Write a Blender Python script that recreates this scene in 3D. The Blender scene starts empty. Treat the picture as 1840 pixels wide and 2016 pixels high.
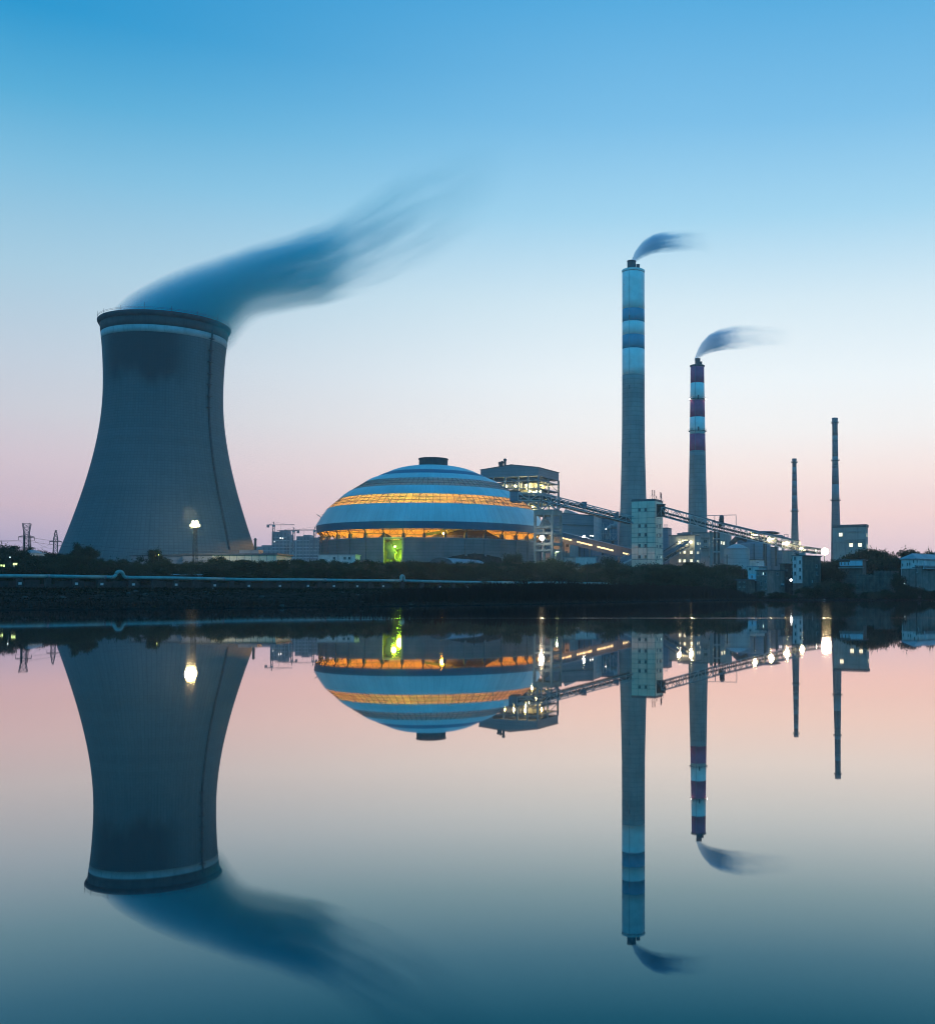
import bpy, math, random
from mathutils import Vector, Matrix
from math import radians as R, sin, cos, pi, sqrt, atan2, hypot

random.seed(7)
SC = bpy.context.scene
COL = SC.collection

# ---------------------------------------------------------------- camera
F, PX, PY, CH = 2130.0, 1240.0, 1075.0, 1.55      # focal length and principal point on an 1840 x 2016 sheet
PITCH = R(2.6)
CP, SP = cos(PITCH), sin(PITCH)
cam_d = bpy.data.cameras.new('camera')
cam = bpy.data.objects.new('camera', cam_d)
COL.objects.link(cam)
cam.location = (0, 0, CH)
cam.rotation_euler = (pi / 2 + PITCH, 0, 0)
cam_d.sensor_fit = 'VERTICAL'
cam_d.sensor_height = 36.0
cam_d.lens = 36.0 * F / 2016.0
cam_d.shift_x = (920.0 - PX) / 2016.0
cam_d.shift_y = (PY - 1008.0) / 2016.0
cam_d.clip_start = 0.1
cam_d.clip_end = 20000
SC.camera = cam

# ---------------------------------------------------------------- view, render
SC.view_settings.view_transform = 'Standard'
SC.view_settings.look = 'None'
SC.view_settings.exposure = 0.0
SC.view_settings.gamma = 1.0
SC.view_settings.use_curve_mapping = False
cy = SC.cycles
cy.use_denoising = True
try:
    cy.denoiser = 'OPENIMAGEDENOISE'
    cy.denoising_input_passes = 'RGB_ALBEDO_NORMAL'
except Exception:
    pass
cy.max_bounces = 6
cy.diffuse_bounces = 2
cy.glossy_bounces = 3
cy.transmission_bounces = 4
cy.transparent_max_bounces = 12
cy.volume_bounces = 3
cy.sample_clamp_indirect = 6.0
cy.sample_clamp_direct = 0.0
cy.volume_step_rate = 1.0
cy.volume_max_steps = 256
cy.filter_width = 1.05
cy.caustics_reflective = False
cy.caustics_refractive = False

HAZE = 0.00012       # density of the evening air, per metre
AIR = (0.10, 0.19, 0.32)   # light that air scatters towards the lake
# ---------------------------------------------------------------- dusk sky
def lin(r, g, b):
    f = lambda c: (c / 12.92 if c <= 0.04045 else ((c + 0.055) / 1.055) ** 2.4)
    return (f(r / 255.0), f(g / 255.0), f(b / 255.0), 1.0)

world = bpy.data.worlds.new('World')
SC.world = world
world.use_nodes = True
wt = world.node_tree
for n in list(wt.nodes):
    wt.nodes.remove(n)
def wn(t, **k):
    n = wt.nodes.new(t)
    for a, b in k.items():
        setattr(n, a, b)
    return n
def wmath(op, a, b=None, clamp=False):
    n = wn('ShaderNodeMath', operation=op)
    n.use_clamp = clamp
    for i, x in enumerate((a, b)):
        if x is None:
            continue
        if isinstance(x, (int, float)):
            n.inputs[i].default_value = x
        else:
            wt.links.new(x, n.inputs[i])
    return n.outputs[0]
tc = wn('ShaderNodeTexCoord')
sx = wn('ShaderNodeSeparateXYZ')
wt.links.new(tc.outputs['Generated'], sx.inputs[0])
elev = wmath('MULTIPLY', wmath('ARCSINE', wmath('MAXIMUM', sx.outputs[2], 0.0)), 2 / pi)    # 0 at the horizon, 1 at the zenith
ZEN = (18, 137, 209)
def beyond(stops):
    """sky colours as they look from the lake -> as they are beyond the haze"""
    out = []
    for deg, c in stops:
        e = max(0.001, R(deg))
        t = math.exp(-HAZE * min(283 / sin(e), 2900 / cos(e)))
        out.append((deg, tuple(max(0.0, (x - (1 - t) * (.35 * a + .3 * x)) / t) / 2 for x, a in zip(lin(*c)[:3], AIR))))
    return out
def ramp(stops, fac):
    n = wn('ShaderNodeValToRGB')
    n.color_ramp.interpolation = 'LINEAR'
    e = n.color_ramp.elements
    while len(e) < len(stops):
        e.new(0.5)
    for i, (deg, c) in enumerate(stops):
        e[i].position = deg / 90.0
        e[i].color = (*c, 1.0)
    wt.links.new(fac, n.inputs[0])
    return n.outputs[0]
# glow side, straight ahead and to the right
front = ramp(beyond([(0, (206, 185, 198)), (2.0, (221, 194, 201)), (4.2, (243, 209, 202)), (6.3, (247, 225, 217)), (8.6, (244, 240, 237)),
              (11.2, (238, 244, 246)), (15.2, (214, 233, 242)), (19.5, (164, 212, 237)), (24, (124, 190, 230)), (29.4, (88, 171, 221)),
              (45, (40, 148, 214)), (70, ZEN)]), elev)
# further round to the left: mauve low down, greyer above
left = ramp(beyond([(0, (148, 147, 182)), (2.0, (168, 158, 187)), (4.2, (206, 179, 187)), (6.3, (209, 191, 198)), (8.6, (203, 202, 209)),
             (11.2, (192, 204, 216)), (15.2, (166, 202, 221)), (19.5, (126, 188, 220)), (22.5, (86, 171, 213)), (26, (38, 149, 204)), (30, (30, 143, 203)),
             (45, (26, 138, 205)), (70, ZEN)]), elev)
# the side the light has already left
back = ramp(beyond([(0, (58, 176, 224)), (6, (48, 176, 226)), (15, (34, 168, 226)), (30, (20, 152, 220)), (70, ZEN)]), elev)
def wmix(f, a, b):
    n = wn('ShaderNodeMix', data_type='RGBA')
    wt.links.new(f, n.inputs['Factor'])
    wt.links.new(a, n.inputs['A'])
    wt.links.new(b, n.inputs['B'])
    return n.outputs['Result']
def wrange(v, a, b):
    n = wn('ShaderNodeMapRange', interpolation_type='SMOOTHSTEP')
    wt.links.new(v, n.inputs[0])
    n.inputs[1].default_value, n.inputs[2].default_value = a, b
    return n.outputs[0]
az = wmath('ARCTAN2', sx.outputs[0], sx.outputs[1])
fl = wrange(az, R(-34), R(4))
fb = wrange(sx.outputs[1], 0.55, -0.25)
sky = wmix(fb, wmix(fl, left, front), back)
bg = wn('ShaderNodeBackground')
wt.links.new(sky, bg.inputs[0])
bg.inputs[1].default_value = 2.0
wo = wn('ShaderNodeOutputWorld')
wt.links.new(bg.outputs[0], wo.inputs[0])

# last trace of daylight, from behind the camera's left shoulder
sun_d = bpy.data.lights.new('sun', 'SUN')
sun_d.energy = 0.06
sun_d.angle = R(30)
sun_d.color = (0.75, 0.9, 1.0)
sun = bpy.data.objects.new('sun', sun_d)
COL.objects.link(sun)
sun.rotation_euler = (R(55), 0, R(-35))

# ---------------------------------------------------------------- measuring helpers
def ray(px, py):
    u = (PY - py) / F
    return ((px - PX) / F, CP - u * SP, SP + u * CP)
def W(px, py, d):
    """the point at depth d (metres ahead of the camera) that stands at sheet position px, py"""
    x, y, z = ray(px, py)
    k = d / y
    return Vector((x * k, d, CH + z * k))
def zc(ox, oy, s):
    return lambda x, y: ((ox + x / s) / 1.6728, (oy + y / s) / 1.6728)
Z1 = zc(1500, 1480, 4.6); Z2 = zc(1750, 1600, 4.6); Z3 = zc(2150, 1650, 4.6)
Z4 = zc(2450, 1700, 5.257); Z5 = zc(2728, 1700, 5.257); Z6 = zc(0, 1700, 5.257)
Z7 = zc(850, 1640, 4.6); Z8 = zc(1250, 1640, 4.6)

def interp(t, pts):
    if t <= pts[0][0]:
        return pts[0][1]
    for (a, b), (c, d) in zip(pts, pts[1:]):
        if t <= c:
            return b + (d - b) * (t - a) / (c - a)
    return pts[-1][1]
def smooth(a, b, x):
    t = min(1, max(0, (x - a) / (b - a)))
    return t * t * (3 - 2 * t)

# ---------------------------------------------------------------- mesh helper
class MB:
    def __init__(s):
        s.v = []; s.f = []
    def add(s, vs, fs):
        o = len(s.v)
        s.v += [tuple(v) for v in vs]
        s.f += [tuple(i + o for i in f) for f in fs]
        return s
    def box(s, x0, x1, y0, y1, z0, z1):
        return s.add([(x0, y0, z0), (x1, y0, z0), (x1, y1, z0), (x0, y1, z0), (x0, y0, z1), (x1, y0, z1), (x1, y1, z1), (x0, y1, z1)],
                     [(0, 3, 2, 1), (4, 5, 6, 7), (0, 1, 5, 4), (1, 2, 6, 5), (2, 3, 7, 6), (3, 0, 4, 7)])
    def bar(s, a, b, w, h=None):
        a, b = Vector(a), Vector(b)
        h = h or w
        d = (b - a).normalized()
        up = Vector((0, 0, 1)) if abs(d.z) < 0.95 else Vector((1, 0, 0))
        x = d.cross(up).normalized() * (w / 2)
        y = x.cross(d).normalized() * (h / 2)
        vs = [p + sx_ * x + sy_ * y for p in (a, b) for sx_, sy_ in ((-1, -1), (1, -1), (1, 1), (-1, 1))]
        return s.add(vs, [(0, 1, 2, 3), (7, 6, 5, 4), (0, 4, 5, 1), (1, 5, 6, 2), (2, 6, 7, 3), (3, 7, 4, 0)])
    def path(s, pts, r, n=8, cap=True):
        pts = [Vector(p) for p in pts]
        rs = r if isinstance(r, (list, tuple)) else [r] * len(pts)
        vs, fs = [], []
        px = None
        for i, p in enumerate(pts):
            d = (pts[min(i + 1, len(pts) - 1)] - pts[max(i - 1, 0)]).normalized()
            if px is None:
                up = Vector((0, 0, 1)) if abs(d.z) < 0.95 else Vector((1, 0, 0))
                px = d.cross(up).normalized()
            else:
                px = (px - d * px.dot(d)).normalized()
            py = d.cross(px)
            for k in range(n):
                a = 2 * pi * k / n
                vs.append(p + (px * cos(a) + py * sin(a)) * rs[i])
        for i in range(len(pts) - 1):
            for k in range(n):
                k2 = (k + 1) % n
                fs.append((i * n + k, i * n + k2, (i + 1) * n + k2, (i + 1) * n + k))
        if cap:
            fs.append(tuple(range(n - 1, -1, -1)))
            fs.append(tuple((len(pts) - 1) * n + k for k in range(n)))
        return s.add(vs, fs)
    def tube(s, a, b, r, n=8, r2=None):
        return s.path([a, b], [r, r if r2 is None else r2], n)
    def lathe(s, prof, n=48, a0=0.0, a1=2 * pi, cx=0, cyy=0, close=False):
        full = abs(a1 - a0 - 2 * pi) < 1e-6
        m = n if full else n + 1
        vs = []
        for (r, z) in prof:
            for k in range(m):
                a = a0 + (a1 - a0) * k / n
                vs.append((cx + r * cos(a), cyy + r * sin(a), z))
        fs = []
        L = len(prof)
        for i in range(L if close else L - 1):
            j = (i + 1) % L
            for k in range(n):
                k2 = (k + 1) % m
                fs.append((i * m + k, i * m + k2, j * m + k2, j * m + k))
        if close and not full:
            fs.append(tuple(i * m for i in range(L)))
            fs.append(tuple(i * m + n for i in range(L - 1, -1, -1)))
        return s.add(vs, fs)
    def disc(s, r, z, n=24, cx=0, cyy=0):
        return s.add([(cx + r * cos(2 * pi * k / n), cyy + r * sin(2 * pi * k / n), z) for k in range(n)], [tuple(range(n))])
    def prism(s, poly, y0, y1):
        """polygon in x,z extruded along y"""
        n = len(poly)
        vs = [(x, y0, z) for x, z in poly] + [(x, y1, z) for x, z in poly]
        fs = [tuple(range(n)), tuple(range(2 * n - 1, n - 1, -1))]
        fs += [(i, i + n, (i + 1) % n + n, (i + 1) % n) for i in range(n)]
        return s.add(vs, fs)
    def prismx(s, poly, x0, x1):
        n = len(poly)
        vs = [(x0, y, z) for y, z in poly] + [(x1, y, z) for y, z in poly]
        fs = [tuple(range(n - 1, -1, -1)), tuple(range(n, 2 * n))]
        fs += [(i, (i + 1) % n, (i + 1) % n + n, i + n) for i in range(n)]
        return s.add(vs, fs)
    def mesh(s, name, m, smooth_=False):
        me = bpy.data.meshes.new(name)
        me.from_pydata(s.v, [], s.f)
        if m:
            me.materials.append(m)
        if smooth_:
            me.polygons.foreach_set('use_smooth', [True] * len(me.polygons))
        me.update()
        return me
    def build(s, name, m, parent=None, smooth_=False, loc=None):
        return place(name, s.mesh(name, m, smooth_), parent, loc)

def place(name, me, parent=None, loc=None, rotz=0.0, scale=None):
    o = bpy.data.objects.new(name, me)
    COL.objects.link(o)
    if parent:
        o.parent = parent
    if loc is not None:
        o.location = loc
    if rotz:
        o.rotation_euler = (0, 0, rotz)
    if scale:
        o.scale = scale
    return o
def tag(o, label, cat, group=None, kind=None):
    o['label'] = label
    o['category'] = cat
    if group:
        o['group'] = group
    if kind:
        o['kind'] = kind
    return o
def thing(name, label, cat, loc=(0, 0, 0), rotz=0.0, group=None):
    o = bpy.data.objects.new(name, None)
    o.empty_display_size = 1.0
    COL.objects.link(o)
    o.location = loc
    o.rotation_euler = (0, 0, rotz)
    return tag(o, label, cat, group)
def dup(root, loc, rotz, scale, label, group=None):
    r = root.copy(); COL.objects.link(r)
    r.location = loc; r.rotation_euler = (0, 0, rotz); r.scale = scale
    r['label'] = label
    if group:
        r['group'] = group
    elif 'group' in r:
        del r['group']
    for ch in root.children:
        c = ch.copy(); COL.objects.link(c); c.parent = r
        for g in ch.children:
            d = g.copy(); COL.objects.link(d); d.parent = c
    return r

# ---------------------------------------------------------------- materials
def nodes(name):
    m = bpy.data.materials.new(name)
    m.use_nodes = True
    nt = m.node_tree
    return m, nt, nt.nodes['Principled BSDF']
def mth(nt, op, a, b=None, c=None, clamp=False):
    n = nt.nodes.new('ShaderNodeMath'); n.operation = op; n.use_clamp = clamp
    for i, x in enumerate((a, b, c)):
        if x is None:
            continue
        if isinstance(x, (int, float)):
            n.inputs[i].default_value = x
        else:
            nt.links.new(x, n.inputs[i])
    return n.outputs[0]
def noise(nt, vec, scale, detail=4, rough=0.55):
    n = nt.nodes.new('ShaderNodeTexNoise')
    n.inputs['Scale'].default_value = scale
    n.inputs['Detail'].default_value = detail
    n.inputs['Roughness'].default_value = rough
    if vec is not None:
        nt.links.new(vec, n.inputs['Vector'])
    return n.outputs[0]
def mapping(nt, vec, sc):
    n = nt.nodes.new('ShaderNodeMapping')
    n.inputs['Scale'].default_value = sc
    nt.links.new(vec, n.inputs['Vector'])
    return n.outputs[0]
def mrange(nt, v, a, b, c=0.0, d=1.0, sm=True):
    n = nt.nodes.new('ShaderNodeMapRange')
    n.interpolation_type = 'SMOOTHSTEP' if sm else 'LINEAR'
    nt.links.new(v, n.inputs[0])
    for i, x in enumerate((a, b, c, d)):
        n.inputs[i + 1].default_value = x
    return n.outputs[0]
def mixc(nt, f, a, b):
    n = nt.nodes.new('ShaderNodeMix'); n.data_type = 'RGBA'
    for key, x in (('Factor', f), ('A', a), ('B', b)):
        if isinstance(x, (int, float)):
            n.inputs[key].default_value = x
        elif isinstance(x, tuple):
            n.inputs[key].default_value = x if len(x) == 4 else (*x, 1)
        else:
            nt.links.new(x, n.inputs[key])
    return n.outputs['Result']
def pm(name, col, rough=0.75, var=0.25, scale=0.4, streak=0.0, spec=0.3, metal=0.0, bump=0.0, rows=0.0):
    """painted, cast or weathered surface: base colour with uneven wear, optional rain streaks and horizontal lift lines"""
    m, nt, b = nodes(name)
    oc = nt.nodes.new('ShaderNodeTexCoord').outputs['Object']
    n1 = noise(nt, oc, scale, 5)
    dark = tuple(c * (1 - var) for c in col)
    lite = tuple(min(1, c * (1 + var)) for c in col)
    c = mixc(nt, mrange(nt, n1, 0.3, 0.7), dark, lite)
    if streak:
        n2 = noise(nt, mapping(nt, oc, (1.2, 1.2, 0.05)), 1.0, 4)
        c = mixc(nt, mth(nt, 'MULTIPLY', mrange(nt, n2, 0.5, 0.75), streak), c, tuple(x * 0.45 for x in col))
    if rows:
        sz = nt.nodes.new('ShaderNodeSeparateXYZ'); nt.links.new(oc, sz.inputs[0])
        fr = mth(nt, 'FRACT', mth(nt, 'MULTIPLY', sz.outputs[2], 1 / rows))
        line = mth(nt, 'LESS_THAN', fr, 0.16)
        cell = nt.nodes.new('ShaderNodeTexWhiteNoise'); cell.noise_dimensions = '1D'
        nt.links.new(mth(nt, 'FLOOR', mth(nt, 'MULTIPLY', sz.outputs[2], 1 / rows)), cell.inputs['W'])
        c = mixc(nt, mth(nt, 'MULTIPLY', line, 0.35), c, tuple(x * 0.5 for x in col))
        c = mixc(nt, mth(nt, 'MULTIPLY', cell.outputs['Value'], 0.22), c, tuple(x * 0.6 for x in col))
    nt.links.new(c, b.inputs['Base Color'])
    b.inputs['Roughness'].default_value = rough
    b.inputs['Specular IOR Level'].default_value = spec
    b.inputs['Metallic'].default_value = metal
    if bump:
        bn = nt.nodes.new('ShaderNodeBump')
        bn.inputs['Strength'].default_value = 0.5
        bn.inputs['Distance'].default_value = bump
        nt.links.new(noise(nt, oc, scale * 4, 4), bn.inputs['Height'])
        nt.links.new(bn.outputs[0], b.inputs['Normal'])
    return m
def em(name, col, s, var=0.0):
    m, nt, b = nodes(name)
    b.inputs['Base Color'].default_value = (0.6, 0.6, 0.55, 1)
    b.inputs['Emission Color'].default_value = (*col, 1)
    b.inputs['Emission Strength'].default_value = s
    if var:
        oc = nt.nodes.new('ShaderNodeTexCoord').outputs['Object']
        nt.links.new(mrange(nt, noise(nt, oc, 1.4, 3), 0.35, 0.65, s * (1 - var), s * (1 + var)), b.inputs['Emission Strength'])
    return m

def dome_sheet(name, col):
    """standing seam roof sheets running up the dome, each a little different, dulled and streaked"""
    m, nt, b = nodes(name)
    oc = nt.nodes.new('ShaderNodeTexCoord').outputs['Object']
    s = nt.nodes.new('ShaderNodeSeparateXYZ'); nt.links.new(oc, s.inputs[0])
    ang = mth(nt, 'ARCTAN2', s.outputs[1], s.outputs[0])
    u = mth(nt, 'MULTIPLY', ang, 128 / (2 * pi))
    seam = mth(nt, 'LESS_THAN', mth(nt, 'FRACT', u), 0.09)
    w = nt.nodes.new('ShaderNodeTexWhiteNoise'); w.noise_dimensions = '1D'
    nt.links.new(mth(nt, 'FLOOR', u), w.inputs['W'])
    cu = nt.nodes.new('ShaderNodeCombineXYZ')
    nt.links.new(mth(nt, 'MULTIPLY', ang, 30.0), cu.inputs[0]); nt.links.new(mth(nt, 'MULTIPLY', s.outputs[2], 0.12), cu.inputs[1])
    st = mrange(nt, noise(nt, cu.outputs[0], 1.0, 5, .65), .48, .75)
    big = mrange(nt, noise(nt, oc, .06, 5), .3, .7)
    c = mixc(nt, big, tuple(x * .88 for x in col), tuple(min(1, x * 1.08) for x in col))
    c = mixc(nt, mth(nt, 'MULTIPLY', w.outputs['Value'], .16), c, tuple(x * .6 for x in col))
    c = mixc(nt, mth(nt, 'MULTIPLY', seam, .28), c, tuple(x * .45 for x in col))
    c = mixc(nt, mth(nt, 'MULTIPLY', st, .22), c, tuple(x * .5 for x in col))
    nt.links.new(c, b.inputs['Base Color'])
    b.inputs['Roughness'].default_value = .55
    b.inputs['Specular IOR Level'].default_value = .35
    return m

M = {}
M['concrete'] = pm('concrete', (0.27, 0.27, 0.26), 0.9, 0.15, 0.12, 0.5)
M['pale_concrete'] = pm('pale_concrete', (0.86, 0.69, 0.54), 0.9, 0.1, 0.2, 0.55)
M['wall_concrete'] = pm('wall_concrete', (0.25, 0.22, 0.22), 0.9, 0.12, 0.15, 0.3, rows=1.6)
M['shaft'] = pm('shaft_concrete', (0.34, 0.30, 0.28), 0.9, 0.14, 0.1, 0.45, rows=3.0)
M['shaft_far'] = pm('far_shaft_concrete', (0.30, 0.20, 0.20), 0.9, 0.1, 0.1, 0.2, rows=4.0)
M['shaft_pale'] = pm('far_shaft_worn_white', (0.34, 0.30, 0.30), 0.9, 0.1, 0.1, 0.2)
M['white_paint'] = pm('white_paint', (0.86, 0.85, 0.80), 0.7, 0.06, 0.25, 0.15)
M['blue_paint'] = pm('blue_paint', (0.03, 0.34, 0.45), 0.7, 0.1, 0.25, 0.15)
M['red_paint'] = pm('red_paint', (0.58, 0.10, 0.20), 0.7, 0.12, 0.25, 0.15)
M['dome_light'] = dome_sheet('dome_light_cladding', (0.54, 0.68, 0.68))
M['dome_dark'] = dome_sheet('dome_dark_cladding', (0.03, 0.17, 0.26))
M['dark_steel'] = pm('dark_steel', (0.07, 0.075, 0.08), 0.7, 0.25, 0.4)
M['steel'] = pm('galvanised_steel', (0.26, 0.27, 0.28), 0.6, 0.2, 0.4, spec=0.4)
M['pale_steel'] = pm('pale_painted_steel', (0.42, 0.42, 0.42), 0.6, 0.15, 0.4)
M['cladding'] = pm('grey_cladding', (0.24, 0.25, 0.27), 0.6, 0.1, 0.1, 0.3, rows=2.2)
M['cladding_pale'] = pm('pale_cladding', (0.40, 0.42, 0.43), 0.6, 0.1, 0.1, 0.3, rows=3.0)
M['cladding_blue'] = pm('blue_grey_cladding', (0.16, 0.21, 0.26), 0.6, 0.1, 0.1, 0.3, rows=2.2)
M['render_grey'] = pm('grey_render', (0.33, 0.32, 0.30), 0.9, 0.12, 0.2, 0.5)
M['cream'] = pm('cream_render', (0.68, 0.62, 0.46), 0.85, 0.08, 0.3, 0.25)
M['tank'] = pm('tank_paint', (0.40, 0.45, 0.46), 0.5, 0.08, 0.2, 0.3, rows=2.4)
M['roof_dark'] = pm('dark_roofing', (0.10, 0.11, 0.12), 0.7, 0.2, 0.3)
M['roof_grey'] = pm('grey_roof_sheet', (0.30, 0.32, 0.34), 0.6, 0.15, 0.3)
M['brick_dark'] = pm('dark_brick_wall', (0.16, 0.12, 0.10), 0.95, 0.3, 0.6, 0.4, rows=0.6)
M['render_dirty'] = pm('dirty_render', (0.22, 0.19, 0.17), 0.95, 0.2, 0.5, 0.6)
M['house_white'] = pm('house_white_render', (0.62, 0.60, 0.58), 0.9, 0.1, 0.5, 0.45)
M['sky_tile'] = pm('pale_blue_board', (0.42, 0.62, 0.70), 0.6, 0.08, 0.5, 0.2)
M['glass_dark'] = pm('dark_window_glass', (0.03, 0.035, 0.04), 0.15, 0.3, 1.0, spec=0.5)
M['frame'] = pm('window_frame', (0.30, 0.30, 0.29), 0.7, 0.1, 1.0)
M['pipe'] = pm('pipe_lagging', (0.13, 0.34, 0.33), 0.45, 0.18, 0.5, spec=0.5)
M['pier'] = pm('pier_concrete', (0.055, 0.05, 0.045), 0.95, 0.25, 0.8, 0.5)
M['plate'] = pm('pale_plate', (0.48, 0.50, 0.50), 0.6, 0.1, 2.0)
M['coal'] = pm('coal', (0.035, 0.032, 0.03), 0.95, 0.4, 0.8, bump=0.5)
M['trunk'] = pm('bark', (0.06, 0.05, 0.04), 0.95, 0.3, 2.0)
M['far_block'] = pm('far_tower_block', (0.21, 0.21, 0.22), 0.9, 0.12, 0.05)
M['far_block_pale'] = pm('far_tower_block_pale', (0.40, 0.40, 0.41), 0.9, 0.12, 0.05)
M['wire'] = pm('power_cable', (0.08, 0.08, 0.09), 0.7, 0.1, 1.0)
M['antenna'] = pm('red_antenna', (0.40, 0.06, 0.05), 0.7, 0.1, 1.0)
M['lit'] = em('lit_window', (1.0, 0.92, 0.60), 1.45, 0.3)
M['lit_warm'] = em('lit_strip_window', (1.0, 0.72, 0.30), 1.6, 0.6)
M['lit_green'] = em('lit_green_window', (0.75, 1.0, 0.25), 1.6, 0.3)
M['lit_cold'] = em('lit_cold_window', (0.75, 1.0, 0.95), 1.5, 0.3)
M['lamp'] = em('lamp_glass', (1.0, 0.86, 0.52), 25.0)
M['lamp_white'] = em('white_lamp_glass', (1.0, 0.93, 0.72), 18.0)
M['floor_glass'] = em('floor_lamp_glass', (1.0, 0.88, 0.5), 14.0)
M['lamp_orange'] = em('sodium_lamp_glass', (1.0, 0.55, 0.08), 40.0)
M['lamp_green'] = em('green_lamp_glass', (0.62, 1.0, 0.12), 30.0)

def leaf_mat(name, a, b):
    m, nt, bs = nodes(name)
    nt.nodes.remove(bs)
    out = nt.nodes['Material Output']
    oi = nt.nodes.new('ShaderNodeObjectInfo')
    oc = nt.nodes.new('ShaderNodeTexCoord').outputs['Object']
    n1 = mrange(nt, noise(nt, oc, 9.0, 3), 0.35, 0.65)
    f = mth(nt, 'ADD', mth(nt, 'MULTIPLY', n1, 0.5), mth(nt, 'MULTIPLY', oi.outputs['Random'], 0.5))
    c = mixc(nt, f, a, b)
    d = nt.nodes.new('ShaderNodeBsdfDiffuse'); t = nt.nodes.new('ShaderNodeBsdfTranslucent')
    nt.links.new(c, d.inputs[0]); nt.links.new(c, t.inputs[0])
    mx = nt.nodes.new('ShaderNodeMixShader'); mx.inputs[0].default_value = 0.3
    nt.links.new(d.outputs[0], mx.inputs[1]); nt.links.new(t.outputs[0], mx.inputs[2])
    nt.links.new(mx.outputs[0], out.inputs['Surface'])
    return m
M['leaf'] = leaf_mat('dark_leaves', (0.010, 0.026, 0.015), (0.046, 0.072, 0.036))
M['leaf_dry'] = leaf_mat('dry_leaves', (0.045, 0.055, 0.034), (0.105, 0.105, 0.065))
M['reed'] = leaf_mat('reed_blades', (0.036, 0.024, 0.020), (0.070, 0.046, 0.036))
M['grass'] = leaf_mat('bank_grass', (0.012, 0.015, 0.009), (0.030, 0.028, 0.018))

def spot(name, loc, aim, watts, col, deg=120, rad=0.5, parent=None):
    l = bpy.data.lights.new(name, 'SPOT')
    l.energy = watts; l.color = col; l.shadow_soft_size = rad
    l.spot_size = R(deg); l.spot_blend = 0.6
    o = bpy.data.objects.new(name, l)
    COL.objects.link(o)
    o.location = loc
    o.rotation_euler = Vector(aim).to_track_quat('-Z', 'Y').to_euler()
    if parent:
        o.parent = parent
    return o
def lamp(name, loc, watts, col, rad=0.6, parent=None):
    l = bpy.data.lights.new(name, 'POINT')
    l.energy = watts; l.color = col; l.shadow_soft_size = rad
    o = bpy.data.objects.new(name, l)
    COL.objects.link(o)
    o.location = loc
    if parent:
        o.parent = parent
    return o

# ================================================================ ground and water
SHORE = [(-2600, 30), (-800, 40), (-300, 55), (-120, 88), (-64, 110), (-38, 135), (-16, 180), (1, 250), (22, 305), (40, 328), (93, 332), (200, 325),
         (500, 300), (1200, 220), (2600, 120)]
PIPE_A, PIPE_B = W(0, 1134, 296), W(1262, 1150, 510)
def pipe_y(x):
    t = (x - PIPE_A.x) / (PIPE_B.x - PIPE_A.x)
    return min(520, max(60, PIPE_A.y + t * (PIPE_B.y - PIPE_A.y)))
LOW = [(-60, -3), (-4, -0.35), (0, 0.0), (5, 0.28), (20, 0.95), (45, 1.7), (90, 2.4), (190, 3.2), (400, 3.6)]
def gz(x, y):
    s = y - interp(x, SHORE)
    z = interp(s, LOW)
    p = y - pipe_y(x)
    if p > 6:
        z += (8.0 - z) * smooth(6, 110, p)
    if s > 1:
        z += 0.16 * sin(x * 0.37 + y * 0.11) * sin(y * 0.29 - x * 0.13) * min(1, s / 20)
    return z

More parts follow.
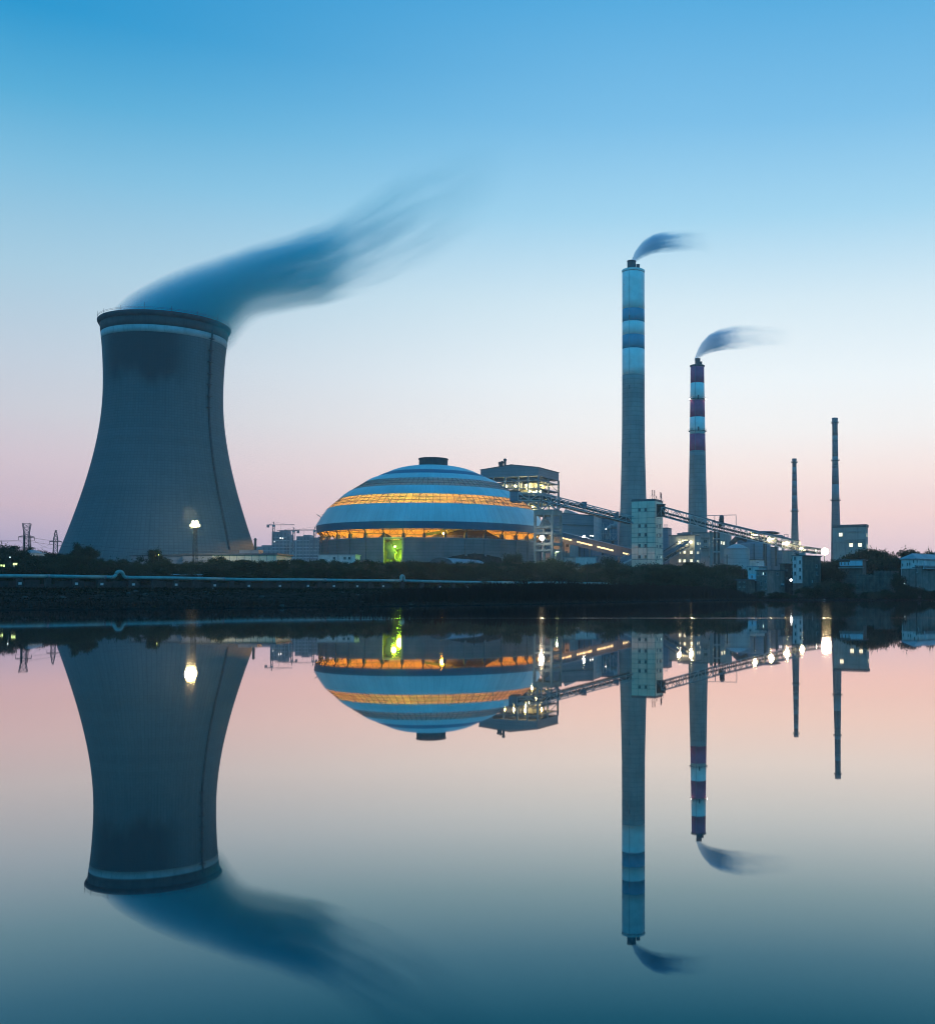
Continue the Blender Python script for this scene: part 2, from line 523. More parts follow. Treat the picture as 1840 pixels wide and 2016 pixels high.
def water_mat():
    m, nt, b = nodes('lake_water')
    nt.nodes.remove(b)
    oc = nt.nodes.new('ShaderNodeTexCoord').outputs['Object']
    # wind lanes: long patches across the lake where the surface is ruffled
    sepp = nt.nodes.new('ShaderNodeSeparateXYZ'); nt.links.new(oc, sepp.inputs[0])
    lane = noise(nt, mapping(nt, oc, (0.004, 0.03, 1.0)), 1.0, 3, 0.5)
    yy = sepp.outputs[1]
    band = mth(nt, 'MULTIPLY', mrange(nt, yy, 52, 68), mrange(nt, yy, 98, 76))
    lane_m = mth(nt, 'MULTIPLY', band, mrange(nt, lane, 0.42, 0.72))
    sway = mth(nt, 'ADD', yy, mth(nt, 'MULTIPLY', noise(nt, mapping(nt, oc, (0.012, 0.0, 1.0)), 1.0, 2), 6.0))
    thin = mth(nt, 'MULTIPLY', mth(nt, 'MULTIPLY', mrange(nt, sway, 74.0, 75.5), mrange(nt, sway, 79.0, 77.0)), mrange(nt, noise(nt, mapping(nt, oc, (0.03, 0.02, 1.0)), 1.0, 2), .35, .6))
    rg = mth(nt, 'ADD', mrange(nt, yy, 8, 75, 0.016, 0.025), mth(nt, 'ADD', mth(nt, 'MULTIPLY', lane_m, 0.012), mth(nt, 'MULTIPLY', thin, 0.075)))
    # (the thin lane: one narrow breath of wind across the whole lake)
    # mirror share by grazing angle, blue green water below
    geo = nt.nodes.new('ShaderNodeNewGeometry')
    dt = nt.nodes.new('ShaderNodeVectorMath'); dt.operation = 'DOT_PRODUCT'
    nt.links.new(geo.outputs['Incoming'], dt.inputs[0]); nt.links.new(geo.outputs['Normal'], dt.inputs[1])
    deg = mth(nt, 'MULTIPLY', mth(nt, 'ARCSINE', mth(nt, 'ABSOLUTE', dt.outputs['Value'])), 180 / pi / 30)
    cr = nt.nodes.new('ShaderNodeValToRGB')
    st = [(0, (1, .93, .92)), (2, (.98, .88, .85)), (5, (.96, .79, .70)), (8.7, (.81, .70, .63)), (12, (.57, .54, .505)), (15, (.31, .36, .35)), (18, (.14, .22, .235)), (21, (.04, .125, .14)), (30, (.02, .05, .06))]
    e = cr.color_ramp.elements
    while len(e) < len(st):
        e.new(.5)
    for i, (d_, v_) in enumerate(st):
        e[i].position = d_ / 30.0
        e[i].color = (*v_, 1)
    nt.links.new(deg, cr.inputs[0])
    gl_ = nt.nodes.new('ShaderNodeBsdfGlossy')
    nt.links.new(cr.outputs[0], gl_.inputs['Color'])      # the reflection's warm cast at grazing angles is put into this colour
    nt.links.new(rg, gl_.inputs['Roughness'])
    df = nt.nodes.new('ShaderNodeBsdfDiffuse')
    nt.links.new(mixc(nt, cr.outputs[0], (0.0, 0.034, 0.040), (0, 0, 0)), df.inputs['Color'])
    mx = nt.nodes.new('ShaderNodeAddShader')
    nt.links.new(df.outputs[0], mx.inputs[0]); nt.links.new(gl_.outputs[0], mx.inputs[1])
    nt.links.new(mx.outputs[0], nt.nodes['Material Output'].inputs['Surface'])
    return m
wv, wf = [], []
xs = [-2500, -1200, -600, -300, -150, 0, 150, 300, 600, 1200, 2500]
ys = [-250, -50, 20, 60, 100, 150, 220, 350]
mb = MB()
mb.add([(x, y, 0) for y in ys for x in xs],
       [(j * len(xs) + i, j * len(xs) + i + 1, (j + 1) * len(xs) + i + 1, (j + 1) * len(xs) + i) for j in range(len(ys) - 1) for i in range(len(xs) - 1)])
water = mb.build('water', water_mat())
water['kind'] = 'structure'; water['label'] = 'still dark lake mirroring the power plant'

def ground_mat():
    m, nt, b = nodes('mud_and_grass')
    oc = nt.nodes.new('ShaderNodeTexCoord').outputs['Object']
    sz = nt.nodes.new('ShaderNodeSeparateXYZ'); nt.links.new(oc, sz.inputs[0])
    n1 = noise(nt, oc, 0.08, 6)
    n2 = noise(nt, oc, 0.9, 5)
    mud = mixc(nt, mrange(nt, n2, 0.35, 0.65), (0.028, 0.018, 0.014), (0.072, 0.047, 0.037))
    grs = mixc(nt, mrange(nt, n2, 0.35, 0.65), (0.018, 0.020, 0.012), (0.048, 0.045, 0.028))
    hgt = mth(nt, 'ADD', sz.outputs[2], mth(nt, 'MULTIPLY', mth(nt, 'SUBTRACT', n1, 0.5), 3.0))
    c = mixc(nt, mrange(nt, hgt, 1.6, 3.0), mud, grs)
    wet = mrange(nt, sz.outputs[2], 0.25, 0.0)
    c = mixc(nt, mth(nt, 'MULTIPLY', wet, 0.6), c, (0.012, 0.011, 0.011))
    nt.links.new(c, b.inputs['Base Color'])
    b.inputs['Roughness'].default_value = 0.95
    b.inputs['Specular IOR Level'].default_value = 0.0
    bn = nt.nodes.new('ShaderNodeBump'); bn.inputs['Distance'].default_value = 0.15; bn.inputs['Strength'].default_value = 0.6
    nt.links.new(n2, bn.inputs['Height']); nt.links.new(bn.outputs[0], b.inputs['Normal'])
    return m
gx = [-2500, -1600, -1000, -700, -500, -400] + [-320 + 8 * i for i in range(66)] + [220, 260, 320, 400, 520, 800, 1200, 1800, 2500]
gs = [-30, -8, -3, 0, 1.5, 3, 5, 8, 12, 17, 23, 30, 40, 50, 62, 75, 90, 105, 120, 140, 160, 180, 200, 220, 240, 260, 285, 310, 340, 370, 400, 440, 500, 580, 700,
      900, 1300, 1900, 2450]
gv = []
for s in gs:
    for x in gx:
        y = interp(x, SHORE) + s
        gv.append((x, y, gz(x, y)))
n = len(gx)
mb = MB().add(gv, [(j * n + i, j * n + i + 1, (j + 1) * n + i + 1, (j + 1) * n + i) for j in range(len(gs) - 1) for i in range(n - 1)])
ground = mb.build('ground', ground_mat(), smooth_=True)
ground['kind'] = 'structure'; ground['label'] = 'muddy bank rising to the plant yard'

# pale bare hill far away at the right edge
hill_m = pm('bare_hill', (0.42, 0.34, 0.30), 0.95, 0.12, 0.01)
hc = W(1890, 1080, 1250)
mb = MB()
prof = [(190 * (1 - k / 12.0) , 7.5 + 62 * smooth(0, 1, k / 12.0)) for k in range(12)] + [(4, 69.6)]
mb.lathe(prof, 28)
for i, v in enumerate(mb.v):
    w_ = 1 + 0.13 * sin(v[0] * 0.05 + v[1] * 0.03)
    mb.v[i] = (v[0] * w_, v[1] * w_, v[2])
hill = mb.build('hill', hill_m, smooth_=True, loc=(hc.x + 40, hc.y, 0))
hill['kind'] = 'structure'; hill['label'] = 'pale bare hill at the right edge'

# ================================================================ cooling tower
CTD = 538.0
ctx = (W(312.5, 1080, CTD).x + W(331, 645, CTD).x) / 2
TOWER_BEARING = -atan2(ctx, CTD)
CT_G, CT_TOP = 8.0, W(331, 637, CTD).z
ct = thing('cooling_tower', 'huge waisted concrete cooling tower pouring smoke, with a pale ring below its rim', 'cooling tower', (ctx, CTD, 0))
CA, CZ0 = 27.7, 103.0
def ct_r(z):
    return CA * sqrt(1 + ((z - CZ0) / (63.0 if z < CZ0 else 82.0)) ** 2)

def tower_mat():
    m, nt, b = nodes('cast_tower_shell')
    oc = nt.nodes.new('ShaderNodeTexCoord').outputs['Object']
    s = nt.nodes.new('ShaderNodeSeparateXYZ'); nt.links.new(oc, s.inputs[0])
    ang = mth(nt, 'ARCTAN2', s.outputs[1], s.outputs[0])
    u = mth(nt, 'MULTIPLY', ang, 132 / (2 * pi))
    v = mth(nt, 'MULTIPLY', s.outputs[2], 1 / 1.35)
    lu = mth(nt, 'LESS_THAN', mth(nt, 'FRACT', u), 0.16)
    lv = mth(nt, 'LESS_THAN', mth(nt, 'FRACT', v), 0.22)
    comb = nt.nodes.new('ShaderNodeCombineXYZ')
    nt.links.new(mth(nt, 'FLOOR', u), comb.inputs[0]); nt.links.new(mth(nt, 'FLOOR', v), comb.inputs[1])
    wn_ = nt.nodes.new('ShaderNodeTexWhiteNoise'); wn_.noise_dimensions = '2D'
    nt.links.new(comb.outputs[0], wn_.inputs['Vector'])
    col_n = nt.nodes.new('ShaderNodeTexWhiteNoise'); col_n.noise_dimensions = '1D'
    nt.links.new(mth(nt, 'FLOOR', u), col_n.inputs['W'])
    row_n = nt.nodes.new('ShaderNodeTexWhiteNoise'); row_n.noise_dimensions = '1D'
    nt.links.new(mth(nt, 'FLOOR', mth(nt, 'MULTIPLY', s.outputs[2], 1 / 4.05)), row_n.inputs['W'])
    base = (0.14, 0.178, 0.184)
    big = mrange(nt, noise(nt, mapping(nt, oc, (0.02, 0.02, 0.012)), 1.0, 4), 0.3, 0.7)
    c = mixc(nt, big, tuple(x * 0.86 for x in base), tuple(x * 1.1 for x in base))
    c = mixc(nt, mth(nt, 'MULTIPLY', wn_.outputs['Value'], 0.22), c, tuple(x * 0.55 for x in base))
    c = mixc(nt, mth(nt, 'MULTIPLY', col_n.outputs['Value'], 0.16), c, tuple(x * 0.6 for x in base))
    c = mixc(nt, mth(nt, 'MULTIPLY', row_n.outputs['Value'], 0.20), c, tuple(x * 1.25 for x in base))
    c = mixc(nt, mth(nt, 'MULTIPLY', mth(nt, 'MAXIMUM', lu, lv), 0.30), c, tuple(x * 0.5 for x in base))
    # rain streaks
    cu = nt.nodes.new('ShaderNodeCombineXYZ')
    nt.links.new(mth(nt, 'MULTIPLY', ang, 26.0), cu.inputs[0]); nt.links.new(mth(nt, 'MULTIPLY', s.outputs[2], 0.035), cu.inputs[1])
    st = mrange(nt, noise(nt, cu.outputs[0], 1.0, 5, 0.65), 0.5, 0.72)
    c = mixc(nt, mth(nt, 'MULTIPLY', st, 0.33), c, tuple(x * 0.55 for x in base))
    # dark patch on the upper left of the shell, with an uneven lower edge
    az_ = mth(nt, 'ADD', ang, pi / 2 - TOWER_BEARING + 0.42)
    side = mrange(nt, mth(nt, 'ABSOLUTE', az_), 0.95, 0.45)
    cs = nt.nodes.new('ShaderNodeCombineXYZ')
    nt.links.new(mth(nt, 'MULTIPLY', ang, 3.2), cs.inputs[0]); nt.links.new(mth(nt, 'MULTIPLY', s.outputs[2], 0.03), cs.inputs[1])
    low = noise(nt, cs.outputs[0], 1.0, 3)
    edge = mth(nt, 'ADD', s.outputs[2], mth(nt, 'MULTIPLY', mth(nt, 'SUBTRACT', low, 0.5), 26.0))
    dark_patch = mth(nt, 'MULTIPLY', side, mrange(nt, edge, 99, 112))
    c = mixc(nt, mth(nt, 'MULTIPLY', dark_patch, 0.80), c, (0.04, 0.05, 0.055))
    nt.links.new(c, b.inputs['Base Color'])
    b.inputs['Roughness'].default_value = 0.9
    b.inputs['Specular IOR Level'].default_value = 0.2
    bn = nt.nodes.new('ShaderNodeBump'); bn.inputs['Distance'].default_value = 0.08
    nt.links.new(mth(nt, 'MAXIMUM', lu, lv), bn.inputs['Height']); nt.links.new(bn.outputs[0], b.inputs['Normal'])
    return m
ZB = 15.0
zt = CT_TOP - 3.2
outer = [(ct_r(ZB + (zt - ZB) * k / 44), ZB + (zt - ZB) * k / 44) for k in range(45)]
inner = [(r - 0.5, z) for r, z in reversed(outer)]
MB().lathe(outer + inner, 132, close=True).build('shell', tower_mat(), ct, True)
# white ring a little below the rim, standing 4 cm proud
zb1, zb0 = zt - 4.4, zt - 7.7
MB().lathe([(ct_r(z) + 0.06, z) for z in (zb0, (zb0 + zb1) / 2, zb1)] + [(ct_r(z) + 0.01, z) for z in (zb1, (zb0 + zb1) / 2, zb0)], 132, close=True
           ).build('painted_ring', pm('white_ring_paint', (0.44, 0.45, 0.45), 0.8, 0.12, 0.15, 0.4), ct, True)
MB().lathe([(ct_r(z) + 0.06, z) for z in (zb1 + 0.05, zt - 2, zt)] + [(ct_r(z) + 0.01, z) for z in (zt, zt - 2, zb1 + 0.05)], 132, close=True
           ).build('dark_top_course', pm('sooty_concrete', (0.085, 0.085, 0.085), 0.9, 0.2, 0.15, 0.4), ct, True)
rt = ct_r(zt)
MB().lathe([(rt - 0.5, zt + 0.02), (rt + 0.5, zt + 0.02), (rt + 1.15, zt + 1.2), (rt + 1.25, zt + 2.0), (rt + 0.9, zt + 2.4), (rt - 0.4, zt + 2.4)], 132, close=True
           ).build('rim', pm('dark_rim_concrete', (0.07, 0.07, 0.075), 0.9, 0.2, 0.3), ct, True)
rail = MB()
for hh in (0.6, 1.15):
    rail.lathe([(rt + 1.0, zt + 2.4 + hh), (rt + 1.06, zt + 2.4 + hh), (rt + 1.06, zt + 2.48 + hh)], 96, close=True)
rail.build('rim_railing', M['dark_steel'], ct)
for k in range(16):
    a = 2 * pi * k / 16 + 0.1
    MB().tube(((rt + 1.03) * cos(a), (rt + 1.03) * sin(a), zt + 2.3), ((rt + 1.03) * cos(a), (rt + 1.03) * sin(a), zt + 4.6 + (k % 3 == 0) * 1.2), 0.07, 5
              ).build('lightning_rod', M['dark_steel'], ct)
MB().lathe([(ct_r(ZB) + 0.5, ZB - 0.02), (ct_r(ZB) + 0.5, ZB - 1.6), (ct_r(ZB) - 0.9, ZB - 1.6), (ct_r(ZB) - 0.9, ZB - 0.02)], 96, close=True
           ).build('ring_beam', M['concrete'], ct)
lg = None
for k in range(36):
    a = 2 * pi * k / 36
    r0, r1 = ct_r(ZB) + 2.5, ct_r(ZB) - 0.2
    for sgn in (-1, 1):
        b_ = a + sgn * pi / 36
        MB().bar((r0 * cos(a), r0 * sin(a), 6.4), (r1 * cos(b_), r1 * sin(b_), ZB - 1.55), 0.8).build('leg', M['concrete'], ct)
# stair line: runs down the shell on its right side; landings with brackets on the upper part
tow = Vector((-ctx, -CTD, 0)).normalized()
def shell_pt(px, py, out=0.0):
    """front point of the shell seen at px,py"""
    x, y, z = ray(px, py)
    o = Vector((0, 0, CH)) - Vector((ctx, CTD, 0))
    d = Vector((x, y, z))
    t, best = 430 / y, None
    while t < 560 / y:
        p = o + d * t
        if hypot(p.x, p.y) <= ct_r(p.z) + out:
            return p
        t += 0.12 / y
    return o + d * (CTD / y)
stair = [(417, 664), (415, 700), (413, 750), (412, 790), (413, 830), (416, 870), (420, 905), (427, 950), (436, 1000), (446, 1040), (456, 1084)]
stair = [((0 + zx / 1.92) / 1.6728, (950 + zy / 1.92) / 1.6728) for zx, zy in
         ((1345, 262), (1338, 330), (1332, 470), (1326, 600), (1322, 760), (1330, 920), (1345, 1060), (1362, 1180), (1385, 1310), (1410, 1430), (1432, 1545), (1452, 1650))]
pts = [shell_pt(*p, 0.25) for p in stair]
MB().path(pts, [0.55] * len(pts), 6).build('ladder_cage', M['dark_steel'], ct)
trp = [p + Vector((0, 0, 0)) for p in pts[1:5]]
for i, zy in enumerate((318, 392, 465, 540, 608, 682, 752)):
    py = (950 + zy / 1.92) / 1.6728
    px = (interp(zy, [(262, 1345), (470, 1332), (760, 1322)]) / 1.92) / 1.6728
    p = shell_pt(px, py, 0.6)
    rad = Vector((p.x, p.y, 0)).normalized(); tan = Vector((-rad.y, rad.x, 0))
    mb = MB()
    for a, b_ in ((-1.6, 1.2),):
        mb.bar(p + tan * a, p + tan * b_, 1.3, 0.25)
    mb.bar(p + rad * 0.5 + tan * a, p + rad * 0.5 + tan * b_ + Vector((0, 0, 0)), 0.08, 0.08)
    mb.bar(p + rad * 0.5 + Vector((0, 0, 1.1)) + tan * a, p + rad * 0.5 + Vector((0, 0, 1.1)) + tan * b_, 0.08, 0.08)
    mb.bar(p - rad * 0.3 - Vector((0, 0, 1.5)), p + rad * 0.5, 0.18)
    mb.build('stair_landing', M['dark_steel'], ct)

# ================================================================ chimneys
def chimney(name, label, px, d, prof_px, bands, shaft_m, cap=None, flues=(), rings=(), doors=(), ladder=True, n=40):
    """prof_px: (sheet y, half width in sheet pixels) from the top down; bands: (y0, y1, material) painted courses"""
    x0 = (px - PX) / F * d
    g = gz(x0, d)
    t = thing(name, label, 'chimney', (x0, d, 0))
    zz = lambda y: W(px, y, d).z
    zs = sorted((zz(y), hw * d / F) for y, hw in prof_px)
    zs = [(g - 1, zs[0][1] + (zs[0][0] - g) * (zs[0][1] - zs[1][1]) / (zs[1][0] - zs[0][0]))] + zs
    rr = lambda z: interp(z, zs)
    def course(name_, a, b, m):
        k = max(2, int(abs(b - a) / 5))
        zl = [a + (b - a) * i / k for i in range(k + 1)]
        pr = [(rr(z), z) for z in zl]
        return MB().lathe(pr + [(r - 0.4, z) for r, z in reversed(pr)], n, close=True).build(name_, m, t, True)
    top = zs[-1][0]
    low = min([zz(b[1]) for b in bands] + [top])
    course('shaft', g - 1, low, shaft_m)
    for (ya, yb, m) in bands:
        course('painted_band', zz(yb) + 0.004, zz(ya) - 0.004, m)
    if cap:
        y, hw, hgt, m = cap
        r = hw * d / F
        rs = rr(top)
        MB().lathe([(rs - 0.3, top), (rs + 0.05, top), (r, top + hgt * 0.45), (r, top + hgt), (rs * 0.4, top + hgt + 0.15), (0.02, top + hgt + 0.2)], n).build('cap', m, t)
    for (fx, fr, fy, m) in flues:
        xx = W(fx, fy, d).x - x0
        z1 = zz(fy)
        r = fr * d / F
        MB().lathe([(r, top), (r, z1 - 0.5), (r * 1.04, z1 - 0.5), (r * 1.04, z1), (r * 0.86, z1), (r * 0.86, z1 - 3)], 24, cx=xx).build('flue', m, t, True)
    for y, dr in rings:
        z = zz(y); r = rr(z)
        p_ = MB().lathe([(r, z - 0.2), (r + dr, z - 0.2), (r + dr, z), (r, z)], n, close=True).build('platform', M['dark_steel'], t)
        rl = MB()
        for hh in (0.6, 1.2):
            rl.lathe([(r + dr - 0.06, z + hh), (r + dr, z + hh), (r + dr, z + hh + 0.06)], n, close=True)
        for k in range(14):
            a = 2 * pi * k / 14
            rl.bar(((r + dr - 0.03) * cos(a), (r + dr - 0.03) * sin(a), z), ((r + dr - 0.03) * cos(a), (r + dr - 0.03) * sin(a), z + 1.2), 0.06)
        rl.build('railing', M['dark_steel'], p_)
    for dx, y in doors:
        z = zz(y); r = rr(z)
        xx = dx * d / F
        yy = -sqrt(max(0, r * r - xx * xx))
        MB().box(xx - 0.5, xx + 0.5, yy - 0.08, yy + 0.4, z - 1.4, z + 1.4).build('hatch', M['roof_dark'], t)
    if ladder:
        a = -pi / 2 - 0.35
        zl = [g + (top - g) * i / 10 for i in range(11)]
        MB().path([((rr(z) + 0.25) * cos(a), (rr(z) + 0.25) * sin(a), z) for z in zl], 0.09, 5).build('ladder', M['steel'], t)
    return t, x0, g

zA = lambda y: (720 + y / 3.68) / 1.6728
wp, bp = M['white_paint'], M['blue_paint']
c1 = chimney('chimney', 'tallest chimney, very wide, with pale and blue painted bands and two flues', 1246.2, 700,
             [(zA(655), 22.2), (zA(1100), 22.2), (zA(1893), 22.3), (790, 22.3), (860, 22.6), (900, 23.4), (950, 24.6), (1000, 26), (1050, 28), (1100, 30)],
             [(zA(662), zA(1110), wp), (zA(1110), zA(1264), bp), (zA(1264), zA(1424), wp), (zA(1424), zA(1590), bp), (zA(1590), zA(1906), wp)],
             M['shaft'], cap=(0, 23.0, 1.3, wp),
             flues=((1242.6, 8.6, zA(514), M['roof_dark']), (1255.2, 3.6, zA(556), M['roof_dark'])),
             doors=((-7.5, zA(1225)), (-7.5, 766), (-7.5, 897)))
rp = M['red_paint']
zB = lambda y: (1240 + y / 3.68) / 1.6728
c2 = chimney('chimney', 'second tallest chimney with dark red and pale painted bands and a smoking flue', 1373.0, 760,
             [(723, 13.6), (754, 13.8), (888, 15.9), (1000, 18.2), (1090, 20)],
             [(723, zB(84), rp), (zB(84), zB(291), wp), (zB(291), zB(497), rp), (zB(497), zB(702), wp), (zB(702), zB(905), rp)],
             M['shaft'], cap=(0, 14.7, 1.2, M['roof_dark']),
             flues=((1372.6, 5.2, 706, M['roof_dark']), (1379.3, 2.2, 712, M['roof_dark'])),
             rings=((zB(278), 0.9), (zB(662), 0.9)), doors=((1.0, zB(262)), (1.0, zB(645))))
for y in (zB(275),):
    for s_ in (-1, 1):
        p = W(1373 + s_ * 15.6, y, 757)
        MB().lathe([(0.02, -0.4), (0.35, -0.25), (0.42, 0.1), (0.2, 0.4), (0.02, 0.45)], 10).build('warning_light', em('strobe_glass', (1, 0.95, 0.95), 6), c2[0], loc=(p.x - c2[1], p.y - 760, p.z))
zS = lambda y: (1480 + y / 3.067) / 1.6728
fm, fp = M['shaft_far'], M['shaft_pale']
c3 = chimney('chimney', 'thin smokeless chimney, the shortest of the four, with faded bands', 1564.2, 900,
             [(902, 4.7), (912, 4.1), (1000, 5.8), (1070, 7.6), (1100, 8.4)],
             [(903, zS(178), fm), (zS(178), zS(248), fp), (zS(248), zS(318), fm), (zS(318), zS(388), fp), (zS(388), zS(467), fm), (zS(467), zS(530), fp),
              (zS(530), zS(600), fm), (zS(600), zS(625), fp)],
             M['shaft_far'], rings=((zS(133), 1.0), (zS(625), 1.0)), n=24)
c4 = chimney('chimney', 'slim smokeless chimney rising behind the square block with lit windows', 1645.0, 900,
             [(822, 5.9), (832, 5.3), (907, 5.9), (985, 7.6), (1040, 8.8), (1100, 10)],
             [(823, 858, fm), (858, 870, fp), (870, 899, fm), (899, 916, fp), (916, zS(190), fm), (zS(190), zS(355), fm), (zS(355), zS(517), fp)],
             M['shaft_far'], rings=((832.5, 1.1), (907, 1.1), (zS(517), 1.1)), n=24)

# ================================================================ coal dome
DD = 590.0
dpos = W(853, 905, DD)
DX = dpos.x
TH = atan2(DX, DD)                                   # bearing of the dome from the camera (negative: to the left)
dg = gz(DX, DD)
dome = thing('coal_dome', 'broad domed coal store with blue and glowing amber bands on a round concrete wall', 'dome', (DX, DD, 0))
A0 = -pi / 2 - TH                                    # direction (in x,y) from the axis towards the camera
def dpt(r, phi, z):
    """phi measured from the side facing the camera, positive to the left"""
    a = A0 - phi
    return Vector((r * cos(a), r * sin(a), z))
LAT = dict(A=(60.8, 34.2), B=(61.4, 37.9), C=(55.4, 47.4), D=(49.6, 52.6), E=(43.4, 57.5), F=(36.4, 62.0), G=(30.4, 65.2), H=(25.2, 67.6), I=(7.9, 72.0))
def band(name, p, q, m, sag=0.35, n=128):
    (r0, z0), (r1, z1) = p, q
    k = 5
    pr = []
    for i in range(k + 1):
        t = i / k
        bu = sag * 4 * t * (1 - t)
        pr.append((r0 + (r1 - r0) * t + bu, z0 + (z1 - z0) * t + bu))
    return MB().lathe(pr, n).build(name, m, dome, True)
LINING = pm('roof_lining', (0.62, 0.52, 0.38), 0.9, 0.1, 0.1)
band('dark_eaves_band', LAT['A'], LAT['B'], M['dome_dark'], 0.0)
band('roof_band', LAT['B'], LAT['C'], M['dome_light'], 0.12)
band('roof_band', LAT['D'], LAT['E'], M['dome_light'], 0.2)
band('roof_band', LAT['F'], LAT['G'], M['dome_light'], 0.2)
band('dark_roof_band', LAT['G'], LAT['H'], M['dome_dark'], 0.1)
band('crown_band', LAT['H'], LAT['I'], M['dome_light'], 0.8)
# warm grey lining on the inside of the closed bands
for a, b_ in (('A', 'B'), ('B', 'C'), ('D', 'E'), ('F', 'G'), ('G', 'H'), ('H', 'I')):
    (r0, z0), (r1, z1) = LAT[a], LAT[b_]
    MB().lathe([(r0 - .35, z0 + .0), ((r0 + r1) / 2 - .2, (z0 + z1) / 2), (r1 - .35, z1 - .25)], 96).build('roof_lining', LINING, dome, True)
# seams running up the cladding
for phi in (12, 46, -28, -52, 80):
    mb = MB()
    for a, b_ in (('B', 'C'), ('D', 'E'), ('F', 'G')):
        (r0, z0), (r1, z1) = LAT[a], LAT[b_]
        mb.path([dpt(r0 + (r1 - r0) * t + 0.16 * 4 * t * (1 - t) + .1, R(phi), z0 + (z1 - z0) * t + 0.16 * 4 * t * (1 - t) + .1) for t in (0, .25, .5, .75, 1)], 0.09, 4)
    mb.build('seam', M['dome_light'], dome)
# lantern on top
MB().lathe([(7.6, 71.2), (7.6, 75.6), (8.0, 75.6), (8.0, 76.2), (7.4, 76.2), (7.4, 72.2)], 40, close=True).build('lantern', M['dark_steel'], dome)
for k in range(40):
    a = 2 * pi * k / 40
    MB().bar((7.66 * cos(a), 7.66 * sin(a), 72.0), (7.66 * cos(a), 7.66 * sin(a), 75.6), 0.16).build('louvre', M['roof_dark'], dome)
MB().lathe([(7.9, 76.2), (0.02, 76.9)], 40).build('lantern_roof', M['roof_dark'], dome)

def translucent_mat(name, col, tr, mixf):
    m, nt, bs = nodes(name)
    nt.nodes.remove(bs)
    oc = nt.nodes.new('ShaderNodeTexCoord').outputs['Object']
    nz = mrange(nt, noise(nt, oc, 0.25, 3), 0.35, 0.65)
    d = nt.nodes.new('ShaderNodeBsdfDiffuse'); t = nt.nodes.new('ShaderNodeBsdfTranslucent')
    nt.links.new(mixc(nt, nz, tuple(c * 0.85 for c in col), col), d.inputs[0])
    nt.links.new(mixc(nt, nz, tuple(c * 0.75 for c in tr), tr), t.inputs[0])
    mx = nt.nodes.new('ShaderNodeMixShader'); mx.inputs[0].default_value = mixf
    nt.links.new(d.outputs[0], mx.inputs[1]); nt.links.new(t.outputs[0], mx.inputs[2])
    nt.links.new(mx.outputs[0], nt.nodes['Material Output'].inputs['Surface'])
    return m
pane_m = translucent_mat('amber_sheet', (0.50, 0.42, 0.33), (0.9, 0.82, 0.62), 0.55)
pane_dull = translucent_mat('dim_sheet', (0.40, 0.41, 0.37), (0.24, 0.26, 0.20), 0.16)  # upper band's weaker glow is put into this duller sheet colour
NM = 96
def panes(p, q, rows, pane_m):
    (r0, z0), (r1, z1) = p, q
    rest = MB()
    for j in range(rows):
        ta, tb = j / rows, (j + 1) / rows
        ra, rb = r0 + (r1 - r0) * ta, r0 + (r1 - r0) * tb
        za, zb = z0 + (z1 - z0) * ta, z0 + (z1 - z0) * tb
        w2 = pi / NM
        e = 0.012
        def quad(mb, a):
            h = w2 * (1 - 0.03)
            q4 = [(ra, za + .04, -h), (ra, za + .04, h), (rb, zb - .04, h), (rb, zb - .04, -h)]
            o1 = [((r + .0) * cos(a + t), (r + .0) * sin(a + t), z) for r, z, t in q4]
            o2 = [((r - .08) * cos(a + t), (r - .08) * sin(a + t), z - .05) for r, z, t in q4]
            mb.add(o1, [(0, 1, 2, 3)])
        one = MB(); quad(one, 0.0)
        me = one.mesh('pane', pane_m)
        for k in range(NM):
            a = A0 + 2 * pi * (k + 0.5) / NM
            dphi = (a - A0 + pi) % (2 * pi) - pi
            if abs(dphi) < R(102) if rows == 2 else abs(dphi) < R(60):
                place('pane', me, dome, rotz=a)
            else:
                quad(rest, a)
    o = rest.build('pane_field', pane_m, dome)
    o['kind'] = 'stuff'
panes(LAT['C'], LAT['D'], 2, pane_m)
panes(LAT['E'], LAT['F'], 2, pane_dull)
# glazing bars and braces over the glazed bands
def bars(p, q, rows):
    (r0, z0), (r1, z1) = p, q
    mb = MB()
    for k in range(NM):
        a = A0 + 2 * pi * k / NM
        mb.bar(((r0 + .06) * cos(a), (r0 + .06) * sin(a), z0), ((r1 + .06) * cos(a), (r1 + .06) * sin(a), z1), 0.22, 0.12)
        if k % 3 == 0:
            a2 = a + 2 * pi / NM * (1.3 if k % 6 else -1.3)
            mb.bar(((r0 - .2) * cos(a), (r0 - .2) * sin(a), z0), ((r1 - .2) * cos(a2), (r1 - .2) * sin(a2), z1), 0.28, 0.28)
    for j in range(1, rows):
        t = j / rows
        mb.lathe([(r0 + (r1 - r0) * t + .03, z0 + (z1 - z0) * t - .1), (r0 + (r1 - r0) * t + .12, z0 + (z1 - z0) * t - .06), (r0 + (r1 - r0) * t + .12, z0 + (z1 - z0) * t + .1)],
                 NM, close=True)
    o = mb.build('glazing_bars', M['dark_steel'], dome)
bars(LAT['C'], LAT['D'], 3)
bars(LAT['E'], LAT['F'], 3)
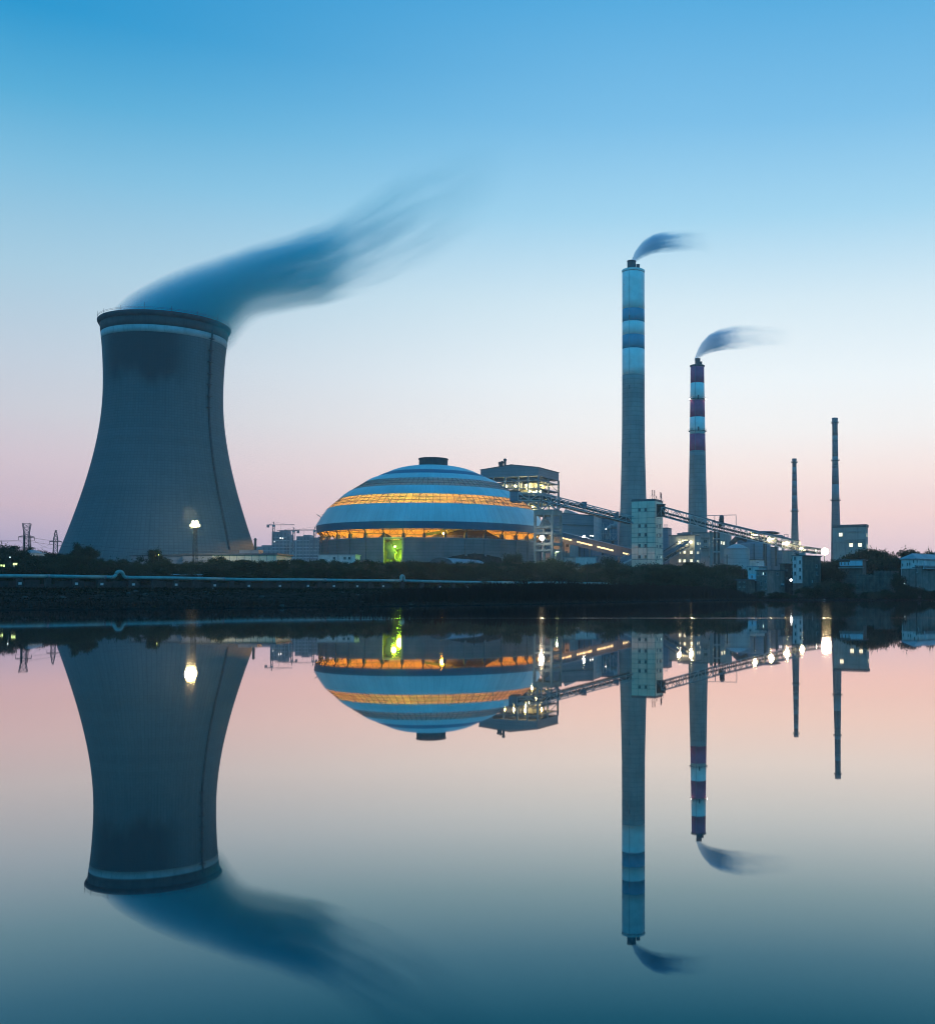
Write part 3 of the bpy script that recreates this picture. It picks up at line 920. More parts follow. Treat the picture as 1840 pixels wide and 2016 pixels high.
# space frame under the skin
mb = MB()
fr = [LAT['A'], LAT['B'], ((LAT['B'][0] + LAT['C'][0]) / 2 + .4, (LAT['B'][1] + LAT['C'][1]) / 2 + .4), LAT['C'], LAT['D'], LAT['E'], LAT['F'], LAT['H']]
NT = 72
for i in range(len(fr) - 1):
    (ra, za), (rb, zb) = fr[i], fr[i + 1]
    for k in range(NT):
        a, a2 = A0 + 2 * pi * k / NT, A0 + 2 * pi * (k + (1 if (k + i) % 2 else -1)) / NT
        ia, ib = ra - 1.6, rb - 1.6
        mb.bar((ia * cos(a), ia * sin(a), za - .4), (ib * cos(a), ib * sin(a), zb - .9), 0.22)
        mb.bar((ia * cos(a), ia * sin(a), za - .4), (ib * cos(a2), ib * sin(a2), zb - .9), 0.2)
    mb.lathe([(ra - 1.5, za - .5), (ra - 1.75, za - .5), (ra - 1.75, za - .25), (ra - 1.5, za - .25)], NT, close=True)
mb.build('roof_truss', M['steel'], dome)
# wall: bays between buttresses, one bay open
WR, WT = 58.8, 29.9
NB = 36
for k in range(NB):
    phi0 = R(4 + 10 * k)                        # buttress bearing
    a = A0 - phi0
    mb = MB()
    c_, s_ = cos(a), sin(a)
    rad, tan = Vector((c_, s_, 0)), Vector((-s_, c_, 0))
    o = Vector((0, 0, 0))
    vs = [rad * r + tan * t + Vector((0, 0, z)) for z in (dg - 1, WT + 0.15) for r, t in ((WR - .2, -.55), (WR + .75, -.55), (WR + .75, .55), (WR - .2, .55))]
    mb.add(vs, [(3, 2, 1, 0), (4, 5, 6, 7), (0, 1, 5, 4), (1, 2, 6, 5), (2, 3, 7, 6), (3, 0, 4, 7)])
    mb.build('buttress', M['wall_concrete'], dome)
    mb = MB()
    vs = [rad * r + tan * t + Vector((0, 0, z)) for z, e in ((WT + .16, 1.0), (WT + 2.4, .75)) for r, t in ((WR - 1.2, -.75 * e), (WR + .4, -.75 * e), (WR + .4, .75 * e), (WR - 1.2, .75 * e))]
    mb.add(vs, [(3, 2, 1, 0), (4, 5, 6, 7), (0, 1, 5, 4), (1, 2, 6, 5), (2, 3, 7, 6), (3, 0, 4, 7)])
    mb.bar(rad * (WR - .4) + Vector((0, 0, WT + 2.4)), rad * (60.2) + Vector((0, 0, 35)), 0.5)
    mb.build('bearing_post', M['dark_steel'], dome)
    # bay to the left of this buttress
    a1, a2 = A0 - phi0 - R(0.55), A0 - phi0 - R(9.45)
    zs0 = dg - 1
    if k == 1:
        zs0 = WT - 0.9
    MB().lathe([(WR - .5, zs0), (WR + .1, zs0), (WR + .1, WT - .1), (WR - .5, WT - .1)], 4, a2, a1, close=True).build('wall_panel', M['wall_concrete'], dome)
MB().lathe([(WR - .6, WT - .09), (WR + .35, WT - .09), (WR + .35, WT + .12), (WR - .6, WT + .12)], 144, close=True).build('coping', M['pale_steel'], dome)
rl = MB()
for hh in (0.55, 1.1):
    rl.lathe([(WR + .2, WT + hh), (WR + .26, WT + hh), (WR + .26, WT + hh + .06)], 144, close=True)
for k in range(144):
    a = 2 * pi * k / 144
    rl.bar(((WR + .23) * cos(a), (WR + .23) * sin(a), WT + .1), ((WR + .23) * cos(a), (WR + .23) * sin(a), WT + 1.12), 0.07)
rl.build('walkway_railing', M['pale_steel'], dome)
# open bay lit green: sloping chute wall and hood inside
g1 = MB()
ph0, ph1 = R(14.6), R(23.4)
for ra, rb, za, zb in ((WR - 1, WR - 15, dg, WT - 3.5),):
    v = [dpt(ra, ph0, za), dpt(ra, ph1, za), dpt(rb, ph1 * 1.0, zb), dpt(rb, ph0, zb)]
    v2 = [p + Vector((0, 0, -0.6)) for p in v]
    g1.add(v + v2, [(3, 2, 1, 0), (4, 5, 6, 7), (0, 1, 5, 4), (1, 2, 6, 5), (2, 3, 7, 6), (3, 0, 4, 7)])
g1.build('chute_slope', pm('dusty_concrete', (0.55, 0.55, 0.46), 0.9, 0.35, 0.35, 0.6), dome)
g2 = MB()
g2.bar(dpt(WR - 2.5, R(23.2), WT - 2.5), dpt(WR - 2.5, R(19.8), WT - 8.5), 1.6, 4.0)
g2.bar(dpt(WR - 2.2, R(22.9), WT - 9.0), dpt(WR - 2.2, R(18.8), WT - 9.2), 1.2, 2.6)
g2.build('chute_hood', M['dark_steel'], dome)
v = [dpt(WR - 3.5, R(14.2), WT - 5.0), dpt(WR - 3.5, R(23.8), WT - 6.5), dpt(WR - 3.2, R(23.8), WT - 1), dpt(WR - 3.2, R(14.2), WT - 1)]
MB().add(v + [p + Vector((0, .3, 0)) for p in v], [(0, 1, 2, 3), (7, 6, 5, 4), (0, 4, 5, 1), (1, 5, 6, 2), (2, 6, 7, 3), (3, 7, 4, 0)]).build('chute_apron', M['dark_steel'], dome)
for ph in (21.3, 18.4, 16.0):
    MB().bar(dpt(WR - 1.6, R(ph), WT - 10), dpt(WR - 1.4, R(ph - 1.8), WT - 15.5), 0.35).build('chute_stay', M['dark_steel'], dome)
MB().box(-0.1, 0.1, -0.1, 0.1, 0, 0.1)
gl = dpt(WR + .5, R(17.9), W(779.5, 1077.5, 540).z)
gt = thing('green_lamp', 'bright green lamp hung in the open bay of the dome wall', 'lamp', (DX + gl.x, DD + gl.y, gl.z))
MB().lathe([(0.02, -.45), (.4, -.3), (.5, 0), (.35, .3), (.02, .4)], 14).build('bulb', M['lamp_green'], gt, True)
MB().bar((0, 0.1, 0.35), (0.2, 3.0, 1.2), 0.16).build('bracket', M['dark_steel'], gt)
lamp('green_light', (0, -0.5, -0.2), 6000, (0.50, 1.0, 0.04), 1.2, gt)
gl2 = dpt(WR - 6.5, R(16.8), 22)
lamp('green_light', Vector((DX, DD, 0)) + gl2 - gt.location, 24000, (0.45, 1.0, 0.03), 2.2, gt)

# coal heaps inside
def heap(label, phi, rd, r, h, sx_=1.0):
    p = dpt(rd, R(phi), 0)
    mb = MB()
    prof = [(r * (1 - (k / 9) ** 1.15) + 0.05, 0.2 + h * sin(pi / 2 * (k / 9) ** .9)) for k in range(10)]
    mb.lathe(prof, 32)
    rnd = random.Random(int(r * 10))
    for i, v in enumerate(mb.v):
        w_ = 1 + 0.06 * sin(3 * atan2(v[1], v[0]) + phi) + rnd.uniform(-.025, .025)
        mb.v[i] = (v[0] * w_ * sx_, v[1] * w_, v[2] * (1 + rnd.uniform(-.012, .012)))
    o = mb.build('coal_heap', M['coal'], None, True, loc=(DX + p.x, DD + p.y, dg - .2))
    tag(o, label, 'coal heap', 'coal heaps inside the dome')
heap('high dark coal heap in the right half of the dome', -24, 36, 31, 30.5)
heap('broad lower coal heap beside the high one, towards the dome rim', -50, 36, 22, 26)
heap('small pointed coal heap behind the left wall bays of the dome', 33, 44, 11, 24.5)
heap('low coal heap behind the green lit bay of the dome', 17, 36, 20, 23.5)
# stacker machine standing among the heaps
st_p = dpt(46, R(-9), 0)
stk = thing('coal_stacker', 'dark coal stacking machine with a long boom inside the dome', 'machine', (DX + st_p.x, DD + st_p.y, dg))
MB().lathe([(2.6, 0), (1.6, 3), (1.3, 24), (2.2, 26)], 14).build('column', M['dark_steel'], stk)
MB().box(-3.2, 3.2, -1.5, 1.5, 25.5, 28.0).build('cab', M['dark_steel'], stk)
MB().bar((-12, 2, 24.2), (10, -2, 27.6), 0.9, 1.2).build('boom', M['dark_steel'], stk)
MB().bar((0, 0, 27), (0, 0, 33), 0.8).bar((0, 0, 33), (-11, 2, 25), 0.16).bar((0, 0, 33), (9, -2, 28), 0.16).build('mast', M['dark_steel'], stk)
lo = dpt(54, R(-5.5), 32.2)
ot = thing('sodium_lamp', 'amber lamp glowing through the gap under the dome eaves', 'lamp', (DX + lo.x, DD + lo.y, lo.z))
MB().lathe([(0.02, -.55), (.42, -.35), (.5, 0), (.42, .4), (.02, .55)], 14).build('bulb', M['lamp_orange'], ot, True)
MB().bar((0, 0, .5), (0, 0, 3.2), 0.14).build('hanger', M['dark_steel'], ot)
lamp('amber_light', (0, .8, -.6), 9000, (1.0, 0.46, 0.03), 1.3, ot)
DL = [(70, 14, 41, 60000), (40, 15, 41, 70000), (10, 13, 41.5, 80000), (-30, 7, 41.5, 40000), (140, 6, 41, 46000), (48, 44, 37.2, 9000), (-62, 34, 38.8, 5000)]
for phi, rd, z, w_ in DL:
    p = dpt(rd, R(phi), z)
    col_ = (1.0, 0.40, 0.035) if phi != -62 else (1.0, 0.75, 0.3)
    o = lamp('dome_light', (p.x, p.y, z), w_, col_, 0.9, dome)
    hb = MB().lathe([(0.02, z + 1.2), (2.0, z + 1.1), (2.5, z + .95), (2.1, z + 1.3), (.3, z + 2.0), (.02, z + 2.0)], 14, cx=p.x, cyy=p.y).tube((p.x, p.y, z + 1.9), (p.x, p.y, z + 16), 0.06, 4)
    hb.build('added_shade', M['dark_steel'], dome)  # unseen disc added above each lamp to keep its light off the upper panes

# ================================================================ buildings: helpers
def corner(pxl, pxc, pxr, d, phi, zpy=1080):
    """block whose near corner stands at pxc, depth d; front face runs left to pxl, right face runs back to pxr"""
    c, s = cos(phi), sin(phi)
    xc = (pxc - PX) / F * d
    tl, tr = (pxl - PX) / F, (pxr - PX) / F
    L1 = (xc - tl * d) / (c + tl * s)
    L2 = (tr * d - xc) / (s - tr * c) if s - tr * c > 0.02 else 12.0
    return xc, L1, max(3.0, L2)
WSC = 0.55
class Block:
    def __init__(b, name, label, cat, pxl, pxc, pxr, ytop, d, m, phi=20, roof_m=None, over=0.25, slab=0.5, L2=None, g=None, group=None, parapet=0.0):
        b.phi = R(phi); b.d = d
        b.xc, b.L1, l2 = corner(pxl, pxc, pxr, d, b.phi)
        b.L2 = L2 or l2
        b.g = gz(b.xc, d) - 0.4 if g is None else g
        b.t = thing(name, label, cat, (b.xc, d, b.g), -b.phi, group)
        b.H = W(pxc, ytop, d).z - b.g
        MB().box(-b.L1, 0, 0, b.L2, 0, b.H - slab).build('wall', m, b.t)
        MB().box(-b.L1 - over, over, -over, b.L2 + over, b.H - slab, b.H).build('roof', roof_m or M['roof_dark'], b.t)
    def u(b, px):
        c, s = cos(b.phi), sin(b.phi)
        t = (px - PX) / F
        return -(b.xc - t * b.d) / (c + t * s)
    def v(b, px):
        c, s = cos(b.phi), sin(b.phi)
        t = (px - PX) / F
        return (t * b.d - b.xc) / (s - t * c)
    def zf(b, py, u=0.0):
        return W(PX, py, b.d - u * sin(b.phi)).z - b.g
    def zs(b, py, v=0.0):
        return W(PX, py, b.d + v * cos(b.phi)).z - b.g
    def win(b, px, py, w, h, m=None, side=False, sill=True):
        """window centred on sheet position, w and h in metres"""
        w, h = w * WSC, h * WSC
        if side:
            v = b.v(px)
            window(b.t, (0, v, b.zs(py, v)), pi / 2, w, h, m, sill)
        else:
            u = b.u(px)
            window(b.t, (u, 0, b.zf(py, u)), 0, w, h, m, sill)
_wm = {}
def window(t, pos, rz, w, h, m=None, sill=True):
    m = m or M['glass_dark']
    w, h = round(w, 1), round(h, 1)
    key = (w, h)
    if key not in _wm:
        f = 0.12
        mb = MB()
        mb.box(-w / 2, w / 2, -.13, .02, -h / 2, -h / 2 + f).box(-w / 2, w / 2, -.13, .02, h / 2 - f, h / 2)
        mb.box(-w / 2, -w / 2 + f, -.13, .02, -h / 2 + f, h / 2 - f).box(w / 2 - f, w / 2, -.13, .02, -h / 2 + f, h / 2 - f)
        if w > 1.0:
            mb.box(-.05, .05, -.11, .02, -h / 2 + f, h / 2 - f)
        _wm[key] = (mb.mesh('window', M['frame']), {}, MB().box(-w / 2 - .15, w / 2 + .15, -.26, 0.0, -h / 2 - .14, -h / 2 - .01).mesh('sill', M['frame']))
    fm_, pmz, sm_ = _wm[key]
    if m.name not in pmz:
        f = 0.12
        pmz[m.name] = MB().box(-w / 2 + f, w / 2 - f, -.07, .0, -h / 2 + f, h / 2 - f).mesh('pane', m)
    o = place('window', fm_, t, pos, rz)
    place('pane', pmz[m.name], o)
    if sill:
        place('sill', sm_, o)
    return o

# ---------------------------------------------------------------- white transfer tower of cast panels
wt_ = Block('transfer_tower', 'tall pale concrete tower with small windows where both conveyors meet', 'tower', 1242.6, 1288.6, 1303.8, 983.6, 560, M['brick_dark'], 20, over=0.2, slab=0.6)
rows_py = [(1480 + y / 3.067) / 1.6728 for y in (520, 590, 628, 690, 748, 790, 842, 885, 940, 992, 1055, 1110, 1150)]
zrow = [wt_.zf(p) for p in rows_py]
zrow[0] = wt_.H - 0.62
zrow[-1] = 0.0
ucol = [-wt_.L1, wt_.u((2000 + 310 / 3.067) / 1.6728), wt_.u((2000 + 400 / 3.067) / 1.6728), 0.0]
vcol = [0.0, wt_.L2 * 0.45, wt_.L2]
for z1, z0 in zip(zrow, zrow[1:]):
    for u0, u1 in zip(ucol, ucol[1:]):
        MB().box(u0 + .08, u1 - .08, -0.22, 0.01, z0 + .10, z1 - .10).build('wall_panel', M['pale_concrete'], wt_.t)
    for v0, v1 in zip(vcol, vcol[1:]):
        MB().box(-.01, 0.22, v0 + .08, v1 - .08, z0 + .10, z1 - .10).build('wall_panel', M['pale_concrete'], wt_.t)
for zx in (322, 385):
    for zy in (610, 772, 862, 972, 1085):
        px, py = (2000 + zx / 3.067) / 1.6728, (1480 + zy / 3.067) / 1.6728
        u = wt_.u(px)
        window(wt_.t, (u, -0.22, wt_.zf(py, u)), 0, 1.4, 1.7, M['glass_dark'])
for zx in (493, 521, 531):
    for zy in (775, 870, 978, 1088):
        px, py = (2000 + zx / 3.067) / 1.6728, (1480 + zy / 3.067) / 1.6728
        v = wt_.v(px)
        window(wt_.t, (0.22, v, wt_.zs(py, v)), pi / 2, 1.2, 1.6, M['lit_cold'] if (zx == 531 and zy == 1088) else M['glass_dark'], False)
MB().box(-wt_.L1, 0, -.02, .5, wt_.H, wt_.H + .5).box(-.5, 0, .5, wt_.L2, wt_.H, wt_.H + .5).build('parapet', M['roof_dark'], wt_.t)
for zx, zt_, zb_, w_ in ((450, 408, 500, .22), (481, 412, 503, .24), (501, 468, 510, .2), (543, 432, 525, .3), (550, 445, 528, .22)):
    px = (2000 + zx / 3.067) / 1.6728
    v = max(0.4, wt_.v(px)) if zx > 478 else 0.4
    u = -0.4 if zx > 478 else wt_.u(px)
    z1 = wt_.zs((1480 + zt_ / 3.067) / 1.6728, v)
    v_ = min(v, wt_.L2 - .5)
    an = thing('antenna_mast', {450: 'leftmost tall red aerial on the pale tower roof', 481: 'second tall red aerial on the pale tower roof', 501: 'shortest red aerial on the pale tower roof', 543: 'thicker red aerial of the close pair on the pale tower roof', 550: 'rightmost thin red aerial on the pale tower roof'}[zx], 'antenna', (0, 0, 0), 0, 'aerials on the pale tower')
    loc = Matrix.Rotation(-wt_.phi, 4, 'Z') @ Vector((u, v_, wt_.H)) + wt_.t.location
    an.location = loc
    hgt = z1 - wt_.H
    MB().tube((0, 0, 0), (0, 0, hgt * .45), w_ * .6, 6).build('mast', M['antenna'], an)
    MB().tube((0, 0, hgt * .45), (0, 0, hgt), w_, 6).build('aerial', M['antenna'], an)
    MB().tube((0, 0, hgt * .6), (-1.8, .4, 0), .04, 4).tube((0, 0, hgt * .6), (1.4, .6, 0), .04, 4).build('guy_wire', M['wire'], an)

# ---------------------------------------------------------------- boiler house behind the dome
bh = thing('boiler_house', 'tall open framed boiler house with a grey hood and brightly lit floors', 'boiler house', (0, 0, 0), 0)
phi = R(20); BD = 720.0
cpx, cpy = Z1(1245, 277)
lpx, rpx = Z1(368, 0)[0], Z1(1556, 0)[0]
bxc, BL1, BL2 = corner(lpx, cpx, rpx, BD, phi)
bg_ = gz(bxc, BD)
bh.location = (bxc, BD, bg_); bh.rotation_euler = (0, 0, -phi)
def bz(zy, dd=BD):
    return W(PX, Z1(0, zy)[1], dd).z - bg_
back_d = BD + BL2 * cos(phi)
left_d = BD + BL1 * sin(phi)
zt0, zl0 = bz(277), bz(316, left_d)
zr0 = bz(376, back_d)
zb0_ = bz(398)
uridge = -BL1 * 0.46
zridge = W(PX, Z1(0, 237)[1], BD + BL1 * .46 * sin(phi)).z - bg_
prf = [(-BL1, zb0_), (0, zb0_), (0, zt0), (uridge + 3, zridge - .1), (uridge, zridge), (uridge - 4, zridge - .4), (-BL1, zl0)]
MB().prism([(x, z) for x, z in prf], 0, BL2).build('hood', M['cladding'], bh)
MB().prism([(0.3, zt0), (0.3, zt0 + .5), (uridge, zridge + .5), (-BL1 - .3, zl0 + .5), (-BL1 - .3, zl0), (uridge, zridge + .02)], -.3, BL2 + .3).build('roof', M['roof_dark'], bh)
for zx, h_ in ((660, 2.6), (695, 3.2), (738, 5.5)):
    px = Z1(zx, 0)[0]
    t_ = (px - PX) / F
    uu = -(bxc - t_ * BD) / (cos(phi) + t_ * sin(phi)) - 3
    MB().tube((uu, 6, zridge - 2), (uu, 6, zridge + h_ * .7), 0.8, 10).lathe([(1.1, zridge + h_ * .7), (1.1, zridge + h_ * .7 + 1.2), (.02, zridge + h_ * .7 + 1.8)], 10, cx=uu, cyy=6).build('roof_vent', M['dark_steel'], bh)
def bu(zx):
    t_ = (Z1(zx, 0)[0] - PX) / F
    return -(bxc - t_ * BD) / (cos(phi) + t_ * sin(phi))
def bv(zx):
    t_ = (Z1(zx, 0)[0] - PX) / F
    return (t_ * BD - bxc) / (sin(phi) - t_ * cos(phi))
cu_ = [bu(x) for x in (368, 560, 740, 945, 1090)] + [0.0]
cv_ = [bv(1398), BL2 - .4]
for u in cu_:
    MB().box(u - .45, u + .45, -.3, .6, 0, zb0_).build('column', M['steel'], bh)
    MB().box(u - .45, u + .45, BL2 - .6, BL2 + .3, 0, zb0_).build('column', M['dark_steel'], bh)
for v in cv_:
    MB().box(-.6, .3, v - .45, v + .45, 0, zb0_ if v > 0 else zb0_).build('column', M['steel'], bh)
zfl = [bz(y) for y in (466, 585, 660, 720, 800, 900, 960, 1080)]
for i, z in enumerate(zfl):
    MB().box(-BL1 + .5, -.5, 6.2 if i < 2 else 1.5, BL2 - 1, z - .35, z).build('floor', M['dark_steel'], bh)
    MB().bar((-BL1, 0, z), (0, 0, z), .5, .6).build('beam', M['steel'], bh)
    MB().bar((0, 0, z), (0, BL2, z), .5, .6).build('beam', M['steel'], bh)
    rl = MB()
    for hh in (.6, 1.2):
        rl.bar((-BL1, -.2, z + hh), (0, -.2, z + hh), .09).bar((.2, 0, z + hh), (.2, BL2, z + hh), .09)
    rl.build('railing', M['pale_steel'], bh)
zz_ = [zb0_] + zfl
for i in range(0, 6):
    za, zb_ = zz_[i], zz_[i + 1]
    for j, (u0, u1) in enumerate(zip(cu_, cu_[1:])):
        if (i + j) % 2 == 0:
            MB().bar((u0, .1, za), (u1, .1, zb_), .35).build('brace', M['steel'], bh)
    MB().bar((-.1, 0, zb_ if i % 2 else za), (-.1, cv_[0], za if i % 2 else zb_), .35).build('brace', M['steel'], bh)
    MB().bar((-.1, cv_[0], za if i % 2 else zb_), (-.1, BL2, zb_ if i % 2 else za), .35).build('brace', M['steel'], bh)
# boiler casings, drums and ducts seen between the columns
cas = pm('boiler_casing', (0.52, 0.46, 0.30), 0.7, 0.2, 0.3, 0.3)
MB().box(cu_[2] + 1, -6, 9, BL2 - 9, zfl[1] - 6, zfl[0] - 1).build('boiler_casing', cas, bh)
MB().box(cu_[1] + 1, cu_[4] - 3, 12, BL2 - 8, 4, zfl[1] - 8).build('boiler_casing', cas, bh)
MB().prism([(cu_[4] - 5, zfl[1] + .2), (cu_[4] + 2, zfl[1] + .2), (cu_[4] + 3, zfl[0] - 1.2), (cu_[4] - 2, zfl[0] - 1.2)], 3, 8).build('hopper', cas, bh)
for k in range(3):
    u = cu_[1] + 2 + 6.5 * k
    MB().tube((u, 3.2, zfl[1] + 2.6), (u + 5, 3.2, zfl[1] + 2.6), 2.0, 14).build('drum', M['cladding'], bh)
for k in range(8):
    u = -BL1 + 4 + k * 4.4
    MB().path([(u, 3, zfl[3] + 1), (u + 1.5, 3, zfl[2] - .6), (u + 4, 2.4, zfl[2] - 1.0)], .5, 8).build('duct', M['steel'], bh)
    MB().path([(u + .6, 2.6, zfl[6] + .5), (u + .6, 2.6, zfl[5] - 2), (u + 3.0, 3.4, zfl[5] - .8)], .6, 8).build('duct', cas, bh)
BLT = [(740, 545, 0), (880, 540, 0), (1052, 535, 0), (1105, 632, 0), (1265, 642, 1), (1345, 545, 1), (1432, 562, 1), (1060, 590, 0), (1220, 715, 0), (1430, 860, 1), (1150, 865, 0), (1175, 930, 0), (1405, 742, 1), (1350, 900, 1)]
for i, (zx, zy, side) in enumerate(BLT):
    if not side:
        u = bu(zx); p = (u, 1.6, bz(zy, BD - u * sin(phi)))
    else:
        v = bv(zx); p = (-1.8, v, bz(zy, BD + v * cos(phi)))
    MB().box(p[0] - .55, p[0] + .55, p[1] - .3, p[1] + .3, p[2] - .3, p[2] + .3).build('floor_lamp', M['floor_glass'], bh)
    lamp('floor_light', (p[0], p[1] - .6 if not side else p[1], p[2] - .7), 2300 if i not in (4, 6) else 4000, (1.0, 0.84, 0.36), .5, bh)
# lit strip under the fourth floor
for (x0, x1, zy) in ((1100, 1235, 636), (700, 800, 548), (840, 930, 540)):
    u0, u1 = bu(x0), bu(x1)
    z = bz(zy, BD - u0 * sin(phi))
    MB().box(u0, u1, 6.0, 6.15, z - .9, z + .9).build('lit_opening', em('lit_gap', (1, .88, .42), 1.1, .6), bh)

# ---------------------------------------------------------------- concrete frame beside the dome
cf_px = [Z2(50, 0)[0], Z2(307, 0)[0], Z2(440, 0)[0]]
cf = thing('concrete_trestle', 'tall open concrete frame with four levels carrying the conveyor beside the dome', 'frame', (0, 0, 0))
cd = 530.0
cxc, CL1, CL2 = corner(cf_px[0], cf_px[1], cf_px[2], cd, R(24))
CL2 = min(CL2, 11)
cg = gz(cxc, cd)
cf.location = (cxc, cd, cg); cf.rotation_euler = (0, 0, -R(24))
def cz(zy):
    return W(PX, Z2(0, zy)[1], cd).z - cg
ct_z = cz(372)
for u in (-CL1, 0):
    for v in (0, CL2):
        MB().box(u - .55, u + .55, v - .55, v + .55, -1, ct_z).build('column', M['concrete'], cf)
for v in (0, CL2):
    MB().box(-CL1 / 2 - .4, -CL1 / 2 + .4, v - .3, v + .3, -1, ct_z - 1.6).build('column', M['concrete'], cf)
for zy, h in ((372, 2.2), (600, 1.2), (700, 1.0), (860, 1.2), (960, 1.0)):
    z = cz(zy)
    for v in (0, CL2):
        MB().box(-CL1 + .56, -.56, v - .45, v + .45, z - h, z - .01).build('beam', M['concrete'], cf)
    for u in (-CL1, 0):
        MB().box(u - .45, u + .45, .56, CL2 - .56, z - h, z - .01).build('beam', M['concrete'], cf)
MB().box(-CL1 - .5, .5, -.5, CL2 + .5, ct_z + .01, ct_z + .5).build('deck', M['concrete'], cf)
MB().prism([(-CL1 + 1.2, cz(600) + .05), (-CL1 + 5.5, cz(600) + .05), (-CL1 + 3.6, cz(500)), (-CL1 + 2.8, cz(500))], 2, CL2 - 2).build('hopper', M['steel'], cf)
for (za_, zb_) in ((960, 860), (860, 700)):
    MB().bar((-CL1 + .8, CL2 - 1, cz(za_)), (-1, CL2 - 1, cz(zb_)), .5, .3).build('stair_flight', M['steel'], cf)
fl_p = W(*Z2(157, 790), cd - 1.5)
fl_t = thing('floodlight', 'dazzling white floodlight on the concrete frame beside the dome', 'floodlight', fl_p)
MB().lathe([(.02, -1.3), (.95, -.9), (1.3, 0), (.95, .9), (.02, 1.3)], 16).build('lamp_glass', em('dazzling_glass', (1, .95, .78), 24), fl_t, True)
MB().box(-1.0, 1.0, .5, 1.3, -.9, .9).build('housing', M['dark_steel'], fl_t)
MB().bar((0, 1.2, 0), (1.6, 3.0, .2), .25).build('arm', M['dark_steel'], fl_t)
spot('floodlight_beam', (0, -1.6, 0), (.55, -1, -.12), 40000, (1.0, .86, .58), 160, 1.2, fl_t)

# ---------------------------------------------------------------- plant blocks between dome and pale tower
b1 = Block('plant_block', 'grey clad block just right of the concrete frame with a lower recessed half', 'building', Z2(200, 0)[0], Z2(440, 0)[0], Z2(612, 0)[0], Z2(0, 412)[1], 680, M['cladding'], 50, L2=26)
for zy in (580,):
    MB().box(.0, .5, 0, 26, b1.zf(Z2(0, 590)[1]), b1.zf(Z2(0, 575)[1])).build('ledge', M['roof_dark'], b1.t)
b2 = Block('boiler_block', 'large pale grey clad block under the first conveyor', 'building', Z2(425, 0)[0], Z2(940, 0)[0], Z2(945, 0)[0], Z2(0, 445)[1], 800, M['cladding_pale'], 10, L2=30)
b2h = W(PX, Z2(0, 340)[1], 800).z - b2.g
u0, u1 = b2.u(Z2(500, 0)[0]), b2.u(Z2(640, 0)[0])
MB().prism([(-b2.L1, b2.H + .01), (u1, b2.H + .01), (u1, b2h - 3), (u0, b2h), (-b2.L1, b2h - 6)], 2, 26).build('upper_storey', M['cladding_pale'], b2.t)
for (xa, xb, ya, yb, m) in ((630, 655, 500, 720, 'roof_dark'), (765, 905, 550, 640, 'roof_dark'), (765, 905, 650, 760, 'dark_steel')):
    ua, ub = b2.u(Z2(xa, 0)[0]), b2.u(Z2(xb, 0)[0])
    MB().box(ua, ub, -.2, .1, b2.zf(Z2(0, yb)[1], ua), b2.zf(Z2(0, ya)[1], ua)).build('louvre_opening', M[m], b2.t)
for zy in (585, 615, 690, 735):
    ua, ub = b2.u(Z2(765, 0)[0]), b2.u(Z2(905, 0)[0])
    z = b2.zf(Z2(0, zy)[1], ua)
    MB().box(ua, ub, -1.4, -.2, z, z + .6).build('ledge', M['pale_steel'], b2.t)
b3 = Block('turbine_hall', 'long dark blue grey hall between the boiler blocks and the tallest chimney', 'building', Z2(935, 0)[0], Z2(1300, 0)[0], Z2(1304, 0)[0], Z2(0, 480)[1], 830, M['cladding_blue'], 10, L2=40)
ua, ub = b3.u(Z2(1245, 0)[0]), b3.u(Z2(1300, 0)[0])
MB().box(ua, ub, -.6, .1, b3.zf(Z2(0, 650)[1], ua), b3.H - .6).build('pale_bay', M['cladding_pale'], b3.t)
b4 = Block('switch_house', 'low block with two rows of dark windows under the sloping lit gallery', 'building', Z2(330, 0)[0], Z2(575, 0)[0], Z2(600, 0)[0], Z2(0, 800)[1], 625, M['render_grey'], 15, L2=16)
for zx, w_ in ((475, 3.6), (540, 3.6)):
    b4.win(*Z2(zx, 832), w_, 2.0, M['glass_dark']); b4.win(*Z2(zx, 905), w_, 3.0, M['glass_dark'])
for zx in (480, 530):
    b4.win(*Z2(zx, 1000), 1.4, 2.0, M['glass_dark'])
b4.win(*Z2(475, 1090), 1.2, 1.6, M['glass_dark'])
b5 = Block('dark_annex', 'plain blue grey annex wall beneath the sloping lit gallery', 'building', Z2(580, 0)[0], Z2(915, 0)[0], Z2(950, 0)[0], Z2(0, 850)[1], 645, M['cladding_blue'], 15, L2=20)
for xa, xb in ((590, 620), (715, 735)):
    ua, ub = b5.u(Z2(xa, 0)[0]), b5.u(Z2(xb, 0)[0])
    MB().box(ua, ub, -.3, .1, 0, b5.H - 1).build('dark_bay', M['roof_dark'], b5.t)
# open concrete frame to the right of the annex
of_ = thing('pipe_rack', 'open two storey steel rack below the sloping lit gallery near the pale tower', 'rack', (0, 0, 0))
oc_, ol_, o2_ = corner(Z2(950, 0)[0], Z2(1190, 0)[0], Z2(1260, 0)[0], 640, R(15))
of_.location = (oc_, 640, gz(oc_, 640)); of_.rotation_euler = (0, 0, -R(15))
for i in range(4):
    u = -ol_ * i / 3
    for v in (0, 8):
        MB().box(u - .4, u + .4, v - .4, v + .4, 0, 17).build('column', M['steel'], of_)
for z in (8.5, 16.4):
    for v in (0, 8):
        MB().box(-ol_, 0, v - .3, v + .3, z, z + .8).build('beam', M['steel'], of_)
MB().box(-ol_, 0, 9, 10, 0, 16).build('back_wall', M['cladding_blue'], of_)
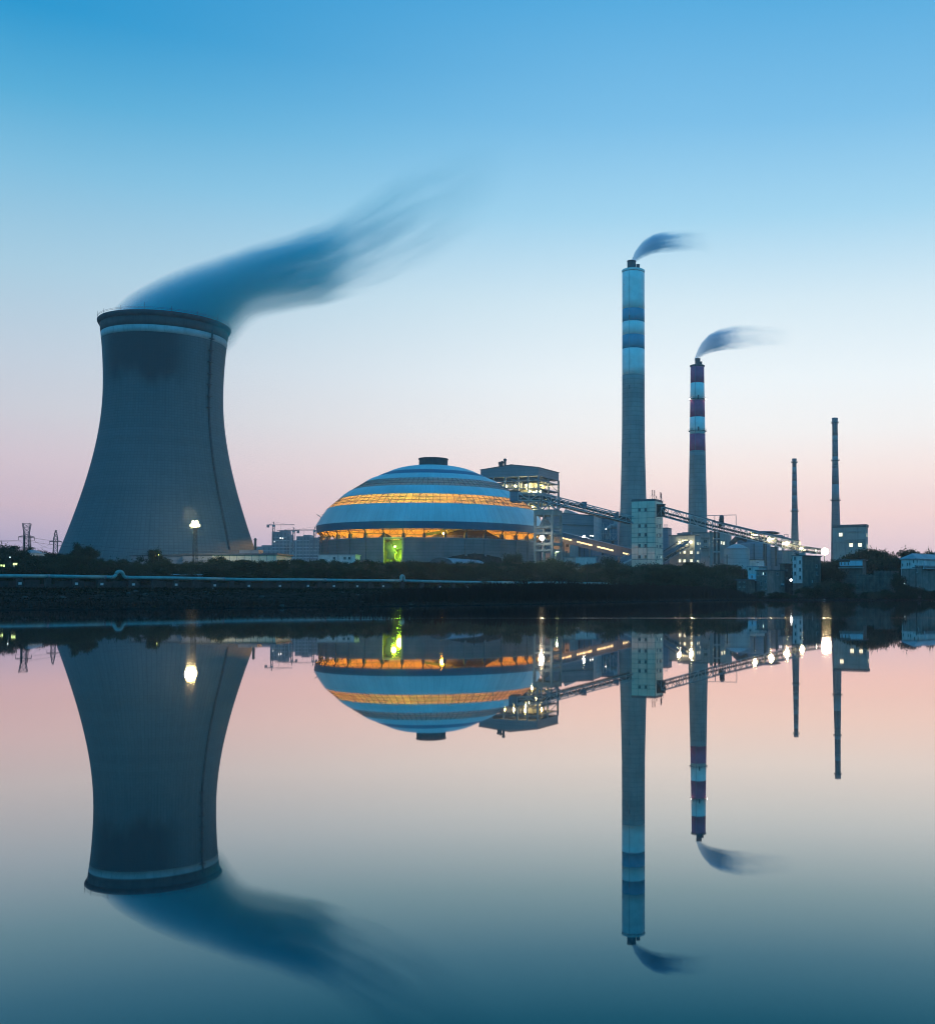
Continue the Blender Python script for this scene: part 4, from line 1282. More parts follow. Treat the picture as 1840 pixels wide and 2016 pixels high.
# lattice platform
lp = thing('service_platform', 'light steel lattice platform with ducts in front of the turbine hall', 'platform', W(*Z2(1130, 820), 700))
lw = 700 / F * (Z2(1290, 0)[0] - Z2(980, 0)[0])
for i in range(7):
    x = -lw * .48 + lw * i / 6
    MB().bar((x, 0, 0), (x, 0, 11), .3).build('post', M['pale_steel'], lp)
    if i < 6:
        x2 = x + lw / 6
        MB().bar((x, 0, 0.2) if i % 2 else (x, 0, 10.8 if i < 3 else 4), (x2, 0, 10.8 if i < 3 else 4) if i % 2 else (x2, 0, .2), .25).build('brace', M['pale_steel'], lp)
MB().box(-lw / 2, lw / 2, 0, 5, -.4, 0).build('deck', M['steel'], lp)
MB().bar((-lw / 2, 0, 11), (0, 0, 11), .3).bar((-lw / 2, 0, 4), (lw / 2, 0, 4), .25).build('rail', M['pale_steel'], lp)
MB().path([(lw * .02, 3, 1), (lw * .02, 3, 7), (lw * .25, 3, 9), (lw * .5, 3, 9)], 1.6, 12).build('duct', M['steel'], lp)
MB().tube((-lw * .2, 3, -30), (-lw * .2, 3, 0), 1.0, 8).tube((lw * .3, 3, -30), (lw * .3, 3, 0), 1.0, 8).build('leg', M['dark_steel'], lp)
# small white shed and lawn lamp in front
ws = Block('white_shed', 'small white shed half hidden by bushes near the pale tower', 'shed', Z2(490, 0)[0], Z2(668, 0)[0], Z2(757, 0)[0], Z2(0, 1072)[1], 545, M['house_white'], 45, roof_m=M['cladding_pale'], L2=14)
yl = thing('yard_lamp', 'bright yard lamp on a short mast behind the sloping gallery', 'lamp', W(*Z2(795, 766), 590))
MB().lathe([(.02, -.5), (.45, -.3), (.55, 0), (.4, .35), (.02, .5)], 12).build('lamp_glass', M['lamp_white'], yl, True)
MB().tube((0, .3, .3), (0, .3, -24), .18, 6).build('mast', M['dark_steel'], yl)
lamp('yard_light', (0, -1.0, 0), 3500, (1, .95, .8), .5, yl)
for zx, zy in ((1125, 655), (890, 755), (925, 760)):
    p = W(*Z2(zx, zy), 690)
    q = thing('bulkhead_lamp', ({1125: 'small white lamp on the lattice platform left of the tallest chimney', 890: 'small white lamp on the block above the sloping gallery, left of a pair', 925: 'small white lamp on the block above the sloping gallery, right of a pair'}[zx]), 'lamp', p, 0, 'small lamps on the plant wall')
    MB().box(-.35, .35, -.3, .3, -.3, .3).build('lamp_glass', em('bulkhead_glass', (.95, 1, .95), 4), q)
    MB().box(-.6, .6, .31, .6, -.5, .5).build('backplate', M['dark_steel'], q)

# ---------------------------------------------------------------- conveyors
def gallery(name, label, A, B, w, h, seg, enclosed=False, roof=False, chord=.35, mat=None):
    """open truss carrying a belt from A to B; A and B are mid points of its foot"""
    m = mat or M['steel']
    A, B = Vector(A), Vector(B)
    t = thing(name, label, 'conveyor', A)
    D = B - A
    side = Vector((D.y, -D.x, 0)).normalized() * (w / 2)
    up = Vector((0, 0, h))
    n = max(2, int(round(D.length / seg)))
    for sgn in (-1, 1):
        s = side * sgn
        MB().bar(s, D + s, chord).build('bottom_chord', m, t)
        MB().bar(s + up, D + s + up, chord).build('top_chord', m, t)
        for i in range(n + 1):
            p = D * (i / n) + s
            MB().bar(p, p + up, chord * .7).build('post', m, t)
            if i < n:
                q = D * ((i + 1) / n) + s
                MB().bar(p if i % 2 else p + up, q + up if i % 2 else q, chord * .7).build('brace', m, t)
    z1 = Vector((0, 0, .25))
    vs = [-side * .9 + z1, side * .9 + z1, D + side * .9 + z1, D - side * .9 + z1]
    vs += [v + Vector((0, 0, .5)) for v in vs]
    MB().add(vs, [(3, 2, 1, 0), (4, 5, 6, 7), (0, 1, 5, 4), (1, 2, 6, 5), (2, 3, 7, 6), (3, 0, 4, 7)]).build('deck', M['dark_steel'], t)
    bz_ = Vector((0, 0, 1.7))
    vs = [-side * .45 + bz_, side * .45 + bz_, D + side * .45 + bz_, D - side * .45 + bz_]
    vs += [v + Vector((0, 0, .9)) for v in vs]
    MB().add(vs, [(3, 2, 1, 0), (4, 5, 6, 7), (0, 1, 5, 4), (1, 2, 6, 5), (2, 3, 7, 6), (3, 0, 4, 7)]).build('belt_cover', M['dark_steel'], t)
    if roof:
        rz_ = up + Vector((0, 0, .2))
        vs = [-side * 1.05 + rz_, side * 1.05 + rz_, D + side * 1.05 + rz_, D - side * 1.05 + rz_]
        vs += [v + Vector((0, 0, .35)) for v in vs]
        MB().add(vs, [(3, 2, 1, 0), (4, 5, 6, 7), (0, 1, 5, 4), (1, 2, 6, 5), (2, 3, 7, 6), (3, 0, 4, 7)]).build('roof_sheet', M['roof_dark'], t)
    return t, D, side, up
cvd = 538
A_ = W(*Z1(965, 775), cvd); K_ = W(*Z1(1300, 785), cvd - 2); B_ = W(*Z2(1510, 578), 566)
hgt = (775 - 655) / 4.6 / 1.6728 * cvd / F
gallery('conveyor_gallery', 'level stretch of open truss conveyor leaving the dome above the concrete frame', A_, K_, 4.5, hgt * .95, 4.6, chord=.45, mat=M['pale_steel'])
K2 = W(*Z2(130, 228), cvd - 2)
g2_t, g2_D, g2_s, g2_u = gallery('conveyor_gallery', 'long open truss conveyor sloping down from the dome to the pale tower', K2, B_, 4.5, hgt * .93, 5.0, chord=.45, mat=M['pale_steel'])
# feed house where it leaves the dome
fh = thing('conveyor_head_house', 'grey box where the conveyor comes out of the dome roof', 'shed', W(*Z1(905, 790), cvd + 4))
MB().box(-2.6, 2.4, -2, 8, 0, hgt * 1.2).build('wall', M['cladding_blue'], fh)
MB().box(-2.8, 2.6, -2.2, 8.2, hgt * 1.2 + .01, hgt * 1.2 + .4).build('roof', M['roof_dark'], fh)
# things standing along the walkway
for zx, zy, w_, h_ in ((745, 305, 1.6, 2.0), (795, 305, 2.6, 2.9), (1270, 450, 1.6, 2.0), (1300, 445, 1.2, 2.6)):
    p = W(*Z2(zx, zy), 548)
    q = thing('drive_cabinet', {745: 'small drive cabinet near the middle of the long sloping conveyor', 795: 'largest drive cabinet on the long sloping conveyor', 1270: 'left of two drive cabinets near the low end of the sloping conveyor', 1300: 'right of two drive cabinets near the low end of the sloping conveyor'}[zx], 'cabinet', p - Vector((0, 0, 1)), 0, 'drive cabinets on the conveyor')
    MB().box(-w_ / 2, w_ / 2, -.8, .8, 0, h_).build('body', M['cladding_blue'], q)
    MB().box(-w_ / 2 - .1, w_ / 2 + .1, -.9, .9, h_ + .005, h_ + .2).build('lid', M['dark_steel'], q)
# trestle legs of the first conveyor: braced steel A frame on the concrete frame
tr = thing('conveyor_trestle', 'braced steel trestle holding the conveyor on top of the concrete frame', 'trestle', (0, 0, 0))
fb = [W(*Z2(150, 366), 532), W(*Z2(385, 366), 532)]
for f0 in fb:
    for dx, zy in ((-7, 232), (0, 225), (7, 235)):
        tp = Vector((f0.x + dx * .8, 535, W(*Z2(0, zy), 535).z))
        MB().bar(f0, tp, .5).build('strut', M['steel'], tr)

# second conveyor, white tower to the right
C0 = W(*Z3(145, 232), 552); C1 = W(*Z3(920, 448), 540)
gallery('conveyor_gallery', 'open truss conveyor leaving the pale tower to the right past the second chimney', C0, C1, 4.2, 3.9 * 552 / F * 4.6, 4.4, roof=True, chord=.42, mat=M['pale_steel'])
vz = thing('conveyor_mouth', 'square steel hood where the right hand conveyor enters the pale tower', 'hood', W(*Z3(112, 236), 551))
MB().box(-2.2, 2.4, -2.6, 2.6, 0, .3).box(-2.2, 2.4, -2.6, 2.6, 5.8, 6.3).box(-2.2, -1.9, -2.6, 2.6, .3, 5.8).build('frame', M['dark_steel'], vz)
MB().box(-1.8, 2.4, 2.2, 2.6, .3, 5.8).build('back_sheet', M['dark_steel'], vz)
MB().bar((-2.0, -2.5, .3), (2.3, -2.5, 5.8), .25).build('brace', M['steel'], vz)
C2 = W(*Z3(930, 448), 540); C3 = W(*Z4(920, 600), 505)
g3_t, g3_D, g3_s, g3_u = gallery('conveyor_gallery', 'lamp lit open truss conveyor running down to the trees at the right', C2, C3, 4.2, 4.3, 3.6, roof=True, mat=M['pale_steel'])
C4 = W(*Z4(1300, 655), 490)
gallery('conveyor_gallery', 'low tail of the lit conveyor disappearing into the trees by the brightest lamp', C3 + Vector((.3, -.2, 0)), C4, 3.6, 2.2, 4.0)
# support towers of the second conveyor
for zx, yb in ((955, 900),):
    p = W(*Z3(958, 450), 541)
    q = thing('conveyor_support', 'dark braced support tower under the bend of the right hand conveyor', 'trestle', (p.x, 541, gz(p.x, 541)))
    hh = p.z - gz(p.x, 541) - .2
    for dx, dy in ((-1.0, -1), (1.0, -1), (-1.0, 1), (1.0, 1)):
        MB().bar((dx, dy, -.5), (dx, dy, hh), .9).build('leg', M['dark_steel'], q)
    for k in range(1, 5):
        z = hh * k / 4.6
        MB().box(-1.6, 1.6, -1.6, 1.6, z - .3, z + .3).build('tie', M['pale_steel'], q)
    MB().box(-3.6, -2.2, -1, 1, -.5, hh).build('pier', M['concrete'], q)
# rooftop gantry and gear near the bend
ga = thing('maintenance_gantry', 'thin steel gantry frame standing above the bend of the conveyor', 'gantry', W(*Z3(930, 370), 542))
x0_, x1_ = -5.2, 10.8
MB().bar((x0_, 0, 4.9), (x1_, 0, 5.3), .28).build('beam', M['steel'], ga)
for x in (0, x1_ - .1):
    MB().bar((x, 0, -1), (x, 0, 5.0), .28).build('post', M['steel'], ga)
gd = thing('conveyor_drive', 'dark motor drive on top of the conveyor bend', 'motor', W(*Z3(1035, 372), 540))
MB().box(-1.6, 1.6, -1, 1, -.5, 1.2).build('base', M['dark_steel'], gd)
MB().tube((-1.2, 0, 2.2), (1.0, 0, 2.6), 1.1, 12).build('motor', M['dark_steel'], gd)
MB().lathe([(1.2, 3.0), (1.2, 4.4), (.8, 5.0), (.02, 5.1)], 12).build('hopper', M['dark_steel'], gd)
# lamps on the lit conveyor
for i, (zx, zy) in enumerate(((165, 325), (450, 398), (720, 468), (985, 545))):
    d_ = interp(zx, [(0, 530), (920, 505)])
    q = thing('conveyor_lamp', ['dazzling lamp on the lit conveyor, nearest the pale tower', 'dazzling lamp on the lit conveyor, second from the pale tower',
              'dazzling lamp on the lit conveyor, left of the thin chimney', 'lamp at the foot of the lit conveyor, just right of the thin chimney'][i], 'lamp', W(*Z4(zx, zy), d_ - 2.4), 0, 'lamps along the lit conveyor')
    w_ = 1.5 if i < 3 else .7
    MB().box(-w_, w_, -.2, .2, -.55, .35).build('lamp_glass', em('conveyor_glass', (1.0, .86, .5), 18), q)
    MB().box(-w_ - .1, w_ + .1, .21, .5, -.65, .5).build('housing', M['dark_steel'], q)
    MB().bar((0, .5, .4), (0, 1.2, 1.6), .15).build('bracket', M['dark_steel'], q)
    lamp('conveyor_light', (0, -.8, -.3), 2600, (1.0, .82, .42), .9, q)
    spot('conveyor_glow', (0, -.9, 0), (0, -1, -.1), 10000, (1.0, .82, .42), 160, 1.0, q)
    lamp('conveyor_light', (0, 2.6, 0), 1600, (1.0, .82, .42), .6, q)
bl = thing('floodlight', 'brightest floodlight, among the treetops left of the square lit block', 'floodlight', W(*Z4(1390, 612), 486))
MB().lathe([(.02, -1.6), (1.3, -1.1), (1.7, 0), (1.3, 1.1), (.02, 1.6)], 16).build('lamp_glass', em('brightest_glass', (1, .92, .68), 30), bl, True)
MB().tube((0, 1.4, 0), (0, 1.4, -14), .25, 6).build('mast', M['dark_steel'], bl)
MB().box(-1.3, 1.3, .9, 1.35, -1.2, 1.2).build('housing', M['dark_steel'], bl)
spot('floodlight_beam', (0, -2.0, 0), (-.1, -1, -.05), 30000, (1.0, .82, .45), 165, 2.2, bl)
q = thing('floodlight', 'small round floodlight just left of the brightest one', 'floodlight', W(*Z4(1235, 590), 492))
MB().lathe([(.02, -.4), (.4, 0), (.02, .4)], 12).build('lamp_glass', M['lamp_white'], q, True)
MB().tube((0, .3, -.2), (0, .3, -9), .12, 6).build('mast', M['dark_steel'], q)

# sloping closed gallery with lit strip windows
S0, S1 = W(*Z2(60, 760), 600), W(*Z2(1520, 1125), 575)
sg = thing('sloping_gallery', 'closed grey gallery with yellow strip windows sloping down to the pale tower', 'conveyor', S0)
D = S1 - S0
gh = (1020 - 870) / 4.6 / 1.6728 * 585 / F
dn = D.normalized()
sd = Vector((D.y, -D.x, 0)).normalized()      # towards the camera
if sd.y > 0:
    sd = -sd
n_ = 9
for i in range(n_):
    a, b_ = D * (i / n_), D * ((i + 1) / n_) - dn * .12
    vs = [a, b_, b_ - sd * 4.5, a - sd * 4.5]
    vs += [v + Vector((0, 0, gh)) for v in vs]
    MB().add(vs, [(3, 2, 1, 0), (4, 5, 6, 7), (0, 1, 5, 4), (1, 2, 6, 5), (2, 3, 7, 6), (3, 0, 4, 7)]).build('wall_section', M['cladding_blue'], sg)
vs = [sd * .3, D + sd * .3, D - sd * 4.8, -sd * 4.8]
vs = [v + Vector((0, 0, gh + .01)) for v in vs] + [v + Vector((0, 0, gh + .4)) for v in vs]
MB().add(vs, [(3, 2, 1, 0), (4, 5, 6, 7), (0, 1, 5, 4), (1, 2, 6, 5), (2, 3, 7, 6), (3, 0, 4, 7)]).build('roof', M['cladding'], sg)
def strip(xa, xb, m):
    for j in range(3):
        x0, x1 = xa + (xb - xa) * j / 3 + 2, xa + (xb - xa) * (j + 1) / 3 - 2
        t0, t1 = [(Z2(x, 0)[0] - Z2(60, 0)[0]) / (Z2(1520, 0)[0] - Z2(60, 0)[0]) for x in (x0, x1)]
        a, b_ = D * t0 + sd * .06, D * t1 + sd * .06
        z0 = Vector((0, 0, gh * .40)); z1 = Vector((0, 0, gh * .40 + .85))
        vs = [a + z0, b_ + z0, b_ + z1, a + z1]
        vs = vs + [v - sd * .05 for v in vs]
        MB().add(vs, [(0, 1, 2, 3), (7, 6, 5, 4), (0, 4, 5, 1), (1, 5, 6, 2), (2, 6, 7, 3), (3, 7, 4, 0)]).build('strip_window', m, sg)
for xa, xb in ((195, 292), (440, 625), (700, 935), (1005, 1245), (1385, 1490)):
    strip(xa, xb, M['lit_warm'])
for t_ in (.28, .55, .8):
    p = D * t_ - sd * 2.2
    gg = gz(S0.x + p.x, S0.y + p.y)
    MB().box(p.x - .5, p.x + .5, p.y - .5, p.y + .5, gg - S0.z - 1, p.z - .02).build('support', M['concrete'], sg)
# foot of a gallery behind the trees by the pale tower
sf = thing('coal_ramp', 'low covered ramp coming up to the foot of the pale tower from the left', 'conveyor', W(*Z2(1330, 1190), 548))
e_ = W(*Z2(1512, 1105), 556) - sf.location
for w_, zz in ((0, 0), ):
    vs = [Vector((0, 0, 0)), e_, e_ + Vector((0, 4, 0)), Vector((0, 4, 0))]
    vs = vs + [v + Vector((0, 0, 2.6)) for v in vs]
    MB().add(vs, [(3, 2, 1, 0), (4, 5, 6, 7), (0, 1, 5, 4), (1, 2, 6, 5), (2, 3, 7, 6), (3, 0, 4, 7)]).build('body', M['cladding_blue'], sf)
    MB().bar((0, -.2, -.3), e_ + Vector((0, -.2, -.3)), .7).build('beam', M['pale_steel'], sf)
    MB().bar((0, -.2, 3), e_ + Vector((0, -.2, 3)), .35).build('handrail', M['steel'], sf)

# ---------------------------------------------------------------- right of the pale tower
k0 = Block('silo_block', 'narrow dark block rising just right of the pale tower', 'building', Z3(120, 0)[0], Z3(222, 0)[0], Z3(245, 0)[0], Z3(0, 402)[1], 655, M['cladding_blue'], 15, L2=10)
for zx in (165, 180, 195, 210):
    p = W(*Z3(zx, 402), 658)
    MB().bar((k0.u(Z3(zx, 0)[0]), .5, k0.H + .01), (k0.u(Z3(zx, 0)[0]), .5, k0.H + 2.2), .12).build('post', M['steel'], k0.t)
MB().bar((k0.u(Z3(160, 0)[0]), .5, k0.H + 1.6), (0, .5, k0.H + 1.6), .1).build('handrail', M['steel'], k0.t)
for zy in (540, 580, 625, 668, 692):
    v = k0.L2 * .55
    window(k0.t, (.0, v, k0.zs(Z3(0, zy)[1], v)), pi / 2, 1.0, 1.0, M['lit_cold'], False)
ka = Block('crusher_house', 'pale block with two dazzling lamps and rows of lit windows', 'building', Z3(245, 0)[0], Z3(630, 0)[0], Z3(720, 0)[0], Z3(0, 508)[1], 600, M['render_grey'], 22)
for zx, zy, w_, h_ in ((408, 780, 1.6, 2.2), (475, 775, 2.9, 3.0), (578, 778, 2.9, 3.6), (403, 907, 2.9, 3.3), (474, 907, 2.9, 3.3), (577, 905, 2.9, 3.2)):
    ka.win(*Z3(zx, zy), w_, h_, M['lit'])
for zx, zy, w_, h_ in ((663, 643, 2.0, 3.0), (684, 646, 2.6, 3.0), (709, 645, 2.0, 2.4), (709, 722, 1.6, 1.8), (663, 785, 2.0, 3.0), (684, 785, 2.6, 3.0), (663, 912, 2.0, 3.0), (684, 912, 2.6, 3.0)):
    ka.win(*Z3(zx, zy), w_, h_, M['lit'], side=True, sill=False)
ua, ub = ka.u(Z3(440, 0)[0]), ka.u(Z3(523, 0)[0])
z_ = ka.zf(Z3(0, 640)[1], ua)
MB().box(ua, ub, -.2, .1, z_ - 2.2, z_ + 2.0).build('lit_opening', em('lit_mouth', (1, .85, .42), 1.0, .6), ka.t)
for i, (zx, zy) in enumerate(((402, 625), (582, 625))):
    u = ka.u(Z3(zx, 0)[0])
    loc = Matrix.Rotation(-ka.phi, 4, 'Z') @ Vector((u, -1.6, ka.zf(Z3(0, zy)[1], u))) + ka.t.location
    q = thing('floodlight', ['dazzling floodlight on the crusher block above the ramp head', 'dazzling floodlight on the crusher block right of the ramp head'][i], 'floodlight', loc)
    MB().lathe([(.02, -.7), (.6, -.45), (.75, 0), (.6, .45), (.02, .7)], 14).build('lamp_glass', em('crusher_glass', (1, .88, .5), 20), q, True)
    MB().bar((0, .5, 0), (0, 2.2, .8), .25).build('arm', M['dark_steel'], q)
    lamp('floodlight_beam', (0, -3.2, -1.2), 320, (1, .84, .42), .6, q)
    spot('floodlight_glow', (0, -1.2, 0), (0, -1, -.1), 14000, (1, .86, .5), 160, 1.0, q)
for zx, w_, h_ in ((335, 3, 1.2), (410, 5, 1.6)):
    u = ka.u(Z3(zx, 0)[0])
    MB().box(u, u + w_, 3, 6, ka.H + .004, ka.H + h_).build('roof_box', M['cladding'], ka.t)
# ramp up to it
r0, r1 = W(*Z3(120, 935), 585), W(*Z3(505, 690), 596)
gallery('ramp_conveyor', 'steep dark covered ramp climbing to the crusher block', r0, r1, 4.5, 2.6, 4.0, roof=True)
r2, r3 = W(*Z3(130, 845), 590), W(*Z3(395, 672), 599)
rp_ = thing('covered_ramp', 'second closed ramp close behind the steep dark one', 'conveyor', r2)
vs = [Vector((0, 0, 0)), r3 - r2, r3 - r2 + Vector((0, 4, 0)), Vector((0, 4, 0))]
vs += [v + Vector((0, 0, 2.4)) for v in vs]
MB().add(vs, [(3, 2, 1, 0), (4, 5, 6, 7), (0, 1, 5, 4), (1, 2, 6, 5), (2, 3, 7, 6), (3, 0, 4, 7)]).build('body', M['cladding'], rp_)
MB().bar(Vector((0, -.1, 2.5)), r3 - r2 + Vector((0, -.1, 2.5)), .3).build('edge_rail', M['dark_steel'], rp_)
kb = Block('control_block', 'tall grey block with dark windows in front of the second chimney', 'building', Z3(480, 0)[0], Z3(1095, 0)[0], Z3(1185, 0)[0], Z3(0, 470)[1], 650, M['render_grey'], 18)
for zx, zy, w_, h_ in ((790, 612, 4.0, 3.4), (890, 608, 2.6, 3.0), (790, 690, 4.0, 1.6), (865, 845, 4.0, 3.0)):
    kb.win(*Z3(zx, zy), w_, h_, M['glass_dark'])
for zx, zy, w_, h_ in ((1035, 632, 1.7, 3.8), (1072, 640, 2.0, 4.0), (993, 715, 1.7, 2.4)):
    kb.win(*Z3(zx, zy), w_, h_, M['lit'])
for zx, zy in ((900, 608), (902, 682)):
    kb.win(*Z3(zx, zy), .9, .9, M['lit_cold'], sill=False)
for zy in (545, 705, 745):
    ua = kb.u(Z3(725, 0)[0])
    z = kb.zf(Z3(0, zy)[1], ua)
    MB().box(ua, kb.u(Z3(905, 0)[0]), -1.0, .0, z - .4, z).build('ledge', M['concrete'], kb.t)
MB().tube((kb.u(Z3(1070, 0)[0]) , -1.1, 0), (kb.u(Z3(1070, 0)[0]), -1.1, 12), .9, 10).build('downpipe', M['steel'], kb.t)
# tank
tk = thing('storage_tank', 'round pale tank with a shallow cone roof beside the control block', 'tank', (0, 0, 0))
td = 600.0
tx = (W(*Z3(1268, 800), td)).x
tr_ = (Z3(1460, 0)[0] - Z3(1075, 0)[0]) / 2 * td / F
tg = gz(tx, td)
tk.location = (tx, td, tg)
tz = W(*Z3(0, 716), td - tr_).z - tg
MB().lathe([(tr_, -.5), (tr_, tz)], 64).build('shell', M['tank'], tk, True)
MB().lathe([(tr_ + .25, tz - .35), (tr_ + .25, tz), (tr_ - .2, tz), (tr_ - .2, tz - .35)], 64, close=True).build('top_ring', M['steel'], tk)
MB().lathe([(tr_ - .25, tz - .02), (tr_ * .5, tz + 1.9), (.02, tz + 2.8)], 64).build('cone_roof', M['tank'], tk, True)
for k in range(24):
    a = 2 * pi * k / 24
    MB().bar((tr_ * .98 * cos(a), tr_ * .98 * sin(a), tz + .1), (1 * cos(a), 1 * sin(a), tz + 2.85), .12).build('roof_rib', M['pale_steel'], tk)
rl = MB().lathe([(tr_ - .1, tz + 1.0), (tr_ - .04, tz + 1.0), (tr_ - .04, tz + 1.06)], 48, close=True)
for k in range(32):
    a = 2 * pi * k / 32
    rl.bar(((tr_ - .07) * cos(a), (tr_ - .07) * sin(a), tz), ((tr_ - .07) * cos(a), (tr_ - .07) * sin(a), tz + 1.05), .07)
rl.build('railing', M['steel'], tk)
# blocks behind the lit conveyor
kc = Block('precipitator', 'long dark plant block under the lit conveyor with pipework on top', 'building', Z3(1270, 0)[0], Z3(1640, 0)[0], Z3(1760, 0)[0], Z3(0, 560)[1], 665, M['cladding_blue'], 18, L2=24)
mbp = [W(*Z3(1190, 640), 645) , W(*Z3(1270, 560), 645), W(*Z3(1330, 545), 645), W(*Z3(1420, 590), 645)]
q = thing('duct_bend', 'dark bent duct rising behind the storage tank', 'duct', mbp[0])
MB().path([p - mbp[0] for p in mbp], 1.6, 12).build('duct', M['dark_steel'], q, True)
MB().tube(mbp[0] - mbp[0] + Vector((0, 0, -14)), (0, 0, .8), 1.5, 12).build('riser', M['dark_steel'], q, True)
for i in range(3):
    px = Z4((140, 290, 365)[i], 0)[0]
    x = (px - PX) / F * 640
    q = thing('silo', 'plain grey silo behind the lit conveyor', 'silo', (x, 640, gz(x, 640)), 0, 'grey silos behind the lit conveyor')
    r_ = (7.5, 3.2, 3.0)[i]
    q['label'] = ['widest of the grey silos behind the lit conveyor', 'slim grey silo, middle of the three behind the lit conveyor', 'slim grey silo, rightmost of the three behind the lit conveyor'][i]
    h_ = W(px, Z4(0, 485)[1], 640).z - q.location.z
    MB().lathe([(r_, -.5), (r_, h_), (r_ * .9, h_ + .6), (.02, h_ + 1.2)], 32).build('shell', M['cladding'], q, True)
    MB().lathe([(r_ + .15, h_ * .55), (r_ + .15, h_ * .55 + .3), (r_, h_ * .55 + .3), (r_, h_ * .55)], 32, close=True).build('hoop', M['steel'], q)
    MB().bar((0, -r_ - .4, 0), (0, -r_ - .4, h_), .5).build('ladder', M['dark_steel'], q)
kd = Block('ash_block', 'grey block with a bright upper opening right of the silos', 'building', Z4(425, 0)[0], Z4(655, 0)[0], Z4(680, 0)[0], Z4(0, 525)[1], 640, M['cladding'], 12, L2=14)
kd.win(*Z4(617, 565), 3.6, 3.4, em('pink_lit', (1, .86, .86), .8))
kd.win(*Z4(552, 555), 1.8, 2.8, M['glass_dark'])
ke = Block('ash_block', 'tall pale bay block under the lower end of the lit conveyor', 'building', Z4(660, 0)[0], Z4(830, 0)[0], Z4(945, 0)[0], Z4(0, 590)[1], 610, M['render_grey'], 14, L2=12)
kf = Block('pump_house', 'small white pump house at the foot of the storage tank', 'shed', Z4(95, 0)[0], Z4(195, 0)[0], Z4(262, 0)[0], Z4(0, 745)[1], 560, M['house_white'], 40, L2=8)
for zx in (212, 228, 242):
    kf.win(*Z4(zx, 800), .9, .9, M['glass_dark'], side=True, sill=False)
# flat canopies over the lit conveyor
for zx, zy, w_ in ((340, 308, 9), (545, 368, 5)):
    p = W(*Z4(zx, zy), 600)
    q = thing('flat_canopy', ('wider dark flat vent hood above the lit conveyor' if w_ == 9 else 'smaller dark flat vent hood above the lit conveyor'), 'hood', p, 0, 'dark hoods above the lit conveyor')
    MB().lathe([(w_ * .85, 0), (w_, .5), (w_ * .7, 1.3), (.02, 1.7)], 18).build('hood', M['roof_dark'], q)
    MB().tube((0, 0, 0), (0, 0, -16), .6, 8).build('stalk', M['dark_steel'], q)
q = thing('lattice_cage', 'small lattice cage on a post beside the thin chimney', 'mast', W(*Z4(722, 412), 600))
for dx, dy in ((-1, -1), (1, -1), (-1, 1), (1, 1)):
    MB().bar((dx, dy, -14), (dx, dy, 3), .14).build('post', M['steel'], q)
for z in (0, 1.5, 3):
    MB().bar((-1, -1, z), (1, -1, z), .12).bar((-1, 1, z), (1, 1, z), .12).bar((-1, -1, z), (-1, 1, z), .12).bar((1, -1, z), (1, 1, z), .12).build('hoop', M['steel'], q)

# square block with lit windows
kg = Block('lit_block', 'square grey block with bright square windows in front of a slim chimney', 'building', Z5(75, 0)[0], Z5(643, 0)[0], Z5(680, 0)[0], Z5(0, 138)[1], 620, M['render_grey'], 24, slab=1.6, over=.4)
for zx, zy in ((208, 319), (388, 500), (543, 497)):
    kg.win(*Z5(zx, zy), 4.1, 4.1, M['lit'])
for zy in (328, 520):
    v = kg.v(Z5(660, 0)[0])
    window(kg.t, (0, v, kg.zs(Z5(0, zy)[1], v)), pi / 2, 1.9, 2.3, M['lit'], False)
for xa, xb, zy in ((300, 575, 268), (285, 643, 412), (100, 640, 458)):
    ua, ub = kg.u(Z5(xa, 0)[0]), kg.u(Z5(xb, 0)[0])
    z = kg.zf(Z5(0, zy)[1], ua)
    MB().box(ua, ub, -.6, .0, z - .25, z + .25).build('string_course', M['concrete'], kg.t)
ua, ub = kg.u(Z5(285, 0)[0]), kg.u(Z5(300, 0)[0])
MB().box(ua, ub, -.3, .0, 0, kg.H * .62).build('pilaster', M['concrete'], kg.t)

# ================================================================ left: floodlight mast, sheds, pylons
fd = 452.0
mp_ = W(*zc(0, 1650, 2.0444)(1313, 375), fd)
fm_t = thing('floodlight_mast', 'lattice mast with blazing amber floodlights in front of the cooling tower', 'light mast', (mp_.x, fd, gz(mp_.x, fd)))
mz = W(*zc(0, 1650, 2.0444)(1313, 178), fd).z - fm_t.location.z
w0, w1 = 1.9, 1.0
for sx_ in (-1, 1):
    for sy_ in (-1, 1):
        MB().bar((sx_ * w0 / 2, sy_ * w0 / 2, -.5), (sx_ * w1 / 2, sy_ * w1 / 2, mz), .2).build('leg', M['dark_steel'], fm_t)
mb = MB(); nseg = 16
for k in range(nseg):
    z0, z1 = mz * k / nseg, mz * (k + 1) / nseg
    a, b_ = w0 + (w1 - w0) * k / nseg, w0 + (w1 - w0) * (k + 1) / nseg
    s_ = 1 if k % 2 else -1
    for sy_ in (-1, 1):
        mb.bar((s_ * a / 2, sy_ * a / 2, z0), (-s_ * b_ / 2, sy_ * b_ / 2, z1), .11)
        mb.bar((sy_ * a / 2, s_ * a / 2, z0), (sy_ * b_ / 2, -s_ * b_ / 2, z1), .11)
        mb.bar((-a / 2, sy_ * a / 2, z0), (a / 2, sy_ * a / 2, z0), .1)
mb.build('lattice', M['dark_steel'], fm_t)
MB().box(-1.9, 2.1, -1, 1, mz - .2, mz).build('lamp_platform', M['dark_steel'], fm_t)
